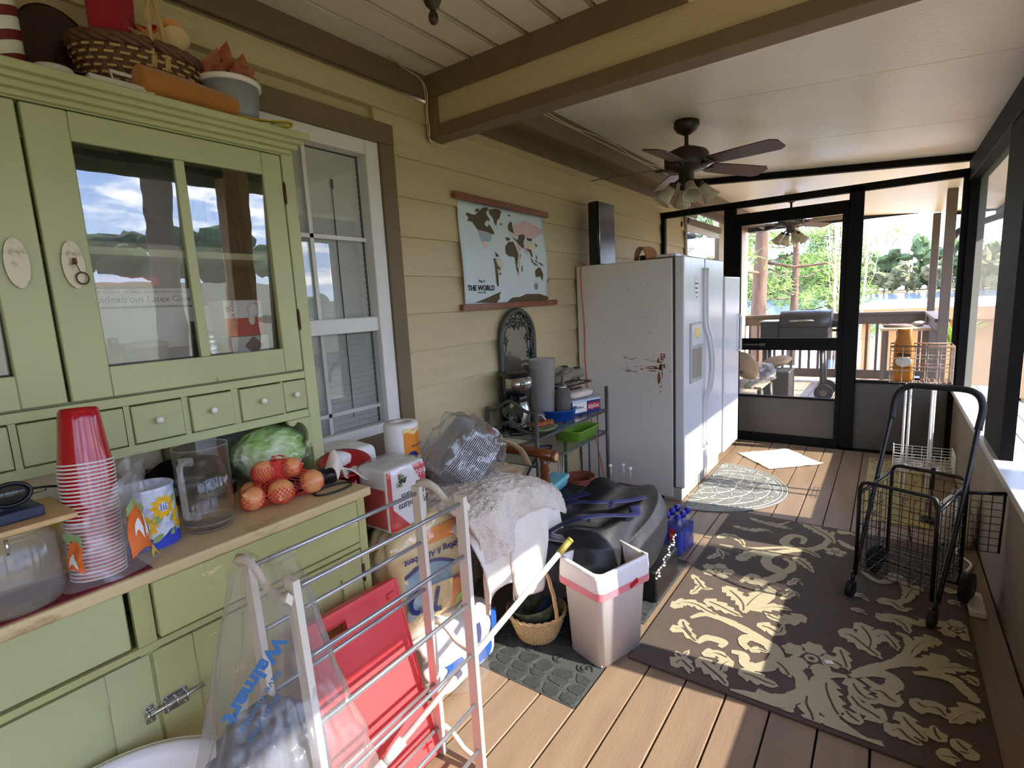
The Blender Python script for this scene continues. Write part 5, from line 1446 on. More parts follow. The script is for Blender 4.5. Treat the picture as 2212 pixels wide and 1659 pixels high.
b = MB(); b.box((0.86, 1.87, 0.46), (0.14, 0.05, 0.004), rot=(0.2, 0.15, 0.5)); part('reflective_tab', b, 'foil', bc, world=True)
b = MB()
for i in range(26): b.ball((1.205 + 0.008 * math.sin(i), 2.20 + 0.011 * i, 0.20 + 0.004 * i + 0.005 * math.sin(i * 2.1)), 0.006, 1)
solo('white_rope', b, 'ink_white', 'short run of white rope at the right edge of the black bag', 'rope')
b = MB(); b.b2((1.08, 2.30, 0.008), (1.17, 2.62, 0.17), bev=0.01); solo('folded_frame', b, 'black_plastic', 'black folded metal frame between the cover bag and the blue bottles', 'frame')

# ---- cane basket with an old pot in it
cbk = thing('cane_basket', 'round pale cane basket with a hooped handle on the dark mat', 'basket', (0.795, 1.80, 0.006))
b = MB()
def cbf(u, v):
    a = 2 * PI * u; r = 0.085 + 0.047 * v ** 0.8 + 0.0035 * math.sin(a * 34) * (1 if int(v * 13) % 2 else -1)
    return (r * math.cos(a), r * math.sin(a), 0.002 + 0.125 * v + 0.0015 * math.sin(v * 80))
b.sheet(cbf, 170, 26, closed=True); b.lathe([(0, 0.004), (0.084, 0.003)], n=30); part('woven_side', b, 'basket_cane', cbk)
b = MB()
for q in range(2): b.tube([((0.132 + 0.004 * math.sin(i * 1.1 + q * PI)) * math.cos(2 * PI * i / 70), (0.132 + 0.004 * math.sin(i * 1.1 + q * PI)) * math.sin(2 * PI * i / 70), 0.128 + 0.005 * math.cos(i * 1.1 + q * PI)) for i in range(70)], 0.0055, n=6, closed=True)
part('rim', b, 'basket_cane', cbk)
b = MB()
hp = [(0.10 * math.cos(t) * 1.25, -0.03 * math.cos(t), 0.10 + 0.27 * math.sin(t)) for t in [PI * i / 26 for i in range(27)]]
for q in range(3): b.tube([(x, y + 0.008 * math.sin(i * 0.8 + q * 2.1), z + 0.005 * math.cos(i * 0.8 + q * 2.1)) for i, (x, y, z) in enumerate(hp)], 0.0055, n=6)
part('handle', b, 'basket_cane', cbk)
b = MB(); b.lathe([(0, 0), (0.07, 0), (0.105, 0.12), (0.108, 0.13), (0.100, 0.13), (0.066, 0.006), (0, 0.006)], n=36, M=Euler((0.1, -0.1, 0)).to_matrix()); solo('old_pot', b, 'pot_mossy', 'mottled green and brown pot sitting in the cane basket', 'pot', loc=(0.795, 1.80, 0.045))
b = MB(); b.box((0, 0, 0), (0.05, 0.11, 0.012), rot=(0.4, 0.3, 0), bev=0.002); solo('blue_wedge', b, 'denim', 'dull blue flat piece lying in the mottled pot', 'piece', loc=(0.825, 1.83, 0.135))

# ---- white bin with a drawstring liner
bi = thing('waste_bin', 'white rectangular waste bin with a red-banded drawstring liner', 'bin', (1.095, 1.885, 0.006), rz=math.radians(-18.0))
def rrect(hx, hy, z, r=0.03, n=5):
    out = []
    for (sx_, sy_, a0) in ((1, 1, 0), (-1, 1, 90), (-1, -1, 180), (1, -1, 270)):
        for k in range(n + 1):
            a = math.radians(a0 + 90 * k / n); out.append(V((sx_ * (hx - r) + r * math.cos(a), sy_ * (hy - r) + r * math.sin(a), z)))
    return out
def loft(b, rings, cap0=True, cap1=False, mi=0, sm=True):
    vs = [b._vs(r) for r in rings]; n = len(vs[0])
    for A, B in zip(vs, vs[1:]):
        for i in range(n): b._f([A[i], A[(i + 1) % n], B[(i + 1) % n], B[i]], mi, sm)
    if cap0: b._f(vs[0][::-1], mi)
    if cap1: b._f(vs[-1], mi)
b = MB(); loft(b, [rrect(0.095, 0.128, 0.002), rrect(0.112, 0.148, 0.395), rrect(0.118, 0.154, 0.40), rrect(0.118, 0.154, 0.412), rrect(0.110, 0.146, 0.412), rrect(0.093, 0.125, 0.008)]); b.b2((-0.09, -0.12, 0.004), (0.09, 0.12, 0.008)); part('bin_body', b, 'bin_white', bi)
b = MB()
def wr(hx, hy, z, amp, s): return [V((p.x * (1 + amp * nz3(p.x * 14, p.y * 14, s)), p.y * (1 + amp * nz3(p.x * 14 + 4, p.y * 14, s)), p.z + 0.4 * amp * nz3(p.x * 9, p.y * 9, s + 3))) for p in rrect(hx, hy, z, n=9)]
loft(b, [wr(0.124, 0.160, 0.345, 0.05, 1), wr(0.124, 0.160, 0.375, 0.04, 2), wr(0.122, 0.158, 0.405, 0.03, 3), wr(0.120, 0.157, 0.424, 0.05, 4), wr(0.108, 0.144, 0.426, 0.05, 5), wr(0.104, 0.138, 0.36, 0.06, 6), wr(0.09, 0.12, 0.18, 0.08, 7), wr(0.05, 0.07, 0.14, 0.1, 8)], cap0=False, cap1=True)
part('liner', b, 'liner', bi)
b = MB(); loft(b, [wr(0.1255, 0.1615, 0.315, 0.05, 1), wr(0.126, 0.162, 0.347, 0.05, 1)], cap0=False); part('drawstring_band', b, 'liner_red', bi, 'red drawstring band of the liner')
b = MB(); b.box((0.128, 0.04, 0.335), (0.006, 0.05, 0.022), rot=(0.3, 0, 0), bev=0.003); part('drawstring_loop', b, 'cup_red', bi)

# ---- shrink-wrapped blue bottles
bl = []
def bot(lab):
    t = thing('sports_drink_bottle', lab, 'bottle', (0, 0, 0), group='blue drink bottles in the shrink-wrapped pack')
    b = MB(); b.lathe([(0, 0), (0.028, 0), (0.032, 0.008), (0.032, 0.06), (0.029, 0.075), (0.032, 0.09), (0.032, 0.150)], n=24); part('filled_part', b, 'bottle_blue', t)
    b = MB(); b.lathe([(0.0318, 0.150), (0.029, 0.172), (0.017, 0.200), (0.0155, 0.206)], n=24); part('shoulder', b, 'clear_plastic', t)
    b = MB(); b.lathe([(0, 0.204), (0.0185, 0.204), (0.0195, 0.222), (0.016, 0.238), (0, 0.240)], n=20); part('cap', b, 'cap_blue', t)
    return t
names = ['near left blue bottle of the shrink-wrapped pack, red and green label before it', 'near right blue bottle of the shrink-wrapped pack', 'middle left blue bottle of the shrink-wrapped pack', 'middle right blue bottle of the shrink-wrapped pack', 'far left blue bottle of the shrink-wrapped pack', 'far right blue bottle of the shrink-wrapped pack']
b0_ = bot(names[0])
for i in range(6):
    t = b0_ if i == 0 else copy_tree(b0_, label=names[i])
    t.location = (1.02 + 0.068 * (i % 2) + 0.008 * (i // 2), 2.875 + 0.067 * (i // 2) - 0.012 * (i % 2), 0.004); t.rotation_euler = (0, 0, i)
sw = thing('shrink_wrap', 'clear shrink wrap with a red and green label round the blue bottles', 'packaging', (1.06, 2.94, 0.002))
b = MB(); loft(b, [[V((p.x + 1.062, p.y + 2.937, p.z)) for p in rrect(0.073, 0.108, 0.003)], [V((p.x + 1.062, p.y + 2.937, p.z)) for p in rrect(0.073, 0.108, 0.17)], [V((p.x + 1.062, p.y + 2.937, p.z)) for p in rrect(0.056, 0.09, 0.225)]], cap0=False); part('film', b, 'bag_film_clear', sw, world=True)
b = MB(); b.b2((1.05, 2.8265, 0.085), (1.083, 2.828, 0.165)); part('red_label', b, 'ink_red', sw, world=True)
b = MB(); b.b2((1.05, 2.8265, 0.01), (1.083, 2.828, 0.085)); part('green_label', b, 'glaze_green', sw, world=True)
label_on(sw, '32', 0.022, (1.0665, 2.8255, 0.125), (1, 0, 0), FZ, 'ink_white'); label_on(sw, '12', 0.018, (1.0665, 2.8255, 0.06), (1, 0, 0), FZ, 'ink_white'); label_on(sw, 'O', 0.02, (1.0665, 2.8255, 0.03), (1, 0, 0), FZ, 'ink_white')
# ---- traced outlines (millimetres)
RUG = [
('l',45,[(225,1371),(278,1442),(356,1405),(403,1317)]),('s',20,[(266,1289),(342,1295),(447,1330),(561,1408),(662,1453)]),('s',35,[(814,1799),(787,1587),(728,1479),(645,1444),(584,1496),(613,1618),(674,1612),(675,1523)]),
('l',70,[(627,1884),(713,1799),(794,1707),(836,1615)]),('l',35,[(273,1596),(378,1583),(459,1628),(512,1602)]),('l',30,[(340,1772),(428,1743),(509,1743),(581,1859)]),('l',40,[(438,1748),(531,1726),(599,1721)]),
('s',30,[(848,1685),(903,1616),(962,1601)]),('l',50,[(841,1787),(900,1848),(964,1751)]),('f',60,[(844,1510)]),('f',88,[(337,970)]),('l',60,[(404,1140),(444,1256),(507,1304),(577,1368)]),
('s',35,[(760,1509),(665,1430),(587,1357),(536,1262),(550,1159),(607,1118),(659,1158),(663,1246),(615,1285)]),('l',55,[(660,1334),(717,1278),(771,1193)]),('l',45,[(645,1444),(715,1447),(788,1385)]),
('l',30,[(254,1076),(284,1140),(307,1201),(354,1180)]),('l',30,[(271,1229),(304,1175),(330,1108)]),('l',35,[(234,858),(287,799),(325,755),(367,771)]),('l',30,[(283,666),(298,730),(302,808)]),
('s',38,[(480,952),(524,939),(579,991),(629,1080),(603,1147),(547,1178)]),('s',30,[(468,906),(495,1001),(528,1000),(553,956),(614,881),(606,789),(557,692),(539,633)]),('l',28,[(673,999),(691,1038),(706,1075),(740,1029)]),
('l',28,[(666,841),(695,894),(712,939),(742,904)]),('s',15,[(674,935),(691,954),(704,916)]),('s',28,[(343,468),(389,527),(464,533),(542,514),(627,480),(688,438),(717,417)]),('l',50,[(243,503),(271,571),(331,590),(395,562),(452,549)]),
('l',60,[(355,647),(414,639),(482,615),(547,592)]),('l',70,[(408,823),(479,765),(523,705),(540,626)]),('l',60,[(622,922),(585,864),(555,775),(536,664)]),('l',50,[(559,678),(624,733),(677,765),(728,763)]),
('l',60,[(779,747),(737,692),(680,657),(618,681)]),('l',55,[(610,569),(659,570),(703,554),(711,631)]),('l',45,[(300,323),(334,372),(385,332),(423,301)]),('l',40,[(314,435),(347,380),(401,328)]),
('s',28,[(423,301),(444,354),(484,366),(518,359),(510,321)]),('l',50,[(386,103),(396,157),(429,141),(463,116)]),('l',30,[(361,198),(395,181),(409,240)]),('s',12,[(401,173),(420,136),(452,98)]),
('l',60,[(451,203),(501,174),(555,140),(597,101)]),('l',50,[(571,265),(549,216),(551,159)]),('l',40,[(463,235),(508,275),(571,265)]),('s',38,[(558,319),(604,323),(621,273),(666,271),(709,315),(723,383),(688,438),(637,459),(592,445),(585,400),(615,367)]),
('l',30,[(623,359),(651,389),(693,390)]),('l',60,[(610,207),(653,212),(709,203),(757,202)]),('s',35,[(721,395),(776,357),(820,294),(835,219),(793,153),(740,130),(691,139)]),('l',50,[(715,354),(757,322),(788,274)]),
('f',115,[(839,441)]),('l',45,[(924,577),(946,510),(968,431)]),('l',45,[(896,467),(926,462),(951,442)]),('s',30,[(980,427),(1033,493),(1098,557),(1142,625),(1169,708),(1156,791),(1121,810)]),
('l',70,[(917,678),(966,688),(1023,631),(1076,578)]),('l',60,[(980,809),(1013,758),(1033,689),(1024,594)]),('l',50,[(1039,692),(1074,767),(1109,722),(1126,669)]),('l',60,[(1054,883),(1097,925),(1146,895),(1169,825)]),
('l',60,[(1271,835),(1225,807),(1183,730),(1165,657)]),('l',50,[(1286,720),(1241,680),(1191,626),(1130,565)]),('s',30,[(965,395),(915,375),(875,318),(861,236),(883,181),(934,139),(996,100),(1058,83)]),
('l',70,[(901,345),(907,275),(935,194),(958,154)]),('s',35,[(975,402),(1028,457),(1087,483),(1114,446),(1088,388),(1057,389),(1013,415)]),('l',60,[(976,391),(1000,333),(1033,304),(1073,320)]),
('l',75,[(1133,329),(1098,345),(1073,369),(1036,356)]),('l',70,[(1084,208),(1050,230),(1009,251),(975,298)]),('l',50,[(1022,160),(992,176),(965,204)]),('s',30,[(606,86),(676,99),(753,118),(815,157),(845,226)]),
('l',50,[(681,73),(737,79),(790,94),(823,133)]),('l',50,[(889,66),(873,119),(853,162),(851,220)]),('s',30,[(889,119),(947,95),(1011,77),(1081,98)]),('l',60,[(1168,389),(1196,360),(1235,375),(1264,331)]),
('l',60,[(1366,421),(1330,416),(1294,367),(1263,313)]),('l',55,[(1127,289),(1150,241),(1177,208),(1198,181)]),('l',50,[(1094,155),(1122,197),(1153,168),(1188,159)]),('l',50,[(1239,207),(1223,237),(1220,277)]),
('l',50,[(1216,596),(1270,641),(1318,671),(1369,680)]),('s',30,[(1173,547),(1236,575),(1291,578),(1322,535),(1346,492),(1327,489)]),('l',40,[(1369,585),(1348,613),(1314,613)]),('f',85,[(1333,960)]),
('l',35,[(1323,804),(1348,782),(1369,760)]),('l',30,[(1323,1185),(1343,1214),(1362,1177)]),('l',30,[(949,1045),(982,1065),(1018,1019)]),('l',30,[(949,912),(982,916),(1015,890)]),('s',30,[(972,1342),(1033,1259),(1082,1269),(1118,1367),(1152,1292),(1177,1181),(1136,1090),(1070,1084)]),
('l',50,[(1051,1039),(1103,1070),(1142,1029),(1186,1055)]),('l',50,[(1220,1295),(1178,1216),(1149,1097)]),('s',30,[(1053,913),(1135,947),(1183,932),(1219,940),(1215,981)]),('l',40,[(1364,1328),(1319,1318),(1288,1335)]),
('l',50,[(1271,243),(1290,216),(1306,203)]),('l',40,[(1323,215),(1301,193),(1271,189)]),('l',50,[(1222,134),(1256,149),(1281,150)]),]
LAND = {
'k': [[(66,518),(88,527),(124,520),(157,521),(185,540),(234,571),(274,578),(289,565),(263,548),(270,530),(292,509),(282,494),(267,502),(242,485),(237,470),(263,459),(281,479),(307,453),(325,430),(316,420),(288,422),(260,430),(164,436),(140,462),(120,478),(76,479),(93,498)],[(289,565),(346,577),(388,579),(421,568),(402,544),(400,529),(365,506),(354,474),(338,489),(325,522),(295,542)],[(164,556),(195,562),(197,546),(163,538)],[(393,494),(414,496),(418,487),(396,485)],[(480,557),(520,556),(501,544)],[(302,315),(330,304),(345,287),(316,284)],[(282,273),(303,276),(313,249),(323,230),(343,221),(346,201),(322,215),(309,180),(309,121),(325,106),(308,106),(300,131),(308,200),(291,239)],[(338,191),(353,186),(348,173),(335,176)],[(441,412),(481,412),(484,397),(453,390),(436,399)],[(465,386),(519,389),(535,360),(559,315),(552,288),(533,236),(549,205),(534,189),(522,215),(515,287),(493,294),(453,292),(420,313),(423,353)],[(479,487),(503,512),(525,514),(527,481),(537,441),(506,449),(480,457)],[(504,419),(575,403),(588,438),(654,445),(657,419),(636,397),(632,349),(591,363),(556,392)],[(672,426),(745,423),(734,406),(690,406)],[(587,321),(574,279),(571,300)],[(583,235),(595,238),(590,198),(581,201)],[(652,356),(715,349),(731,306),(711,300),(693,331)],[(701,300),(738,263),(797,243),(746,247),(708,273)],[(750,286),(779,276),(768,259)],[(779,270),(830,261),(865,240),(819,250)],[(768,324),(786,292),(770,286)],[(773,395),(803,386),(787,369)],[(743,209),(791,235),(817,227),(845,189),(836,139),(807,172),(750,166)],[(894,128),(913,162),(921,156),(905,128)],[(90,12),(168,27),(223,21),(252,35),(297,32),(316,56),(343,71),(346,66),(332,51),(339,31),(312,11),(307,4)],[(405,1),(470,33),(563,37),(632,54),(659,32),(721,53),(803,52),(920,28),(895,-6),(757,-5)],[(40,509),(53,494),(46,496)],[(65,346),(78,338),(75,336)]],
'p': [[(538,502),(602,503),(662,535),(710,531),(798,515),(890,496),(888,468),(792,439),(750,420),(663,430),(587,435),(540,416),(497,438),(542,447)],[(184,368),(238,362),(244,336),(220,332),(198,350)],[(313,212),(337,201),(322,166),(320,121),(309,141)],[(555,381),(599,348),(578,326),(544,360)],[(535,200),(558,195),(551,171),(529,179)],[(642,355),(685,347),(667,304),(645,329)]],
'g': [[(168,434),(245,431),(295,418),(284,384),(263,373),(192,368),(172,395)]],
'y': [[(307,273),(353,280),(388,252),(363,206),(348,221),(325,245)],[(651,403),(739,403),(767,373),(734,339),(675,346),(643,366)],[(566,289),(572,258),(554,205),(547,236)]],
}
# ================================================================ wall map and mirror
mat('map_paper', (214, 226, 226), 0.6, var=0.04, vs=3)
mat('map_brown', (92, 76, 48), 0.7)
mat('map_pink', (226, 190, 186), 0.7)
mat('map_grey', (168, 180, 186), 0.7)
mat('map_sand', (222, 208, 180), 0.7)
mat('map_bar', (134, 76, 44), 0.4, var=0.2, vs=6, vec=(1, 0.6, 6))
mat('iron_grey', (84, 84, 78), 0.5, metal=0.3, var=0.2, vs=30)
mat('mirror_glass', (190, 186, 170), 0.06, metal=0.9, var=0.06)
mw = thing('wall_map', 'world map poster on brown wooden bars hanging on the siding', 'map', (0.03, 2.775, 1.49))
def mxr(z): return 0.030 + 0.012 * math.sin((z - 1.5) / 0.6 * PI * 1.5)
b = MB(); b.sheet(lambda u, v: (mxr(1.50 + 0.60 * v), 2.325 + 0.895 * u + (0.012 * math.sin(v * PI) if u > 0.5 else -0.012 * math.sin(v * PI)), 1.50 + 0.60 * v), 24, 24, t=0.001); part('paper', b, 'map_paper', mw, world=True)
for nm, (ya, yb, zm, tl) in (('top_bar', (2.275, 3.255, 2.112, -0.012)), ('bottom_bar', (2.285, 3.335, 1.497, 0.006))):
    b = MB(); b.box((0.040, (ya + yb) / 2, zm), (0.026, yb - ya, 0.036), rot=(math.atan2(tl, yb - ya), 0, 0), bev=0.002); q = part(nm, b, 'map_bar', mw, world=True)
    b = MB()
    for yy in (ya + 0.12, (ya + yb) / 2, yb - 0.10): b.ball((0.054, yy, zm), 0.004, 1)
    part('tack', b, 'ink_white', q, world=True)
for k, mm, nm in (('p', 'map_pink', 'pink_land'), ('y', 'map_sand', 'sand_land'), ('g', 'map_grey', 'grey_land'), ('k', 'map_brown', 'brown_land')):
    b = MB()
    for q in LAND[k]:
        vs = [b.bm.verts.new((mxr(1.51 + z / 1000) + (0.0035 if k == 'k' else 0.0026), 2.32 + y / 1000, 1.51 + z / 1000)) for y, z in q]
        b._f(vs)
    bmesh.ops.triangulate(b.bm, faces=b.bm.faces[:])
    o = part(nm, b, mm, mw, world=True); o['kind'] = 'stuff'
mt = lambda s, sz, y, z, bo=0.0: label_on(mw, s, sz, (mxr(z) + 0.004, y, z), FY, FZ, 'cloth_charcoal', bold=bo)
mt('THE WORLD', 0.044, 2.473, 1.604, 0.001); mt('Map of', 0.022, 2.475, 1.646); mt('SCRATCH MAP', 0.012, 2.475, 1.578)
b = MB(); b.tube([(mxr(1.615) + 0.003, 3.072 + 0.020 * math.cos(2 * PI * i / 24), 1.615 + 0.020 * math.sin(2 * PI * i / 24)) for i in range(24)], 0.0013, n=5, closed=True)
for k in range(4): b.tube([(mxr(1.615) + 0.003, 3.072 + 0.027 * math.cos(k * PI / 4), 1.615 + 0.027 * math.sin(k * PI / 4)), (mxr(1.615) + 0.003, 3.072 - 0.027 * math.cos(k * PI / 4), 1.615 - 0.027 * math.sin(k * PI / 4))], 0.001, n=4)
part('compass_rose', b, 'cloth_charcoal', mw, world=True)
# arched iron mirror
mi_ = thing('arched_mirror', 'arched mirror in a dark iron frame of vines under the map', 'mirror', (0.04, 2.82, 0.92))
b = MB()
arch = [(0.045, 2.82 + s_ * 0.19, z) for s_, z in ((-1, 0.92), (-1, 1.05), (-1, 1.16))]
arch += [(0.045, 2.82 - 0.19 * math.cos(t), 1.27 + 0.19 * math.sin(t)) for t in [PI * i / 20 for i in range(21)]]
arch += [(0.045, 3.01, 1.16), (0.045, 3.01, 1.05), (0.045, 3.01, 0.92)]
b.tube(arch, 0.016, n=10); part('iron_frame', b, 'iron_grey', mi_, world=True)
b = MB()
inn = [(2.82 - 0.185, 0.93), (2.82 + 0.185, 0.93)] + [(2.82 + 0.185 * math.cos(t), 1.27 + 0.185 * math.sin(t)) for t in [PI * i / 16 for i in range(17)]]
b.poly(inn, (0.028, 0, 0), (0, 1, 0), (0, 0, 1), t=0.006); part('mirror_pane', b, 'mirror_glass', mi_, world=True)
b = MB()
for s_ in (-1, 1):
    vine = spline([(0.05, 2.82, 1.40), (0.055, 2.82 + s_ * 0.06, 1.435), (0.05, 2.82 + s_ * 0.10, 1.37), (0.055, 2.82 + s_ * 0.155, 1.32), (0.05, 2.82 + s_ * 0.145, 1.22), (0.055, 2.82 + s_ * 0.175, 1.14), (0.05, 2.82 + s_ * 0.16, 1.06)], 6)
    b.tube(vine, 0.005, n=6)
    for (dy, z, a0) in ((0.03, 1.375, 0.2), (0.095, 1.38, 1.0), (0.15, 1.27, 2.0), (0.165, 1.16, 2.6)):
        for k in range(5):
            a = a0 + k * 2 * PI / 5; c_ = V((0.057, 2.82 + s_ * (dy + 0.02 * math.cos(a)), z + 0.02 * math.sin(a)))
            b.ball(c_, (0.004, 0.016, 0.009), 1, rot=(a if s_ > 0 else -a, 0, 0))
    b.tube(spline([(0.05, 2.82, 1.33), (0.05, 2.82 + s_ * 0.025, 1.39), (0.05, 2.82 + s_ * 0.02, 1.44)], 5), 0.004, n=6)
part('vine', b, 'iron_grey', mi_, world=True)

# ================================================================ wire-scroll shelf and what it carries
film('shelf_glass', (110, 120, 110), clear=0.8, rough=0.05, gloss=0.1)
mat('machine_black', (18, 18, 20), 0.22, var=0.1)
mat('steel', (196, 192, 186), 0.24, metal=0.95, var=0.08, vs=12)
mat('pan_blue', (26, 78, 170), 0.3, var=0.06)
mat('lime_plastic', (134, 186, 62), 0.35, var=0.05)
mat('knit_grey', (108, 100, 92), 0.8, var=0.2, vs=60, bump=0.8, bs=120)
mat('shoe_taupe', (138, 124, 106), 0.8, var=0.12, bump=0.2, bs=80)
mat('shoe_sole', (216, 206, 190), 0.6)
mat('shoe_dark', (52, 42, 38), 0.6)
mat('box_lid', (196, 206, 224), 0.3)
mat('egg_teal', (120, 190, 196), 0.7, var=0.05, bump=0.2, bs=120)
mat('cord_orange', (206, 92, 50), 0.5)
mat('hose_brown', (150, 76, 50), 0.45)
mat('crate_brown', (84, 52, 40), 0.6, var=0.2)
sh = thing('metal_shelf', 'dark wrought metal shelf with scrolled end and two glass tiers below the map', 'shelf', (0.23, 2.92, 0.0))
Y0, Y1, X0, X1 = 2.45, 3.38, 0.05, 0.405
for (x, y) in ((X0, Y0), (X1, Y0), (X0, Y1), (X1, Y1)):
    b = MB(); b.cyl((x, y, 0.0), (x, y, 0.885), 0.0125, n=12); part('post', b, 'iron_grey', sh, world=True)
for z in (0.71, 0.55, 0.14):
    b = MB()
    b.tube([(X0, Y0, z), (X1, Y0, z), (X1, Y1, z), (X0, Y1, z)], 0.009, n=8, closed=True)
    if z < 0.2:
        for k in range(9): b.cyl((X0, Y0 + 0.1 * k, z), (X1, Y0 + 0.1 * k, z), 0.004, n=6)
    fr_ = part('tier_frame', b, 'iron_grey', sh, world=True)
    if z > 0.2:
        b = MB(); b.b2((X0, Y0, z + 0.005), (X1, Y1, z + 0.0095)); part('glass_tier', b, 'shelf_glass', fr_, world=True)
b = MB()
b.tube(spline([(X0, Y0, 0.875), (X0 + 0.06, Y0, 0.875), (X0 + 0.15, Y0, 0.925), (X0 + 0.20, Y0, 0.925), (X0 + 0.28, Y0, 0.88), (X1, Y0, 0.868)], 7), 0.011, n=8)
b.tube(spline([(X0, Y0, 0.76), (X0 + 0.07, Y0, 0.765), (X0 + 0.15, Y0, 0.80), (X0 + 0.24, Y0, 0.765), (X1, Y0, 0.745)], 7), 0.009, n=8)
for s_ in (0, 1):
    cx_ = X0 + 0.175; sg = 1 if s_ else -1
    b.tube(spline([(cx_ + sg * 0.13, Y0, 0.865), (cx_ + sg * 0.10, Y0, 0.80), (cx_ + sg * 0.04, Y0, 0.78), (cx_ + sg * 0.015, Y0, 0.82), (cx_ + sg * 0.045, Y0, 0.84)], 6), 0.0045, n=6)
for k in range(5): b.ball((X0 + 0.13 + 0.03 * k, Y0, 0.865 + 0.015 * (k % 2)), (0.02, 0.004, 0.03), 2, 0.2, 3, k)
part('scroll_end', b, 'iron_grey', sh, world=True)
b = MB()
for (y, x) in ((Y1, 0.25), (Y1, 0.33), (3.1, X1), (2.8, X1 - 0.01)): b.cyl((x, y, 0.14), (x, y, 0.71 if y == Y1 else 0.55), 0.0035, n=6)
part('back_wire', b, 'iron_grey', sh, world=True)
ZS = 0.7205
# coffee maker
cm = thing('coffee_maker', 'black and steel coffee maker with a thermal carafe on the near end of the shelf', 'coffee maker', (0.17, 2.60, ZS), rz=math.radians(-42))
b = MB(); b.box((-0.07, 0, 0.17), (0.10, 0.19, 0.34), bev=0.02, seg=3); b.box((0.03, 0, 0.011), (0.26, 0.18, 0.022), bev=0.01); part('column', b, 'machine_black', cm)
b = MB(); b.lathe([(0, 0.262), (0.082, 0.262), (0.088, 0.28), (0.090, 0.34), (0.082, 0.358), (0.04, 0.366), (0, 0.367)], (0.035, 0, 0), n=32); b.box((-0.04, 0, 0.347), (0.14, 0.176, 0.03), bev=0.012); part('brew_head', b, 'machine_black', cm)
b = MB(); b.sheet(lambda u, v: (0.035 + 0.0905 * math.cos(-1.15 + 2.3 * u), 0.0905 * math.sin(-1.15 + 2.3 * u), 0.262 + 0.076 * v), 20, 1, t=0.001); fp_ = part('steel_front', b, 'steel', cm, 'brushed steel front')
b = MB(); b.box((0.128, 0.012, 0.305), (0.003, 0.032, 0.022), bev=0.001); part('display', b, 'machine_black', fp_)
b = MB(); b.box((0.1305, 0.012, 0.306), (0.002, 0.022, 0.012)); part('digits', b, 'glaze_green', fp_)
b = MB(); b.cyl((0.127, 0.02, 0.283), (0.131, 0.02, 0.283), 0.006, n=12); b.cyl((0.127, -0.01, 0.283), (0.131, -0.01, 0.283), 0.006, n=12); part('buttons', b, 'machine_black', fp_)
b = MB(); b.lathe([(0, 0.024), (0.066, 0.024), (0.070, 0.04), (0.068, 0.13), (0.055, 0.185), (0.050, 0.19)], (0.045, 0, 0), n=32); part('carafe', b, 'steel', cm, 'steel carafe')
b = MB(); b.lathe([(0.051, 0.188), (0.054, 0.21), (0.048, 0.235), (0, 0.24)], (0.045, 0, 0), n=28); b.tube([(0.092, -0.015, 0.215), (0.125, -0.02, 0.215), (0.146, -0.022, 0.20), (0.146, -0.022, 0.10), (0.135, -0.021, 0.075)], 0.010, n=8, flat=(1.2, 0.7)); part('carafe_lid_and_grip', b, 'machine_black', cm)
# blue pan, pitcher, knitted bottle
b = MB(); b.lathe([(0, 0.002), (0.118, 0.002), (0.128, 0.068), (0.140, 0.070), (0.140, 0.074), (0.125, 0.074), (0.115, 0.008), (0, 0.008)], n=48)
solo('blue_pan', b, 'pan_blue', 'round blue plastic pan with a flat rim, middle of the upper shelf', 'pan', loc=(0.235, 2.965, ZS))
wp = thing('water_pitcher', 'tall frosted plastic pitcher standing beyond the coffee maker', 'pitcher', (0.17, 2.90, ZS + 0.009), rz=2.6)
b = MB(); b.lathe([(0, 0), (0.070, 0), (0.074, 0.01), (0.090, 0.40), (0.093, 0.405), (0.087, 0.402), (0.070, 0.012), (0, 0.008)], n=40); b.tube([(0.0885 * math.cos(2 * PI * i / 36), 0.0885 * math.sin(2 * PI * i / 36), 0.355) for i in range(36)], 0.002, n=5, closed=True); b.tube([(0.084 * math.cos(2 * PI * i / 36), 0.084 * math.sin(2 * PI * i / 36), 0.24) for i in range(36)], 0.002, n=5, closed=True)
film('frosted', (214, 208, 200), clear=0.42, rough=0.2, gloss=0.05); part('pitcher_body', b, 'frosted', wp)
b = MB(); b.tube(spline([(0.085, 0, 0.37), (0.13, 0, 0.38), (0.155, 0, 0.35), (0.155, 0, 0.20), (0.12, 0, 0.12), (0.08, 0, 0.11)], 5), 0.009, n=8); part('handle', b, 'frosted', wp)
kb = thing('covered_bottle', 'grey textured bottle with a pointed grey spout in the blue pan', 'bottle', (0.275, 2.985, ZS + 0.009))
b = MB(); b.lathe([(0, 0), (0.048, 0), (0.053, 0.01), (0.053, 0.16), (0.045, 0.19), (0.03, 0.205), (0, 0.206)], n=32); part('knit_cover', b, 'knit_grey', kb)
b = MB(); b.lathe([(0.026, 0.200), (0.026, 0.212), (0, 0.213)], n=20); part('neck_ring', b, 'ink_white', kb)
b = MB(); b.lathe([(0.024, 0.212), (0.014, 0.235), (0.008, 0.262), (0.006, 0.275), (0.009, 0.277), (0.009, 0.285), (0, 0.286)], n=18); b.tube([(0, 0, 0.24), (0, -0.022, 0.235), (0, -0.026, 0.22)], 0.003, n=6); part('spout', b, 'iron_grey', kb)
ld = thing('leaf_dish', 'leaf-shaped dish with curled brown leaves at the front edge of the shelf', 'dish', (0.335, 2.63, ZS))
b = MB(); b.lathe([(0, 0.004), (0.06, 0.004), (0.10, 0.022), (0.104, 0.026), (0.098, 0.027), (0.058, 0.009), (0, 0.008)], n=48, lobes=(9, 0.06), sx=0.75, sy=1.0); part('dish', b, 'glaze_green', ld)
b = MB()
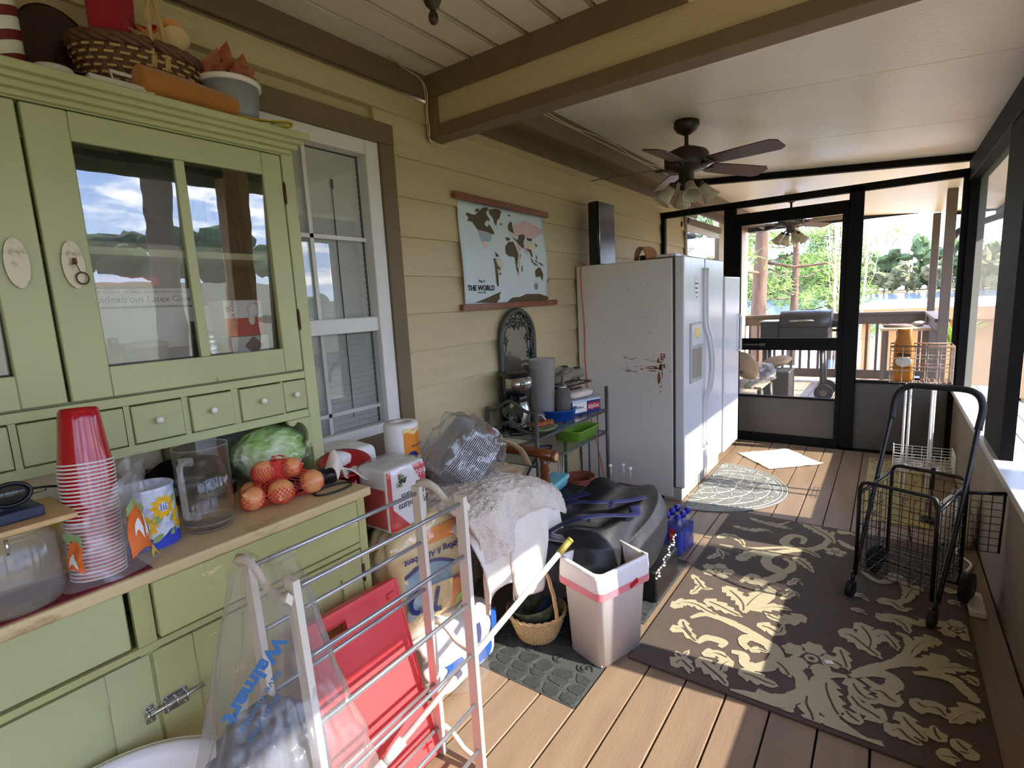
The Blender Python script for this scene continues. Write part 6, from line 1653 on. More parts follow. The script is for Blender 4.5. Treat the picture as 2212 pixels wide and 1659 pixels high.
for k in range(4): b.ball((0.01 * k - 0.02, -0.05 + 0.035 * k, 0.034), (0.03, 0.028, 0.018), 3, 0.5, 2.5, k)
solo('dried_leaves', b, 'leaf_rust', 'curled dry leaves in the leaf-shaped dish', 'leaves', loc=(0.335, 2.63, ZS + 0.012), kind='stuff')
b = MB(); b.sheet(lambda u, v: (0.04 * (u - 0.5) + 0.01 * math.sin(5 * v), 0.10 * (v - 0.5), 0.02 + 0.028 * math.sin(3 * v + 2 * u) * u), 10, 14, t=0.002); solo('paper_scrap', b, 'linen', 'crumpled pale paper on the dish by the coffee maker', 'paper', loc=(0.30, 2.66, ZS + 0.06))
# right end: box, packets, tin, shoes on crate
zb = thing('bag_carton', 'long red, white and blue carton of bags at the right front of the shelf', 'box', (0.27, 3.20, ZS), rz=math.radians(-20))
b = MB(); b.box((0, 0, 0.052), (0.18, 0.26, 0.10), bev=0.004); part('carton', b, 'ink_navy', zb)
b = MB(); b.box((0, 0, 0.0975), (0.182, 0.262, 0.014), bev=0.003); part('lid', b, 'box_lid', zb)
b = MB(); b.b2((0.0905, -0.13, 0.02), (0.0915, 0.0, 0.09)); part('white_panel', b, 'ink_white', zb)
b = MB(); b.b2((-0.06, -0.1315, 0.02), (0.02, -0.1305, 0.09)); part('white_panel', b, 'ink_white', zb)
b = MB(); b.b2((0.0905, 0.01, 0.03), (0.0918, 0.12, 0.075)); part('red_panel', b, 'ink_red', zb)
label_on(zb, 'ziploc', 0.045, (0.0928, 0.065, 0.052), FY, FZ, 'ink_white', world=False); label_on(zb, 'Gallon', 0.026, (0.0925, -0.065, 0.055), FY, FZ, 'ink_navy', world=False)
b = MB(); sack(b, (0, 0, 0.028), (0.12, 0.24, 0.05), 3, 0.1, 2, 3, 4); solo('white_packet', b, 'linen', 'soft cream packet lying on the bag carton', 'packet', loc=(0.27, 3.20, ZS + 0.107), rot=(0, 0, -0.3))
b = MB(); sack(b, (0, 0, 0.05), (0.08, 0.20, 0.10), 4, 0.06, 2, 6, 4); solo('brown_packet', b, 'crate_brown', 'dark pinkish brown packet standing behind the cream packet', 'packet', loc=(0.15, 3.25, ZS + 0.105), rot=(0, 0, -0.2))
bw = thing('cleaner_tub', 'white and blue tub with a printed label beside the covered bottle', 'tub', (0.13, 3.11, ZS)); b = MB(); b.lathe([(0, 0), (0.052, 0), (0.056, 0.01), (0.058, 0.175), (0.05, 0.18), (0, 0.181)], n=32); part('tub', b, 'ink_white', bw)
b = MB(); b.lathe([(0.0592, 0.05), (0.0598, 0.13)], n=32); part('blue_label', b, 'ink_blue', bw); cyl_text('Cascade', 0.026, 0.0605, -0.6, 0.09, bw, 'ink_white', flip=False)
b = MB(); b.box((0, 0, 0.075), (0.10, 0.07, 0.15), bev=0.003); pc_ = solo('photo_carton', b, 'crate_brown', 'small dark carton with pink picture behind the tub', 'box', loc=(0.11, 3.225, ZS + 0.001))
b = MB(); b.b2((0.04, 3.29, ZS + 0.002), (0.22, 3.36, ZS + 0.20), bev=0.004); b.b2((0.04, 2.98, 0.918), (0.30, 3.36, 0.93)); b.b2((0.045, 2.985, 0.74), (0.06, 3.0, 0.918))
solo('brown_crate', b, 'crate_brown', 'brown wooden tray stand carrying the shoes at the far end of the shelf', 'stand')
def shoe(lab):
    t = thing('trainer_shoe', lab, 'shoe', (0, 0, 0), group='taupe trainers on the shelf')
    b = MB(); b.tube([(0, -0.145, 0.028), (0, -0.12, 0.036), (0, -0.06, 0.045), (0, 0.0, 0.062), (0, 0.06, 0.070), (0, 0.11, 0.066), (0, 0.14, 0.05)], [0.018, 0.036, 0.044, 0.044, 0.042, 0.040, 0.024], n=20, flat=(1.0, 0.85))
    for v in b.bm.verts: v.co.z = max(v.co.z, 0.018)
    part('upper', b, 'shoe_taupe', t)
    b = MB()
    ol = [(0.044 * math.cos(a) * (0.82 if math.sin(a) > 0.3 else 1.0), 0.158 * math.sin(a)) for a in [2 * PI * i / 32 for i in range(32)]]
    b.poly(ol, (0, 0, 0.0), (1, 0, 0), (0, 1, 0), t=-0.024); part('sole', b, 'shoe_sole', t)
    b = MB()
    for s_ in (-1, 1): b.tube([(s_ * 0.042, -0.09 + 0.03 * k, 0.012 + 0.018 * (k % 2)) for k in range(7)], 0.004, n=5)
    part('zigzag_stripe', b, 'shoe_dark', t)
    b = MB(); b.ball((0, 0.075, 0.100), (0.026, 0.042, 0.012), 2); part('ankle_opening', b, 'shoe_dark', t)
    b = MB()
    for k in range(5): b.tube([(-0.022, -0.045 + 0.018 * k, 0.082 + 0.006 * k), (0, -0.045 + 0.018 * k, 0.093 + 0.006 * k), (0.022, -0.045 + 0.018 * k, 0.082 + 0.006 * k)], 0.003, n=5)
    part('laces', b, 'shoe_sole', t)
    return t
s1 = shoe('taupe trainer nearer the room on the shelf stand, pale zigzag sole'); s2 = copy_tree(s1, label='second taupe trainer, behind the first and nearer the wall')
s1.location = (0.23, 3.15, 0.9305); s1.rotation_euler = (0, 0, -0.25); s2.location = (0.12, 3.19, 0.9305); s2.rotation_euler = (0, 0, -0.1)
b = MB(); loft(b, [rrect(0.09, 0.14, 0.0, r=0.04, n=6), rrect(0.105, 0.155, 0.07, r=0.045, n=6), rrect(0.115, 0.165, 0.072, r=0.045, n=6), rrect(0.112, 0.162, 0.076, r=0.045, n=6), rrect(0.10, 0.15, 0.07, r=0.04, n=6), rrect(0.086, 0.136, 0.006, r=0.04, n=6)], cap1=True)
for v in b.bm.verts:
    a = math.atan2(v.co.y, v.co.x); v.co.x *= 1 + 0.03 * math.cos(a * 14); v.co.y *= 1 + 0.03 * math.cos(a * 14)
solo('lime_tray', b, 'lime_plastic', 'lime green fluted tray on the lower glass tier', 'tray', loc=(0.29, 3.12, 0.5605))
b = MB(); b.tube([(0, 0.0 + 0.12 * math.cos(2 * PI * i / 30), 0.01 + 0.0 * math.sin(i)) if False else (0.05 * math.cos(2 * PI * i / 30), 0.11 * math.sin(2 * PI * i / 30), 0.006) for i in range(24)], 0.006, n=6); solo('blue_hook_tool', b, 'strap_blue', 'bright blue curved plastic strip on the lower tier behind the chair arm', 'strip', loc=(0.25, 2.72, 0.5605))
# under the shelf
ec = thing('egg_carton', 'pale teal egg carton lying on the pile beside the armchair post', 'egg carton', (0.47, 2.50, 0.40), rz=0.15)
b = MB(); b.box((0, 0, 0.058), (0.11, 0.27, 0.03), bev=0.008, taper=(1.0, 1.0)); part('lid', b, 'egg_teal', ec)
b = MB()
for i in range(2):
    for k in range(6): b.lathe([(0, 0), (0.014, 0.0), (0.022, 0.022), (0.024, 0.042)], (-0.026 + 0.052 * i, -0.108 + 0.043 * k, 0), n=14)
part('egg_cups', b, 'egg_teal', ec)
b = MB(); b.box((0.50, 2.50, 0.385), (0.20, 0.34, 0.02)); b.box((0.48, 2.52, 0.20), (0.16, 0.30, 0.36), bev=0.01); solo('black_case', b, 'black_plastic', 'black case in shadow under the egg carton', 'case')
for i in range(3):
    t = thing('empty_bottle', ['nearest clear empty bottle against the fridge side, by the shelf foot', 'middle clear empty bottle against the fridge side', 'clear empty bottle furthest from the shelf, against the fridge side'][i], 'bottle', (0.46 + 0.075 * i, 3.30 + 0.05 * (i % 2), 0.15), group='empty water bottles by the fridge')
    b = MB(); b.lathe([(0, 0), (0.028, 0), (0.031, 0.006), (0.029, 0.06), (0.031, 0.11), (0.028, 0.135), (0.012, 0.165), (0.012, 0.172)], n=20); part('bottle_body', b, 'clear_plastic', t)
    b = MB(); b.lathe([(0.0135, 0.17), (0.0135, 0.184), (0, 0.185)], n=14); part('cap', b, 'ink_white', t)
b = MB(); b.b2((0.44, 3.22, 0.002), (0.72, 3.46, 0.149), bev=0.004); solo('low_carton', b, 'crate_brown', 'low brown carton under the empty bottles by the fridge', 'box')
hc = MB()
for k in range(5): hc.tube([(0.25 + 0.105 * math.cos(2 * PI * i / 30), 3.22 + 0.125 * math.sin(2 * PI * i / 30), 0.165 + 0.017 * k) for i in range(30)], 0.008, n=6, closed=True)
solo('coiled_hose', hc, 'hose_brown', 'coiled orange-brown hose on the bottom tier of the shelf', 'hose')
b = MB()
for k in range(3): b.tube([(0.30, 2.86 + 0.03 * k, 0.16), (0.22, 2.98 + 0.03 * k, 0.42), (0.20, 3.0 + 0.03 * k, 0.44), (0.21, 2.95 + 0.03 * k, 0.43)], 0.0035, n=6)
solo('wire_stand', b, 'steel', 'bright bent wire stand leaning on the bottom tier', 'wire')
b = MB(); b.tube(spline([(0.12, 2.65, 0.18), (0.06, 2.80, 0.30), (0.05, 2.98, 0.42), (0.07, 3.10, 0.40)], 8), 0.010, n=8); solo('blue_tube', b, 'denim', 'dull blue bent tube behind the bottom tier', 'tube')

# ================================================================ fridge, freezer and what stands on them
mat('fridge_side', (226, 220, 210), 0.5, var=0.04, vs=2, bump=0.12, bs=140)
worn_paint('fridge_white', (206, 198, 188), (150, 92, 44), (130, 104, 80), thr=(0.735, 0.76), s=6, rough=0.45)
mat('fridge_door', (222, 222, 222), 0.22, var=0.02)
mat('gasket', (70, 64, 58), 0.7)
mat('rust', (150, 92, 40), 0.8, var=0.35, vs=40)
mat('grey_plastic', (176, 174, 166), 0.45)
fz = thing('refrigerator', 'white side-by-side refrigerator with rust-scratched side and ice dispenser', 'refrigerator', (0.45, 4.19, 0.0))
def F(n, b, m, lab=None): return part(n, b, m, fz, lab, world=True)
b = MB(); b.b2((0.035, 3.665, 0.02), (0.79, 4.71, 1.765), bev=0.008, seg=2); F('cabinet', b, 'fridge_side')
b = MB(); b.b2((0.79, 3.672, 0.10), (0.805, 4.705, 1.76)); F('door_gasket', b, 'gasket')
for (a, c, nm) in ((3.665, 4.155, 'freezer_door'), (4.170, 4.712, 'fridge_door')):
    b = MB(); b.b2((0.805, a, 0.10), (0.872, c, 1.775), bev=0.012, seg=3); d = F(nm, b, 'fridge_door')
    yh = 4.125 if a < 4 else 4.205
    b = MB(); hp_ = spline([(0.878, yh, 1.70), (0.882, yh, 1.30), (0.915, yh, 1.16), (0.93, yh, 1.02), (0.93, yh, 0.90), (0.915, yh, 0.78), (0.882, yh, 0.66), (0.880, yh, 0.30)], 8); b.tube(hp_, 0.014, n=10, flat=(0.8, 1.0)); part('handle', b, 'fridge_door', d, world=True)
    if a < 4:
        b = MB(); b.b2((0.871, 3.79, 0.86), (0.880, 4.09, 1.30), bev=0.004); ds = part('dispenser_panel', b, 'grey_plastic', d, world=True)
        b = MB(); b.b2((0.873, 3.815, 1.13), (0.884, 4.07, 1.285), bev=0.003); part('control_panel', b, 'fridge_door', d, world=True)
        b = MB(); b.b2((0.8805, 3.83, 0.89), (0.8815, 4.055, 1.11)); part('dispenser_recess', b, 'knee_panel', d, world=True)
        b = MB(); b.b2((0.8845, 3.88, 1.20), (0.886, 4.0, 1.26), bev=0.001); b.ball((0.886, 3.95, 1.20), (0.001, 0.03, 0.02), 2); part('stickers', b, 'ink_yellow', d, world=True)
        b = MB(); b.b2((0.8725, 3.905, 1.47), (0.874, 3.985, 1.64)); part('notice', b, 'ink_white', d, world=True)
        for q in range(5): label_on(d, ('!', 'CAUTION', 'WATER', 'FILTER', 'OFF')[q], 0.034 if q == 0 else 0.017, (0.8748, 3.945, 1.615 - 0.033 * q), FY, FZ, 'ink_black')
b = MB(); b.b2((0.72, 3.672, 0.0), (0.85, 4.70, 0.095), bev=0.003); F('kick_grille', b, 'grey_plastic')
b = MB()
rs_ = random.Random(11)
for (x, z, w_, h_) in ((0.50, 1.05, 0.09, 0.007), (0.44, 1.06, 0.05, 0.005), (0.66, 1.04, 0.06, 0.005), (0.45, 0.965, 0.07, 0.010), (0.49, 0.955, 0.06, 0.008), (0.60, 1.0, 0.12, 0.004), (0.69, 0.99, 0.08, 0.005), (0.715, 1.03, 0.05, 0.06), (0.71, 0.95, 0.045, 0.16), (0.66, 0.985, 0.12, 0.02), (0.70, 0.87, 0.016, 0.03), (0.72, 1.07, 0.03, 0.015)):
    for k in range(9):
        cx_ = x + rs_.gauss(0, w_ * 0.35); cz_ = z + rs_.gauss(0, h_ * 0.5 + 0.003)
        L_, H_ = rs_.uniform(0.004, w_ * 0.45), rs_.uniform(0.0012, max(0.002, h_ * 0.45))
        b.poly([(cx_ + L_ * math.cos(t) * rs_.uniform(0.5, 1), cz_ + H_ * math.sin(t) * rs_.uniform(0.5, 1)) for t in [2 * PI * i / 7 for i in range(7)]], (0, 3.6644, 0), (1, 0, 0), (0, 0, 1))
for k in range(60):
    x, z = rs_.uniform(0.40, 0.76), rs_.uniform(0.7, 1.7); r_ = rs_.uniform(0.0012, 0.003)
    b.poly([(x + r_ * math.cos(t), z + r_ * math.sin(t) * 1.6) for t in [2 * PI * i / 5 for i in range(5)]], (0, 3.6644, 0), (1, 0, 0), (0, 0, 1))
o = F('rust_scratches', b, 'rust'); o['kind'] = 'stuff'
fr2 = thing('upright_freezer', 'plain white upright freezer beyond the refrigerator, a little lower', 'freezer', (0.45, 5.0, 0.0))
b = MB(); b.b2((0.05, 4.735, 0.02), (0.80, 5.27, 1.635), bev=0.008, seg=2); part('cabinet', b, 'fridge_side', fr2, world=True)
b = MB(); b.b2((0.812, 4.735, 0.09), (0.885, 5.27, 1.645), bev=0.012, seg=3); part('freezer_door', b, 'fridge_door', fr2, world=True)
b = MB(); b.b2((0.80, 4.745, 0.10), (0.812, 5.26, 1.63)); part('door_gasket', b, 'gasket', fr2, world=True)
b = MB(); b.tube([(0.886, 5.20, 1.30), (0.915, 5.20, 1.28), (0.915, 5.20, 0.98), (0.886, 5.20, 0.96)], 0.010, n=8); part('handle', b, 'fridge_door', fr2, world=True)
b = MB(); b.tube(spline([(0.10, 3.70, 1.775), (0.085, 3.655, 1.77), (0.083, 3.652, 1.60), (0.10, 3.652, 1.30), (0.10, 3.652, 1.0), (0.13, 3.652, 0.60), (0.20, 3.63, 0.35), (0.28, 3.60, 0.02)], 8), 0.0045, n=6); solo('orange_cord', b, 'cord_orange', 'orange extension cord hanging down the near side of the refrigerator', 'cord')
ac = thing('air_purifier', 'tall glossy black tower unit standing on the refrigerator by the wall', 'air purifier', (0.19, 3.84, 1.766))
b = MB(); b.b2((0.13, 3.70, 1.767), (0.215, 3.98, 2.235), bev=0.008); part('housing', b, 'machine_black', ac, world=True)
b = MB(); b.b2((0.215, 3.70, 1.770), (0.222, 3.98, 2.232), bev=0.003); part('gloss_panel', b, 'machine_black', ac, world=True)
b = MB(); b.cyl((0.2225, 3.703, 1.77), (0.2225, 3.703, 2.23), 0.004, n=8); part('edge_strip', b, 'steel', ac, world=True)
hat = thing('visor_cap', 'brown cap lying on its side on the refrigerator', 'cap', (0.50, 3.86, 1.766))
b = MB(); b.sheet(lambda u, v: (0.50 + 0.075 * math.cos(PI * 1.15 * u - 0.3) * (0.6 + 0.4 * v), 3.80 + 0.17 * v, 1.775 + 0.10 * abs(math.sin(PI * 1.15 * u - 0.3)) ** 0.8 + 0.012 * v), 22, 10, t=0.004); part('brim', b, 'canvas_tan' if False else 'felt_orange', hat, world=True)
b = MB(); b.ball((0.50, 4.02, 1.80), (0.08, 0.08, 0.03), 3, 0.4, 2.2, 6, flat=1.768); part('crown', b, 'crate_brown', hat, world=True)
b = MB(); b.ball((0.60, 4.14, 1.785), (0.07, 0.13, 0.035), 4, 0.5, 2.2, 8, flat=1.768); solo('brown_rag', b, 'canvas_tan', 'crumpled brown and tan rag beside the cap on the refrigerator', 'rag')
b = MB(); b.box((0, 0, 0.009), (0.14, 0.30, 0.018), bev=0.005); solo('plastic_tray', b, 'fridge_door', 'flat white plastic tray on the refrigerator top by the door', 'lid', loc=(0.73, 3.86, 1.777))
# ================================================================ rug, mats, carts and stands
mat('rug_brown', (84, 68, 56), 0.95, var=0.10, vs=30, bump=0.5, bs=400, sheen=0.1)
mat('rug_cream', (188, 177, 144), 0.95, var=0.06, vs=30, bump=0.5, bs=400)
mat('mat_rubber', (66, 68, 66), 0.8, var=0.15, bump=0.3, bs=90)
mat('mat_stone', (52, 55, 54), 0.75, var=0.25, vs=14, bump=0.4, bs=70)
mat('mat_grey', (120, 120, 116), 0.85, var=0.12, vs=20)
mat('mat_line', (196, 196, 186), 0.8)
mat('mat_straw', (176, 160, 108), 0.9, var=0.1, vs=12)
mat('mat_straw_dark', (104, 88, 58), 0.9)
mat('cart_black', (30, 28, 30), 0.32, metal=0.3, var=0.08)
mat('wheel_rubber', (18, 18, 18), 0.6)
mat('wire_white', (196, 184, 170), 0.4)
mat('wire_rusty', (150, 118, 96), 0.5, var=0.3, vs=40)
mat('tea_plastic', (206, 130, 44), 0.3, var=0.15, vs=10)
rug = thing('area_rug', 'brown area rug with cream leaf scrolls and flowers along its border', 'rug', (1.77, 2.76, 0.0))
b = MB(); b.b2((1.205, 1.865, 0.0005), (2.385, 3.66, 0.009), bev=0.003); part('pile', b, 'rug_brown', rug, world=True)
b = MB()
def leafpoly(pts, w, kind):
    P = spline([(x / 1000, y / 1000, 0) for x, y in pts], 7); n = len(P); L, R2 = [], []
    tot = sum((P[i + 1] - P[i]).length for i in range(n - 1)); s = 0
    for i in range(n):
        d = (P[min(i + 1, n - 1)] - P[max(i - 1, 0)]).normalized(); nn = V((-d.y, d.x, 0))
        t = i / (n - 1)
        if kind == 'l':
            q = (math.sin(PI * min(1, 0.12 + 0.88 * t) ** 0.8)) ** 0.75; ph = (s / 0.045) % 1.0
            q *= 0.50 + 0.50 * ph
        else: q = 0.45 + 0.55 * math.sin(PI * t) ; q *= 0.85 + 0.2 * ((s / 0.07) % 1.0)
        L.append(P[i] + nn * w * q); R2.append(P[i] - nn * w * q)
        if i < n - 1: s += (P[i + 1] - P[i]).length
    return P, L, R2
zz_ = 0.0094
def strip(L, R2, z, mi):
    a = b._vs([V((1 + p.x, 1.8 + p.y, z + j * 0.000015)) for j, p in enumerate(L)]); c = b._vs([V((1 + p.x, 1.8 + p.y, z + j * 0.000015)) for j, p in enumerate(R2)])
    for i in range(len(a) - 1): b._f([a[i], c[i], c[i + 1], a[i + 1]], mi)
def clampp(p): return V((min(max(p.x, 0.225), 1.37), min(max(p.y, 0.085), 1.84), 0))
for i, (k, w_, pts) in enumerate(RUG):
    zq = zz_ + 0.00004 * i; w_ = w_ / 1000
    if k == 'f':
        c_ = V((pts[0][0] / 1000, pts[0][1] / 1000, 0))
        for q in range(5):
            a0 = 2 * PI * q / 5 + 0.3
            ring = [c_ + V((math.cos(a0), math.sin(a0), 0)) * w_ * 0.62 + V((math.cos(t), math.sin(t), 0)) * w_ * 0.36 * (1 + 0.14 * math.cos(6 * t)) for t in [2 * PI * j / 24 for j in range(24)]]
            vs = b._vs([V((1 + p.x, 1.8 + p.y, zq)) for p in map(clampp, ring)]); b._f(vs, 0)
        for (r_, mi, dz) in ((0.30, 1, 0.0001), (0.22, 0, 0.0002), (0.10, 1, 0.0003)):
            vs = b._vs([V((1 + c_.x + w_ * r_ * math.cos(t), 1.8 + c_.y + w_ * r_ * math.sin(t), zq + dz)) for t in [2 * PI * j / 16 for j in range(16)]]); b._f(vs, mi)
        continue
    P, L, R2 = leafpoly(pts, w_ * 0.82, k)
    strip([clampp(p) for p in L], [clampp(p) for p in R2], zq, 0)
    if k == 'l':
        m = len(P)
        strip([clampp(P[j] + V((0.003, 0.003, 0))) for j in range(m // 6, m - 2)], [clampp(P[j] - V((0.003, 0.003, 0))) for j in range(m // 6, m - 2)], zq + 0.0011, 1)
o = part('leaf_pattern', b, ['rug_cream', 'rug_brown'], rug, 'cream leaf and flower pattern', world=True); o['kind'] = 'stuff'
b = MB(); b.box((0, 0, 0.0008), (0.03, 0.022, 0.001)); solo('paper_bit', b, 'ink_white', 'tiny white scrap of paper on the rug', 'paper', loc=(1.90, 2.248, 0.0135), rot=(0, 0, 0.5))

# rubber mats with raised paving stones and scrolls
def stone_mat(x0, y0, x1, y1, lab, seed, scroll=True):
    t = thing('door_mat', lab, 'mat', ((x0 + x1) / 2, (y0 + y1) / 2, 0.0))
    b = MB(); b.b2((x0, y0, 0.0005), (x1, y1, 0.0045), bev=0.002); part('base', b, 'mat_rubber', t, world=True)
    r = random.Random(seed); b = MB()
    nx, ny = max(3, int((x1 - x0) / 0.075)), max(3, int((y1 - y0) / 0.055))
    jx = [[(r.uniform(-0.28, 0.28), r.uniform(-0.28, 0.28)) for _ in range(ny + 1)] for _ in range(nx + 1)]
    for i in range(nx):
        for k in range(ny):
            cy_ = (k + 0.5) / ny
            if scroll and 0.28 < cy_ < 0.52: continue
            cs = []
            for (a, c) in ((i, k), (i + 1, k), (i + 1, k + 1), (i, k + 1)):
                ox, oy = jx[a][c]; edge_x = 0 if a in (0, nx) else ox; edge_y = 0 if c in (0, ny) else oy
                cs.append(V((x0 + (a + edge_x) * (x1 - x0) / nx, y0 + (c + edge_y) * (y1 - y0) / ny, 0)))
            m_ = sum(cs, V((0, 0, 0))) / 4
            ring = []
            for q in range(4):
                p = cs[q]; d1 = cs[(q + 1) % 4] - p; d0 = cs[q - 1] - p
                ring += [p + d0 * 0.18, p + d1 * 0.18]
            A = [m_ + (p - m_) * 0.90 for p in ring]; B = [m_ + (p - m_) * 0.80 for p in ring]
            va = b._vs([V((p.x, p.y, 0.0044)) for p in A]); vb = b._vs([V((p.x, p.y, 0.008)) for p in B])
            for q in range(8): b._f([va[q], va[(q + 1) % 8], vb[(q + 1) % 8], vb[q]], 0)
            b._f(vb)
    if scroll:
        yc = y0 + 0.40 * (y1 - y0); n = int((x1 - x0) / 0.11)
        for k in range(n):
            xc = x0 + (k + 0.5) * (x1 - x0) / n; s_ = 1 if k % 2 else -1
            for m_ in (1, -1):
                b.tube([(xc + m_ * 0.004 + 0.03 * (1 - q / 16) * math.cos(q * 0.6) * m_, yc + s_ * m_ * 0.03 * (1 - q / 16) * math.sin(q * 0.6), 0.006) for q in range(15)], 0.0042, n=5)
    o = part('raised_pattern', b, 'mat_stone', t, world=True); o['kind'] = 'stuff'
    return t
stone_mat(0.63, 1.50, 1.15, 2.02, 'dark rubber mat with paving stones and a scroll band, under the bin and basket', 3)
stone_mat(0.62, 2.12, 1.175, 2.80, 'second dark rubber mat with stone pattern, behind the white bin', 8, False)
# half-round mat by the refrigerator
hm = thing('half_round_mat', 'grey half-round rubber mat with a pale web pattern before the refrigerator', 'mat', (1.15, 4.13, 0.0))
hx, hy, hr = 0.885, 4.13, 0.60
b = MB(); b.poly([(hx + hr * math.cos(t), hy + hr * 0.98 * math.sin(t)) for t in [-PI / 2 + PI * i / 40 for i in range(41)]], (0, 0, 0.0005), (1, 0, 0), (0, 1, 0), t=0.006); part('base', b, 'mat_grey', hm, world=True)
b = MB()
for rr2 in (0.12, 0.24, 0.36, 0.475, 0.56, 0.592):
    b.tube([(hx + rr2 * math.cos(t), hy + rr2 * 0.98 * math.sin(t), 0.0072) for t in [-PI / 2 + PI * i / 48 for i in range(49)]], 0.0035, n=5)
for ring_, (ra, rb, n_) in enumerate(((0.0, 0.12, 5), (0.12, 0.24, 9), (0.24, 0.36, 12), (0.36, 0.475, 15))):
    for k in range(n_ + 1):
        a = -PI / 2 + PI * (k + 0.5 * (ring_ % 2)) / (n_ + 1)
        b.tube([(hx + (ra + (rb - ra) * q / 4) * math.cos(a + 0.10 * math.sin(q * 1.57) * (-1) ** k), hy + 0.98 * (ra + (rb - ra) * q / 4) * math.sin(a + 0.10 * math.sin(q * 1.57) * (-1) ** k), 0.0072) for q in range(5)], 0.003, n=5)
for k in range(46):
    a = -PI / 2 + PI * (k + 0.5) / 46; rm = 0.518
    b.tube([(hx + (rm + 0.026 * math.cos(q * 1.05 + k)) * math.cos(a + 0.028 * math.sin(q * 1.05)), hy + 0.98 * (rm + 0.026 * math.cos(q * 1.05 + k)) * math.sin(a + 0.028 * math.sin(q * 1.05)), 0.0072) for q in range(5)], 0.0028, n=4)
o = part('web_pattern', b, 'mat_line', hm, world=True); o['kind'] = 'stuff'
b = MB(); b.sheet(lambda u, v: (0.50 * (u - 0.5), 0.50 * (v - 0.5), 0.003 + 0.010 * max(0, nz3(u * 5, v * 5, 2)) + 0.012 * math.exp(-((u + v - 1.0) / 0.07) ** 2) * u), 36, 36, t=0.002)
solo('white_cloth_mat', b, 'linen', 'white cloth mat lying skewed on the floor by the screen door', 'mat', loc=(1.28, 5.06, 0.002), rot=(0, 0, math.radians(42)))
ym = thing('straw_mat', 'straw coloured mat with dark leaf print behind the wire cart', 'mat', (2.13, 4.65, 0.0))
b = MB(); b.b2((1.945, 3.92, 0.0005), (2.30, 5.42, 0.006), bev=0.002); part('base', b, 'mat_straw', ym, world=True)
b = MB(); r = random.Random(4)
for k in range(90):
    a = r.uniform(-0.9, 0.9); b.box((r.uniform(1.97, 2.27), r.uniform(3.95, 5.40), 0.0064), (0.006, r.uniform(0.03, 0.07), 0.0008), rot=(0, 0, a))
o = part('leaf_print', b, 'mat_straw_dark', ym, world=True); o['kind'] = 'stuff'

# ---- folding wire cart
ct = thing('shopping_cart', 'black folding wire cart with a tall looped handle and four wheels on the rug', 'cart', (2.16, 2.97, 0.0095), rz=math.radians(-19.5))
def C_(n, b, m='cart_black', lab=None): return part(n, b, m, ct, lab)
w2, d2 = 0.150, 0.185; zb_, zt_ = 0.145, 0.585
b = MB()
b.tube(spline([(-w2 - 0.015, -d2 + 0.02, 0.10), (-w2 - 0.02, -d2 + 0.20, 0.45), (-w2 - 0.02, -d2 + 0.36, 0.80), (-w2 - 0.018, -d2 + 0.42, 0.93), (-w2 + 0.03, -d2 + 0.44, 0.985), (0, -d2 + 0.445, 0.988), (w2 - 0.03, -d2 + 0.44, 0.985), (w2 + 0.018, -d2 + 0.42, 0.93), (w2 + 0.02, -d2 + 0.36, 0.80), (w2 + 0.02, -d2 + 0.20, 0.45), (w2 + 0.015, -d2 + 0.02, 0.10)], 6), 0.0105, n=10); C_('handle_frame', b)
b = MB(); b.tube(spline([(-w2 - 0.02, -d2 + 0.375, 0.82), (-w2 - 0.018, -d2 + 0.42, 0.93), (-w2 + 0.03, -d2 + 0.44, 0.985), (0, -d2 + 0.445, 0.988), (w2 - 0.03, -d2 + 0.44, 0.985), (w2 + 0.018, -d2 + 0.42, 0.93), (w2 + 0.02, -d2 + 0.375, 0.82)], 6), 0.0150, n=12); C_('foam_grip', b, 'wheel_rubber', 'black foam hand grip')
for s_ in (-1, 1):
    b = MB(); yy = s_ * d2
    b.tube([(-w2, yy, zb_ - 0.03), (-w2, yy, zt_ - 0.03), (-w2 + 0.012, yy, zt_ - 0.006), (-w2 + 0.035, yy, zt_), (w2 - 0.035, yy, zt_), (w2 - 0.012, yy, zt_ - 0.006), (w2, yy, zt_ - 0.03), (w2, yy, zb_ - 0.03)], 0.009, n=8); C_('end_hoop', b)
for s_ in (-1, 1):
    b = MB(); b.tube([(s_ * w2, -d2, zt_ - 0.06), (s_ * w2, d2, zt_ - 0.03)], 0.0075, n=8); C_('side_rail', b)
def wires(P0, U, Wv, nu, nv, r=0.0018):
    bb = MB()
    for i in range(nu + 1):
        p = V(P0) + V(U) * i / nu; bb.cyl(p, p + V(Wv), r, n=5, caps=False)
    for k in range(nv + 1):
        p = V(P0) + V(Wv) * k / nv; bb.cyl(p, p + V(U), r, n=5, caps=False)
    return bb
for s_ in (-1, 1):
    C_('wire_panel', wires((-w2, s_ * d2, zb_), (2 * w2, 0, 0), (0, 0, zt_ - zb_ - 0.03), 7, 7))
    C_('wire_panel', wires((s_ * w2, -d2, zb_), (0, 2 * d2, 0), (0, 0, zt_ - zb_ - 0.06), 7, 7))
C_('wire_floor', wires((-w2, -d2, zb_), (2 * w2, 0, 0), (0, 2 * d2, 0), 7, 8, 0.0022))
C_('rear_pocket', wires((w2 + 0.03, d2 - 0.06, 0.27), (0.10, 0.05, 0), (0, 0, 0.27), 3, 8))
b = MB(); b.tube([(w2 + 0.005, d2 - 0.10, 0.545), (w2 + 0.14, d2 - 0.01, 0.555)], 0.008, n=8); b.tube([(w2 + 0.135, d2 - 0.01, 0.555), (w2 + 0.13, d2 - 0.01, 0.27)], 0.005, n=6); C_('pocket_arm', b)
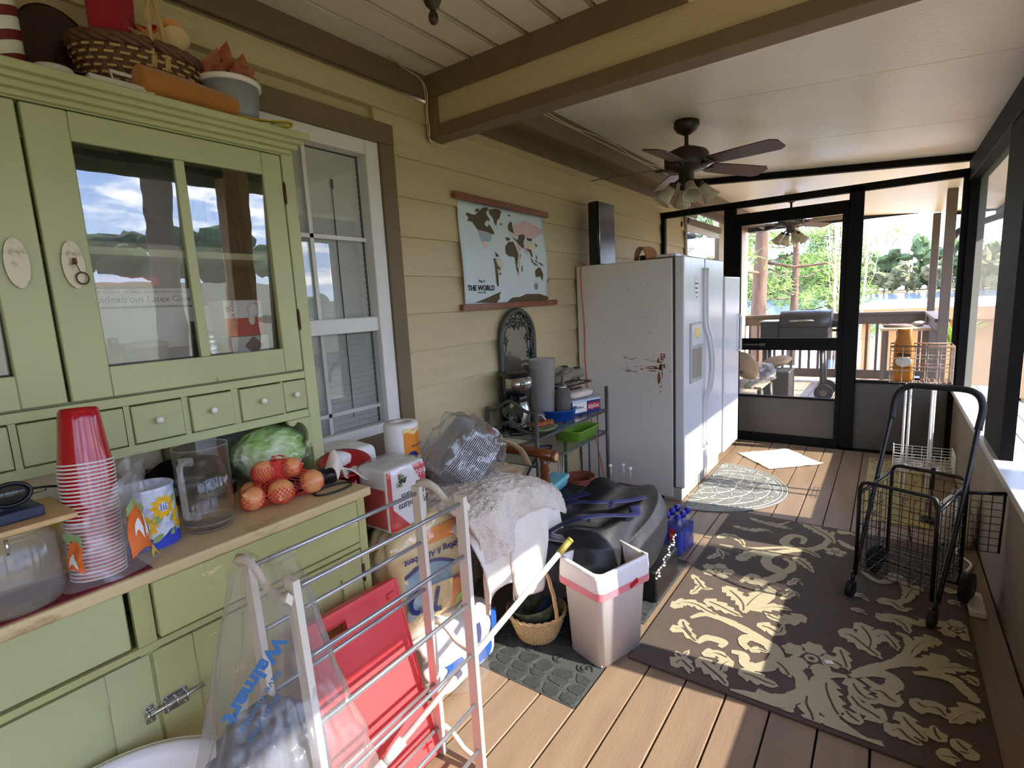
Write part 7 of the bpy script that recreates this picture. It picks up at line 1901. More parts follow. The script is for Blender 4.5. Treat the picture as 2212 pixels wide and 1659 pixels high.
for s_ in (-1, 1): # front castors
    b = MB(); b.cyl((s_ * (w2 + 0.012), -d2 + 0.005, 0.05), (s_ * (w2 + 0.012), -d2 + 0.005, 0.125), 0.010, n=10); b.box((s_ * (w2 + 0.012), -d2 - 0.005, 0.062), (0.034, 0.03, 0.04), bev=0.006); f_ = C_('castor_fork', b)
    b = MB(); b.cyl((s_ * (w2 + 0.012) - 0.012, -d2 - 0.015, 0.0375), (s_ * (w2 + 0.012) + 0.012, -d2 - 0.015, 0.0375), 0.037, n=26); b.cyl((s_ * (w2 + 0.012) - 0.014, -d2 - 0.015, 0.0375), (s_ * (w2 + 0.012) + 0.014, -d2 - 0.015, 0.0375), 0.006, n=8); C_('small_wheel', b, 'wheel_rubber')
for s_ in (-1, 1):
    b = MB(); b.cyl((s_ * (w2 + 0.022), d2 - 0.035, 0.073), (s_ * (w2 + 0.056), d2 - 0.035, 0.073), 0.072, n=34); wl = C_('large_wheel', b, 'wheel_rubber')
    b = MB(); b.cyl((s_ * (w2 + 0.019), d2 - 0.035, 0.073), (s_ * (w2 + 0.059), d2 - 0.035, 0.073), 0.020, n=16); part('hub', b, 'cart_black', wl)
b = MB(); b.cyl((-w2 - 0.05, d2 - 0.035, 0.073), (w2 + 0.05, d2 - 0.035, 0.073), 0.005, n=8); b.cyl((-w2, d2, 0.12), (-w2, d2 - 0.035, 0.073), 0.006, n=8); b.cyl((w2, d2, 0.12), (w2, d2 - 0.035, 0.073), 0.006, n=8); C_('axle', b)

# ---- wire basket stand with an orange bottle in it
st = thing('basket_stand', 'wire basket on thin white legs against the end wall, rusty at the bottom', 'stand', (2.22, 4.36, 0.0))
def S_(n, b, m): return part(n, b, m, st, world=True)
bx0, bx1, by0, by1, bz0, bz1 = 2.05, 2.375, 4.25, 4.47, 0.86, 1.10
b = MB(); b.tube([(bx0, by0, bz1), (bx1, by0, bz1), (bx1, by1, bz1), (bx0, by1, bz1)], 0.0055, n=6, closed=True); b.tube([(bx0, by0, bz1 - 0.03), (bx1, by0, bz1 - 0.03), (bx1, by1, bz1 - 0.03), (bx0, by1, bz1 - 0.03)], 0.003, n=6, closed=True); b.tube([(bx0, by0, bz0 + 0.1), (bx1, by0, bz0 + 0.1), (bx1, by1, bz0 + 0.1), (bx0, by1, bz0 + 0.1)], 0.003, n=6, closed=True); S_('basket_rim', b, 'wire_rusty')
S_('wire_panel', wires((bx0, by0, bz0), (bx1 - bx0, 0, 0), (0, 0, bz1 - bz0), 5, 3, 0.0026), 'wire_white'); S_('wire_panel', wires((bx0, by1, bz0), (bx1 - bx0, 0, 0), (0, 0, bz1 - bz0), 5, 3, 0.0026), 'wire_white')
S_('wire_panel', wires((bx1, by0, bz0), (0, by1 - by0, 0), (0, 0, bz1 - bz0), 5, 3, 0.0026), 'wire_white'); S_('wire_panel', wires((bx0, by0, bz0), (0, by1 - by0, 0), (0, 0, bz1 - bz0), 5, 3, 0.0026), 'wire_white'); S_('basket_floor', wires((bx0, by0, bz0), (bx1 - bx0, 0, 0), (0, by1 - by0, 0), 12, 3, 0.003), 'wire_rusty')
b = MB(); b.tube([(2.11, 4.28, 0.835), (2.32, 4.28, 0.835), (2.32, 4.43, 0.835), (2.11, 4.43, 0.835)], 0.005, n=6, closed=True); S_('top_ring', b, 'wire_white')
for (x, y) in ((2.145, 4.30), (2.175, 4.42), (2.285, 4.30), (2.305, 4.42)):
    b = MB(); b.cyl((x, y, 0.006), (x, y, 0.86), 0.0075, n=10); S_('leg', b, 'ink_white')
S_('low_basket', wires((2.10, 4.24, 0.26), (0.32, 0, 0), (0, 0, 0.12), 6, 6, 0.0022), 'ink_white'); S_('low_basket', wires((2.10, 4.48, 0.26), (0.32, 0, 0), (0, 0, 0.12), 6, 6, 0.0022), 'ink_white'); S_('low_basket', wires((2.42, 4.24, 0.26), (0, 0.24, 0), (0, 0, 0.13), 4, 6, 0.0022), 'ink_white'); S_('low_basket', wires((2.10, 4.24, 0.26), (0, 0.24, 0), (0, 0, 0.13), 4, 6, 0.0022), 'ink_white'); S_('low_basket_floor', wires((2.10, 4.24, 0.26), (0.32, 0, 0), (0, 0.24, 0), 8, 4, 0.0022), 'ink_white')
tb2 = thing('detergent_bottle', 'orange plastic jug with a white label in the wire basket', 'bottle', (2.12, 4.35, 0.8655))
b = MB(); loft(b, [rrect(0.05, 0.06, 0.0, r=0.02), rrect(0.055, 0.065, 0.02, r=0.02), rrect(0.052, 0.062, 0.24, r=0.02), rrect(0.035, 0.045, 0.315, r=0.015), rrect(0.04, 0.05, 0.345, r=0.015)], cap1=True); part('jug', b, 'tea_plastic', tb2)
b = MB(); b.ball((0.002, -0.066, 0.13), (0.045, 0.004, 0.035), 3); part('white_label', b, 'ink_white', tb2)
b = MB(); b.ball((0.002, -0.067, 0.175), (0.04, 0.004, 0.014), 3); part('dark_label_band', b, 'crate_brown', tb2)
b = MB(); b.box((0.0, 0, 0.012), (0.03, 0.10, 0.014), bev=0.002); solo('dark_brush', b, 'cart_black', 'dark brush lying beside the orange jug in the wire basket', 'brush', loc=(2.20, 4.36, 0.8655))
b = MB(); b.sheet(lambda u, v: (0.30 * (u - 0.5), 0.22 * (v - 0.5), 0.01 + 0.035 * abs(nz3(u * 4, v * 4, 7))), 20, 16); solo('film_bag', b, 'bag_film_clear', 'crumpled clear film in the lower wire basket', 'film', loc=(2.26, 4.36, 0.266))
b = MB(); b.cyl((2.30, 4.06, 0.22), (2.30, 4.06, 0.36), 0.012, n=10); b.cyl((2.30, 4.06, 0.007), (2.30, 4.06, 0.22), 0.006, n=8); b.lathe([(0, 0), (0.05, 0), (0.045, 0.012), (0, 0.014)], (2.30, 4.06, 0.0065), n=20); solo('short_black_post', b, 'cart_black', 'short black post standing before the basket stand', 'post')
jg = thing('white_jug', 'white plastic gallon jug against the knee wall behind the cart', 'jug', (2.40, 3.82, 0.0005))
b = MB(); loft(b, [rrect(0.07, 0.09, 0.0, r=0.03), rrect(0.078, 0.098, 0.03, r=0.03), rrect(0.078, 0.098, 0.17, r=0.03), rrect(0.06, 0.075, 0.22, r=0.03), rrect(0.028, 0.028, 0.27, r=0.014), rrect(0.022, 0.022, 0.285, r=0.012)], cap1=True); part('jug_body', b, 'bin_white', jg)
b = MB(); b.cyl((0, 0, 0.283), (0, 0, 0.305), 0.025, n=16); part('cap', b, 'wire_rusty', jg)
b = MB(); b.tube(spline([(0.0, -0.05, 0.24), (0, -0.085, 0.23), (0, -0.10, 0.16)], 5), 0.012, n=8); part('grip', b, 'bin_white', jg)
ps = thing('power_strip', 'white power strip on the floor by the knee wall', 'power strip', (2.42, 3.03, 0.0))
b = MB(); b.box((0, 0, 0.016), (0.06, 0.20, 0.03), bev=0.006); part('strip', b, 'bin_white', ps)
b = MB(); b.tube(spline([(0.0, 0.10, 0.012), (0.01, 0.18, 0.006), (-0.02, 0.26, 0.006), (0.0, 0.36, 0.006), (0.03, 0.48, 0.006), (-0.02, 0.60, 0.006), (0.02, 0.75, 0.006)], 7), 0.006, n=6, flat=(1.3, 0.8)); part('cable', b, 'bin_white', ps)
# ================================================================ ceiling fans, pendant, wires
mat('fan_bronze', (58, 46, 36), 0.4, metal=0.4, var=0.12)
mat('fan_blade', (74, 46, 36), 0.38, var=0.25, vs=7, vec=(1, 6, 1))
mat('fan_glass', (222, 214, 186), 0.3, var=0.08, vs=9, trans=0.25)
mat('wire_cream', (222, 204, 166), 0.5)
def make_fan(lab, loc, yaw, drop=0.20):
    f = thing('ceiling_fan', lab, 'ceiling fan', loc, group='bronze ceiling fans')
    f.rotation_euler = (0, 0, yaw)
    b = MB(); b.lathe([(0, 0), (0.078, 0), (0.082, -0.03), (0.062, -0.062), (0.02, -0.085), (0, -0.085)], n=32); part('canopy', b, 'fan_bronze', f)
    b = MB(); b.cyl((0, 0, -0.08), (0, 0, -drop + 0.035), 0.013, n=12); b.lathe([(0.014, -drop + 0.06), (0.022, -drop + 0.04), (0.014, -drop + 0.03)], n=14); part('downrod', b, 'fan_bronze', f)
    b = MB(); b.lathe([(0, -drop + 0.04), (0.06, -drop + 0.038), (0.125, -drop + 0.01), (0.140, -drop - 0.01), (0.140, -drop - 0.075), (0.115, -drop - 0.10), (0.05, -drop - 0.115), (0.048, -drop - 0.17), (0.03, -drop - 0.19), (0, -drop - 0.19)], n=40); part('motor', b, 'fan_bronze', f)
    zb = -drop - 0.085
    for k in range(5):
        M = Matrix.Rotation(2 * PI * k / 5, 4, 'Z')
        b = MB(); b.tube([(0.09, 0.0, zb - 0.012), (0.15, 0.018, zb - 0.005), (0.20, 0.022, zb)], 0.008, n=6, flat=(1.6, 0.6)); b.tube([(0.09, 0.0, zb - 0.012), (0.15, -0.018, zb - 0.005), (0.20, -0.022, zb)], 0.008, n=6, flat=(1.6, 0.6)); b.tube([(0.165 + 0.022 * math.cos(t), 0.022 * math.sin(t), zb) for t in [2 * PI * i / 14 for i in range(14)]], 0.005, n=5, closed=True)
        b.xf(M); br = part('blade_arm', b, 'fan_bronze', f)
        b = MB()
        outl = [(0.17, -0.05), (0.20, -0.058), (0.40, -0.068), (0.585, -0.072), (0.62, -0.045), (0.62, 0.045), (0.585, 0.072), (0.40, 0.068), (0.20, 0.058), (0.17, 0.05)]
        b.poly(outl, (0, 0, 0), (1, 0, 0), (0, 1, 0), t=0.006)
        for v in b.bm.verts: v.co.z += -0.04 * max(0, (v.co.x - 0.2)) * 1.0
        b.xf(M @ Matrix.Translation((0, 0, zb + 0.004)) @ Matrix.Rotation(math.radians(-13), 4, 'X')); part('blade', b, 'fan_blade', f)
    for k in range(4):
        a = 2 * PI * k / 4 + 0.5 - yaw; d = V((math.cos(a), math.sin(a), 0))
        b = MB(); p0 = V((0, 0, -drop - 0.16)); b.tube(spline([p0, p0 + d * 0.05 + V((0, 0, -0.005)), p0 + d * 0.085 + V((0, 0, -0.03))], 5), 0.009, n=7); b.lathe([(0.022, 0.02), (0.026, -0.01), (0.02, -0.015)], p0 + d * 0.088 + V((0, 0, -0.035)), n=16); ar = part('lamp_arm', b, 'fan_bronze', f)
        M3 = (d * 0.62 + V((0, 0, -0.78))).normalized().to_track_quat('Z', 'Y').to_matrix()
        b = MB(); b.lathe([(0.018, 0), (0.030, 0.008), (0.036, 0.045), (0.046, 0.085), (0.060, 0.115), (0.056, 0.114), (0.040, 0.08), (0.026, 0.01)], p0 + d * 0.093 + V((0, 0, -0.042)), n=28, M=M3); part('glass_shade', b, 'fan_glass', f)
    for (dx, l) in ((-0.022, 0.24), (0.03, 0.225)):
        b = MB(); b.cyl((dx, -0.02, -drop - 0.18), (dx, -0.02, -drop - 0.18 - l), 0.0012, n=5); ch_ = part('pull_chain', b, 'fan_bronze', f)
        b = MB(); b.lathe([(0, 0), (0.007, -0.006), (0.009, -0.022), (0.006, -0.036), (0, -0.038)], (dx, -0.02, -drop - 0.18 - l), n=10); part('wooden_fob', b, 'fan_blade', ch_)
    return f
make_fan('bronze five-blade ceiling fan with frosted glass lights, in the room', (0.908, 3.60, zc(0.908) - 0.001), math.radians(-18))
make_fan('second bronze ceiling fan with glass lights, outside over the open deck', (1.03, 7.15, zc(1.03) - 0.001), math.radians(-14), drop=0.24)
fn = thing('pendant_finial', 'dark bronze ceiling light with a ball finial, cut by the top edge', 'ceiling light', (0.93, 1.22, 2.683))
b = MB(); b.lathe([(0, 0), (0.06, 0), (0.06, -0.02), (0.012, -0.04), (0.012, -0.22), (0.03, -0.24), (0.052, -0.25), (0.050, -0.268), (0.028, -0.285), (0.026, -0.315), (0.02, -0.33), (0.010, -0.338), (0.008, -0.345), (0, -0.346)], n=28); part('stem', b, 'fan_bronze', fn)
b = MB(); b.ball((0, 0, -0.362), (0.0145, 0.0145, 0.0195), 3); part('ball_finial', b, 'fan_bronze', fn)
# thin cream wires
for i, (dx, lab) in enumerate(((0.0, 'left one of two thin cream wires running down the beam end'), (0.014, 'right one of two thin cream wires running down the beam end'))):
    b = MB(); b.tube(spline([(0.06, 1.85, 2.68), (0.036, 1.98, 2.672), (0.036, 2.08, 2.655), (0.036 + dx, 2.108, 2.60), (0.034 + dx * 0.5, 2.112, 2.50), (0.034 + dx, 2.112, 2.42), (0.033, 2.125, 2.375 - dx * 0.6), (0.04, 2.20, 2.360 - dx * 0.6), (0.045, 2.26, 2.372)], 7), 0.0032, n=6)
    solo('wall_wire', b, 'wire_cream', lab, 'wire', group='thin cream wires at the beam end')
for i, (dz, lab) in enumerate(((0.0, 'lower straight cream wire along the brown board over the map'), (0.022, 'upper wavy cream wire along the brown board over the map'))):
    b = MB(); b.tube(spline([(0.297, 2.24 + 0.32 * k, 2.612 + dz + (0.014 * math.sin(k * 1.7) if i else 0.0)) for k in range(11)], 4), 0.0032, n=6)
    solo('ceiling_wire', b, 'wire_cream', lab, 'wire', group='cream wires along the eave board')
# ================================================================ the deck and lake beyond the screen door
mat('rail_wood', (84, 68, 54), 0.6, var=0.15, vs=6)
mat('pine_bark', (100, 78, 60), 0.9, var=0.35, vs=9, vec=(1, 1, 0.25), bump=1.0, bs=22)
mat('needle_green', (112, 140, 56), 0.8, var=0.35, vs=1.2)
mat('needle_dark', (74, 104, 48), 0.8, var=0.35, vs=1.2)
mat('twig_pale', (226, 206, 160), 0.7)
mat('far_green', (78, 98, 56), 0.9, var=0.45, vs=0.12, vdet=8)
mat('far_brown', (112, 110, 70), 0.9, var=0.35, vs=0.15, vdet=8)
mat('grill_dark', (50, 48, 46), 0.4, metal=0.3, var=0.1)
mat('roof_metal', (226, 206, 176), 0.5, var=0.05)
mat('roof_fascia', (186, 140, 88), 0.6, var=0.1)
mat('pillow', (206, 190, 168), 0.9, var=0.15, vs=16)
mat('fern_green', (150, 210, 60), 0.6, var=0.2)
mat('bank', (196, 168, 116), 0.9, var=0.2, vs=0.5)
# posts, rails, balusters
def deck_post(x, y, lab, z1=None, r=0.045):
    b = MB(); z1 = z1 or zc(x) - 0.002; b.b2((x - r, y - r, 0.0), (x + r, y + r, z1), bev=0.004)
    solo('deck_post', b, 'rail_wood', lab, 'post', group='brown deck posts')
deck_post(2.52, 7.50, 'nearer brown post of the open deck, right of the door')
deck_post(2.52, 9.85, 'far corner brown post of the open deck')
rl = thing('deck_railing', 'brown wooden railing with square balusters across the far end of the deck', 'railing', (1.2, 9.85, 0.0))
b = MB(); b.b2((0.0, 9.78, 1.06), (2.47, 9.92, 1.10), bev=0.004); b.b2((0.0, 9.83, 0.92), (2.47, 9.87, 1.06)); part('top_rail', b, 'rail_wood', rl, world=True)
b = MB(); b.b2((0.0, 9.83, 0.06), (2.47, 9.87, 0.20)); part('bottom_rail', b, 'rail_wood', rl, world=True)
for k in range(19):
    b = MB(); x = 0.07 + 0.13 * k; b.b2((x - 0.018, 9.832, 0.20), (x + 0.018, 9.868, 0.92)); part('baluster', b, 'rail_wood', rl, world=True)
rl2 = thing('side_railing', 'brown railing along the right side of the open deck', 'railing', (2.52, 8.6, 0.0))
b = MB(); b.b2((2.45, 7.56, 1.06), (2.59, 9.79, 1.10), bev=0.004); b.b2((2.50, 7.56, 0.92), (2.54, 9.79, 1.06)); part('top_rail', b, 'rail_wood', rl2, world=True)
b = MB(); b.b2((2.50, 7.56, 0.06), (2.54, 9.79, 0.20)); part('bottom_rail', b, 'rail_wood', rl2, world=True)
for k in range(16):
    b = MB(); y = 7.66 + 0.135 * k; b.b2((2.502, y - 0.018, 0.20), (2.538, y + 0.018, 0.92)); part('baluster', b, 'rail_wood', rl2, world=True)
tbl = thing('side_table', 'pale topped wooden table by the deck railing, right of the door', 'table', (2.20, 8.05, 0.0))
b = MB(); b.b2((1.95, 7.75, 0.955), (2.44, 8.35, 0.985), bev=0.004); part('table_top', b, 'board_wood', tbl, world=True)
for (x, y) in ((1.99, 7.79), (2.40, 7.79), (1.99, 8.31), (2.40, 8.31)):
    b = MB(); b.b2((x - 0.02, y - 0.02, 0.0), (x + 0.02, y + 0.02, 0.955)); part('leg', b, 'rail_wood', tbl, world=True)
b = MB(); b.lathe([(0, 0), (0.14, 0), (0.15, 0.015), (0.13, 0.03), (0, 0.03)], (2.12, 8.02, 0.9855), n=24); solo('round_tray', b, 'rail_wood', 'round dark tray on the pale table outside', 'tray')
b = MB(); b.ball((2.33, 8.1, 1.018), (0.07, 0.06, 0.032), 3, 0.3, 2, 4); solo('table_clutter', b, 'grey_plastic', 'small grey bundle on the pale table outside', 'bundle')
# smoker grill
gr = thing('smoker_grill', 'dark pellet smoker grill with a chrome handle on the open deck', 'grill', (1.05, 8.25, 0.0))
b = MB(); b.sheet(lambda u, v: (0.80 + 0.60 * u, 8.25 + 0.24 * math.cos(PI * v), 1.0 + 0.215 * math.sin(PI * v) ** 0.7), 4, 16, t=0.01)
for x in (0.80, 1.40): b.poly([(8.25 + 0.24 * math.cos(PI * k / 12), 1.0 + 0.215 * math.sin(PI * k / 12) ** 0.7) for k in range(13)], (x, 0, 0), (0, 1, 0), (0, 0, 1), t=0.01)
part('lid', b, 'grill_dark', gr, world=True)
b = MB(); b.b2((0.80, 8.01, 0.80), (1.40, 8.49, 1.0), bev=0.02); b.b2((0.56, 8.05, 0.80), (0.79, 8.45, 1.07), bev=0.01); part('barrel', b, 'grill_dark', gr, world=True)
b = MB(); b.b2((0.54, 8.03, 1.07), (0.80, 8.47, 1.085), bev=0.004); part('hopper_lid', b, 'steel', gr, world=True)
b = MB(); b.tube([(0.92, 8.0, 1.08), (0.95, 7.965, 1.085), (1.20, 7.965, 1.09), (1.23, 8.0, 1.08)], 0.012, n=8); part('handle', b, 'steel', gr, world=True)
b = MB(); b.b2((0.58, 8.03, 0.70), (1.40, 8.47, 0.80)); b.b2((0.58, 8.03, 0.28), (0.60, 8.47, 0.30)); part('shelf_frame', b, 'grill_dark', gr, world=True)
for (x, y) in ((0.62, 8.06), (0.62, 8.44), (1.34, 8.06), (1.34, 8.44)):
    b = MB(); b.tube([(x if x < 1 else x - 0.02, y, 0.70), (x, y, 0.12 if x > 1 else 0.0)], 0.028, n=4); part('leg', b, 'grill_dark', gr, world=True)
for y in (8.02, 8.48):
    b = MB(); b.cyl((1.36, y - 0.02, 0.115), (1.36, y + 0.02, 0.115), 0.112, n=26); wl = part('wheel', b, 'wheel_rubber', gr, world=True)
    b = MB(); b.cyl((1.36, y - 0.024, 0.115), (1.36, y + 0.024, 0.115), 0.045, n=16); part('hub', b, 'rail_wood', wl, world=True)
b = MB(); b.cyl((1.60, 8.35, 1.0), (1.60, 8.35, 1.34), 0.055, n=18); b.lathe([(0.055, 1.34), (0.095, 1.35), (0.0, 1.42)], (1.60, 8.35, 0), n=18); b.cyl((1.40, 8.35, 1.02), (1.60, 8.35, 1.02), 0.05, n=12); part('chimney', b, 'grill_dark', gr, world=True)
b = MB(); b.lathe([(0, 0), (0.07, 0), (0.08, 0.16), (0.0, 0.16)], (1.56, 8.35, 0.62), n=16); b.tube([(1.50, 8.35, 0.78), (1.45, 8.35, 0.88)], 0.004, n=5); solo('grease_bucket', b, 'steel', 'small metal bucket hanging beside the smoker', 'bucket')
# chair with cushions and bags
oc = thing('deck_chair', 'dark wooden outdoor chair with patterned pillows by the screen door', 'chair', (0.55, 6.65, 0.0))
b = MB()
for k in range(6): b.b2((0.28 + 0.105 * k, 6.38, 0.40), (0.365 + 0.105 * k, 6.92, 0.425), bev=0.003)
part('seat', b, 'knee_panel', oc, world=True)
for (x, y) in ((0.30, 6.36), (0.30, 6.94), (0.88, 6.36), (0.88, 6.94)):
    b = MB(); b.tube([(x, y, 0.40), (x + (0.03 if x > 0.5 else -0.03), y, 0.0)], 0.032, n=4); part('leg', b, 'grill_dark', oc, world=True)
b = MB()
for k in range(4): b.box((0.20, 6.43 + 0.15 * k, 0.66), (0.02, 0.11, 0.55), rot=(0, -0.25, 0), bev=0.003)
part('backrest', b, 'grill_dark', oc, world=True)
b = MB(); b.b2((0.20, 6.33, 0.58), (0.70, 6.39, 0.61), bev=0.004); b.b2((0.20, 6.91, 0.58), (0.70, 6.97, 0.61), bev=0.004); part('armrest', b, 'grill_dark', oc, world=True)
def pill(lab, c, d, rot, m='pillow'):
    b = MB(); sack(b, (0, 0, 0), d, 2.6, 0.05, 2, 3, 4)
    for v in b.bm.verts:
        k = max(abs(v.co.y) / (d[1] / 2), abs(v.co.z) / (d[2] / 2)); v.co.x *= max(0.15, 1 - 0.8 * k ** 3)
    solo('throw_pillow', b, m, lab, 'pillow', loc=c, rot=rot)
pill('patterned cream pillow leaning upright on the outdoor chair', (0.66, 6.62, 0.64), (0.15, 0.42, 0.36), (0, -0.35, 0.9))
pill('plain beige pillow lying flat behind the patterned pillow', (0.90, 7.25, 0.62), (0.13, 0.42, 0.36), (0.1, 1.35, 0.2), 'canvas_tan')
b = MB(); b.box((0.92, 7.2, 0.27), (0.34, 0.40, 0.52), bev=0.02); solo('covered_stool', b, 'grill_dark', 'low brown stool carrying the beige pillow outside', 'stool')
b = MB(); b.ball((0, 0, 0.10), (0.16, 0.18, 0.12), 4, 0.35, 2.4, 3, flat=0.0); solo('clear_bag', b, 'bag_film', 'clear plastic bag lying on the chair seat outside', 'bag', loc=(0.80, 6.82, 0.427))
b = MB(); b.ball((0, 0, 0.12), (0.16, 0.22, 0.13), 4, 0.35, 2.4, 9, flat=0.0); b.ball((0.02, 0, 0.08), (0.10, 0.14, 0.08), 3, 0.3, 2, 7, flat=0.002, mi=1); solo('floor_bag', b, ['bag_film', 'pack_yellow'], 'clear plastic bag of light things on the deck floor by the chair', 'bag', loc=(1.12, 6.75, 0.001))
b = MB(); b.b2((0.02, 6.25, 1.50), (0.16, 6.40, 1.52)); b.b2((0.02, 6.25, 1.28), (0.17, 6.42, 1.34), bev=0.01); b.b2((0.02, 6.3, 1.52), (0.10, 6.34, 1.60)); solo('wall_bracket', b, 'grill_dark', 'small dark bracket shelf on the siding outside the door', 'bracket')
# swing frame pipe
b = MB(); b.tube(spline([(2.62, 9.0, 0.0), (2.62, 9.0, 1.2), (2.62, 9.0, 1.9), (2.66, 8.97, 2.08), (2.80, 8.9, 2.18), (3.4, 8.7, 2.36)], 6), 0.04, n=12); solo('swing_frame', b, 'grill_dark', 'dark bent metal pipe rising behind the nearer deck post', 'pipe')
# boathouse
bh = thing('boathouse', 'low boathouse with pale metal roof and tan fascia down by the water', 'boathouse', (4.2, 16.5, -1.0))
b = MB(); A = [(1.30, 14.0, 1.02), (7.0, 14.0, 1.02), (7.0, 17.0, 1.12), (1.70, 17.0, 1.12)]; vs = b._vs([V(p) for p in A]); b._f(vs); vt = b._vs([V(p) + V((0, 0, -0.06)) for p in A]); b._f(vt[::-1])
for i in range(4): b._f([vs[i], vs[(i + 1) % 4], vt[(i + 1) % 4], vt[i]])
part('roof', b, 'roof_metal', bh, world=True)
b = MB(); b.b2((1.27, 13.98, 0.74), (7.0, 14.06, 0.99)); b.b2((1.55, 14.3, -1.0), (1.70, 14.45, 0.9)); b.b2((4.5, 14.3, -1.0), (4.65, 14.45, 0.9)); part('fascia_and_posts', b, 'roof_fascia', bh, world=True)
b = MB(); b.b2((1.9, 14.4, -0.9), (6.8, 16.8, 0.74)); part('walls', b, 'roof_fascia', bh, world=True)
# fern by the railing
b = MB(); r = random.Random(2)
for k in range(34):
    a = r.uniform(0, 2 * PI); l = r.uniform(0.3, 0.8); e_ = r.uniform(0.8, 1.4)
    P = [V((2.82 + math.cos(a) * l * q * math.cos(e_), 10.3 + math.sin(a) * l * q * math.cos(e_), 0.55 + l * q * math.sin(e_) - 0.25 * l * q * q)) for q in (0, 0.35, 0.7, 1)]
    b.tube(P, [0.012, 0.022, 0.018, 0.003], n=4, flat=(1, 0.25))
solo('potted_fern', b, 'fern_green', 'bright green fern growing beside the deck railing', 'plant')

# trees: each with trunk, boughs and needle tufts
def tree(name, lab, x, y, z0, h, tr, seed, crown0, spread, nb, tuft, m='needle_green', trunk='pine_bark', lean=0.0, per=26):
    r = random.Random(seed); t = thing(name, lab, 'tree', (x, y, z0))
    tp = [(lean * q * q + 0.06 * math.sin(q * 5 + seed), 0.05 * math.cos(q * 4 + seed), h * q) for q in [i / 8 for i in range(9)]]
    b = MB(); b.tube(tp, [tr * (1 - 0.75 * i / 8) for i in range(9)], n=14); part('trunk', b, trunk, t)
    b = MB(); lf = MB()
    for k in range(nb):
        q = crown0 + (1 - crown0) * (k + r.random()) / nb; a = r.uniform(0, 2 * PI); L = spread * (1.15 - 0.75 * (q - crown0) / (1 - crown0)) * r.uniform(0.6, 1.1)
        i = min(7, int(q * 8)); f = q * 8 - i; p0 = V(tp[i]) * (1 - f) + V(tp[i + 1]) * f
        d = V((math.cos(a), math.sin(a), r.uniform(-0.15, 0.35)))
        P = [p0 + d * L * s_ + V((0, 0, -0.10 * L * s_ * (1 - s_) * 4 + 0.12 * L * s_ ** 3)) + V((r.uniform(-1, 1), r.uniform(-1, 1), 0)) * 0.04 * L for s_ in (0, 0.3, 0.6, 0.85, 1)]
        P[0] = p0; b.tube(P, [tr * 0.22, tr * 0.17, tr * 0.12, tr * 0.07, tr * 0.03], n=5)
        for s_ in (0.45, 0.62, 0.78, 0.9, 1.0):
            ii = min(3, int(s_ * 4)); c = P[ii].lerp(P[ii + 1], s_ * 4 - ii) + V((r.uniform(-1, 1), r.uniform(-1, 1), r.uniform(-0.3, 0.5))) * tuft * 0.7
            for _ in range(per):
                dd = V((r.gauss(0, 1), r.gauss(0, 1), r.gauss(0.25, 0.8))).normalized(); l = tuft * r.uniform(0.5, 1.0); side = dd.orthogonal().normalized() * tuft * 0.05
                c2 = c + V((r.gauss(0, 1), r.gauss(0, 1), r.gauss(0, 0.6))) * tuft * 0.45
                vs = lf._vs([c2 - side, c2 + side, c2 + dd * l]); lf._f(vs)
    part('boughs', b, trunk, t); o = part('needles', lf, m, t); o['kind'] = 'stuff'
    return t
tree('pine_tree', 'tall pine with a thick brown trunk beyond the railing, left in the doorway', -0.42, 13.2, -1.0, 10.5, 0.19, 5, 0.26, 2.6, 26, 0.34)
tree('pine_tree', 'yellow-green pine on the near bank, right part of the doorway', -0.9, 22.0, -1.3, 9.0, 0.16, 12, 0.2, 2.4, 34, 0.42)
tree('pine_tree', 'bushy bright green pine behind the right screen panel', -0.6, 34.0, -2.4, 7.2, 0.22, 8, 0.12, 2.8, 40, 0.6)
tree('pine_tree', 'darker green tree behind the thick trunk, at the left of the doorway', -4.5, 24.0, -1.5, 11.0, 0.2, 31, 0.15, 3.6, 34, 0.55, 'needle_dark')
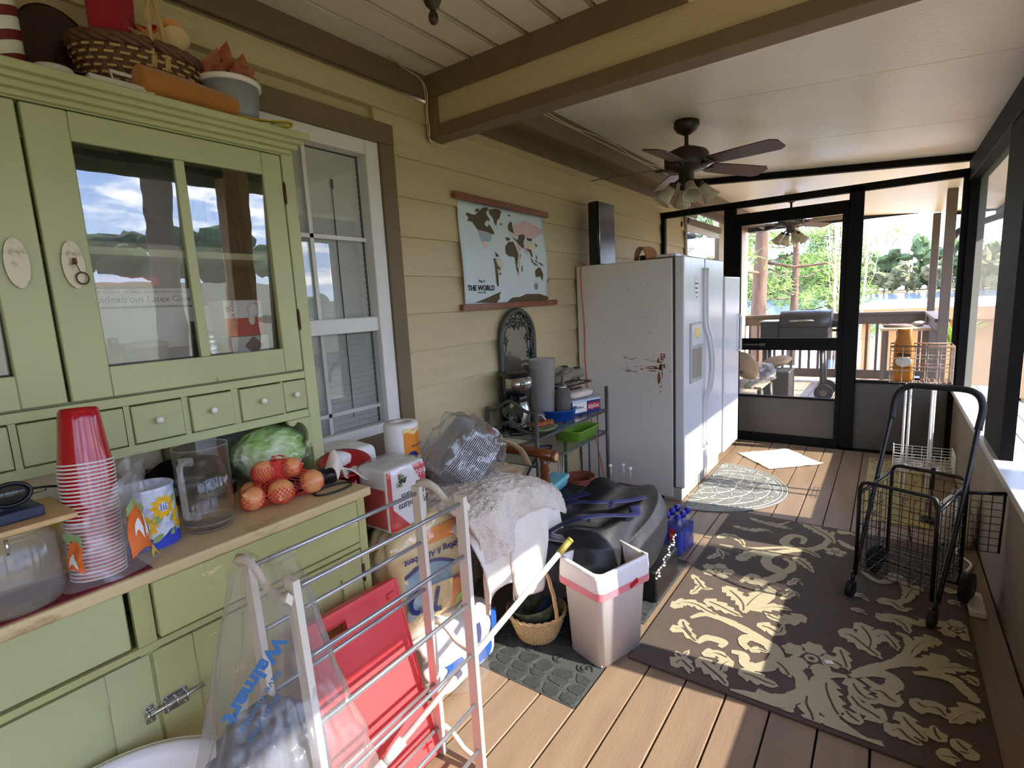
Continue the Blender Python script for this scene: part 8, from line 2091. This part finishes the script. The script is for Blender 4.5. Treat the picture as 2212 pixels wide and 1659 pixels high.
# bare pale saplings growing up behind the grill
for k in range(15):
    r = random.Random(40 + k); x = 1.0 + 0.62 * r.random() + 0.02 * k; y = 11.0 + 1.3 * r.random()
    b = MB(); hgt = r.uniform(2.4, 4.0); lean = r.uniform(-0.25, 0.30)
    b.tube(spline([(x * 0.6 + 0.5, y, -0.95), (x * 0.6 + 0.5 + lean * 0.3, y, 0.1), (x * 0.6 + 0.5 + lean * 0.8 + 0.05 * r.uniform(-1, 1), y, hgt * 0.55), (x * 0.6 + 0.5 + lean * 1.2, y, hgt)], 5), [0.012] * 6 + [0.009] * 5 + [0.006] * 5, n=5)
    for q in range(3):
        z = hgt * r.uniform(0.4, 0.85); bx = x * 0.6 + 0.5 + lean * (0.3 + 0.9 * z / hgt); s_ = r.choice((-1, 1)); b.tube([(bx, y, z), (bx + 0.12 * s_, y, z + 0.3), (bx + 0.16 * s_, y, z + 0.6)], 0.004, n=4)
    solo('bare_sapling', b, 'twig_pale', {0: 'pale leafless stem furthest left in the clump behind the smoker grill', 14: 'pale leafless stem furthest right in the clump behind the smoker grill'}.get(k, 'thin pale leafless stem in the clump behind the smoker grill'), 'sapling', group='bare saplings behind the grill')
# far shore
b = MB(); b.sheet(lambda u, v: (-260 + 620 * u, 300 + 30 * v + 12 * nz3(u * 9, 0, 1), -2.5 + 1.6 * v), 60, 3); structure('far_bank', b, 'bank')
def treeline(name, y0, x0, x1, n, hmin, hmax, m, seed, lab):
    r = random.Random(seed); b = MB()
    for k in range(n):
        x = x0 + (x1 - x0) * (k + r.uniform(-0.4, 0.4)) / n; h = r.uniform(hmin, hmax); w_ = h * r.uniform(0.32, 0.5)
        for q in range(5):
            b.ball((x + r.uniform(-1, 1) * w_, y0 + r.uniform(-3, 6), -2.0 + h * r.uniform(0.15, 0.92)), (w_ * r.uniform(0.25, 0.55), w_ * 0.5, h * r.uniform(0.08, 0.2)), 2, 0.9, 3.2, k * 7 + q, sm=False)
        b.tube([(x, y0 + 4, -2.5), (x + 0.5, y0 + 4, h * 0.8 - 2)], [0.5, 0.2], n=5)
    o = solo(name, b, m, lab, 'trees', kind='stuff')
treeline('far_treeline', 322, -220, 180, 120, 12, 25, 'far_green', 3, 'green wooded shore across the lake')
treeline('far_bare_trees', 303, -220, 180, 100, 7, 16, 'far_brown', 9, 'lower grey-brown leafless woods along the far shore')
# woods seen to the right of the porch, also mirrored in the glass doors
b = MB(); r = random.Random(77)
for k in range(90):
    a = math.radians(-70 + 130 * k / 90); R0 = 150 + r.uniform(-8, 8); h = r.uniform(6, 12); w_ = h * 0.5
    for q in range(4): b.ball((R0 * math.cos(a) + r.uniform(-3, 3), R0 * math.sin(a) + r.uniform(-4, 4), -2.0 + h * r.uniform(0.2, 1.0)), (w_ * r.uniform(0.4, 0.8), w_ * 0.8, h * 0.22), 2, 0.6, 2.4, k * 5 + q)
solo('side_treeline', b, 'far_green', 'dark line of woods past the right-hand screens', 'trees', kind='stuff')
tree('pine_tree', 'pine trunk standing outside the right-hand screens', 8.0, 3.75, -0.8, 17.0, 0.22, 21, 0.68, 2.8, 22, 0.45)
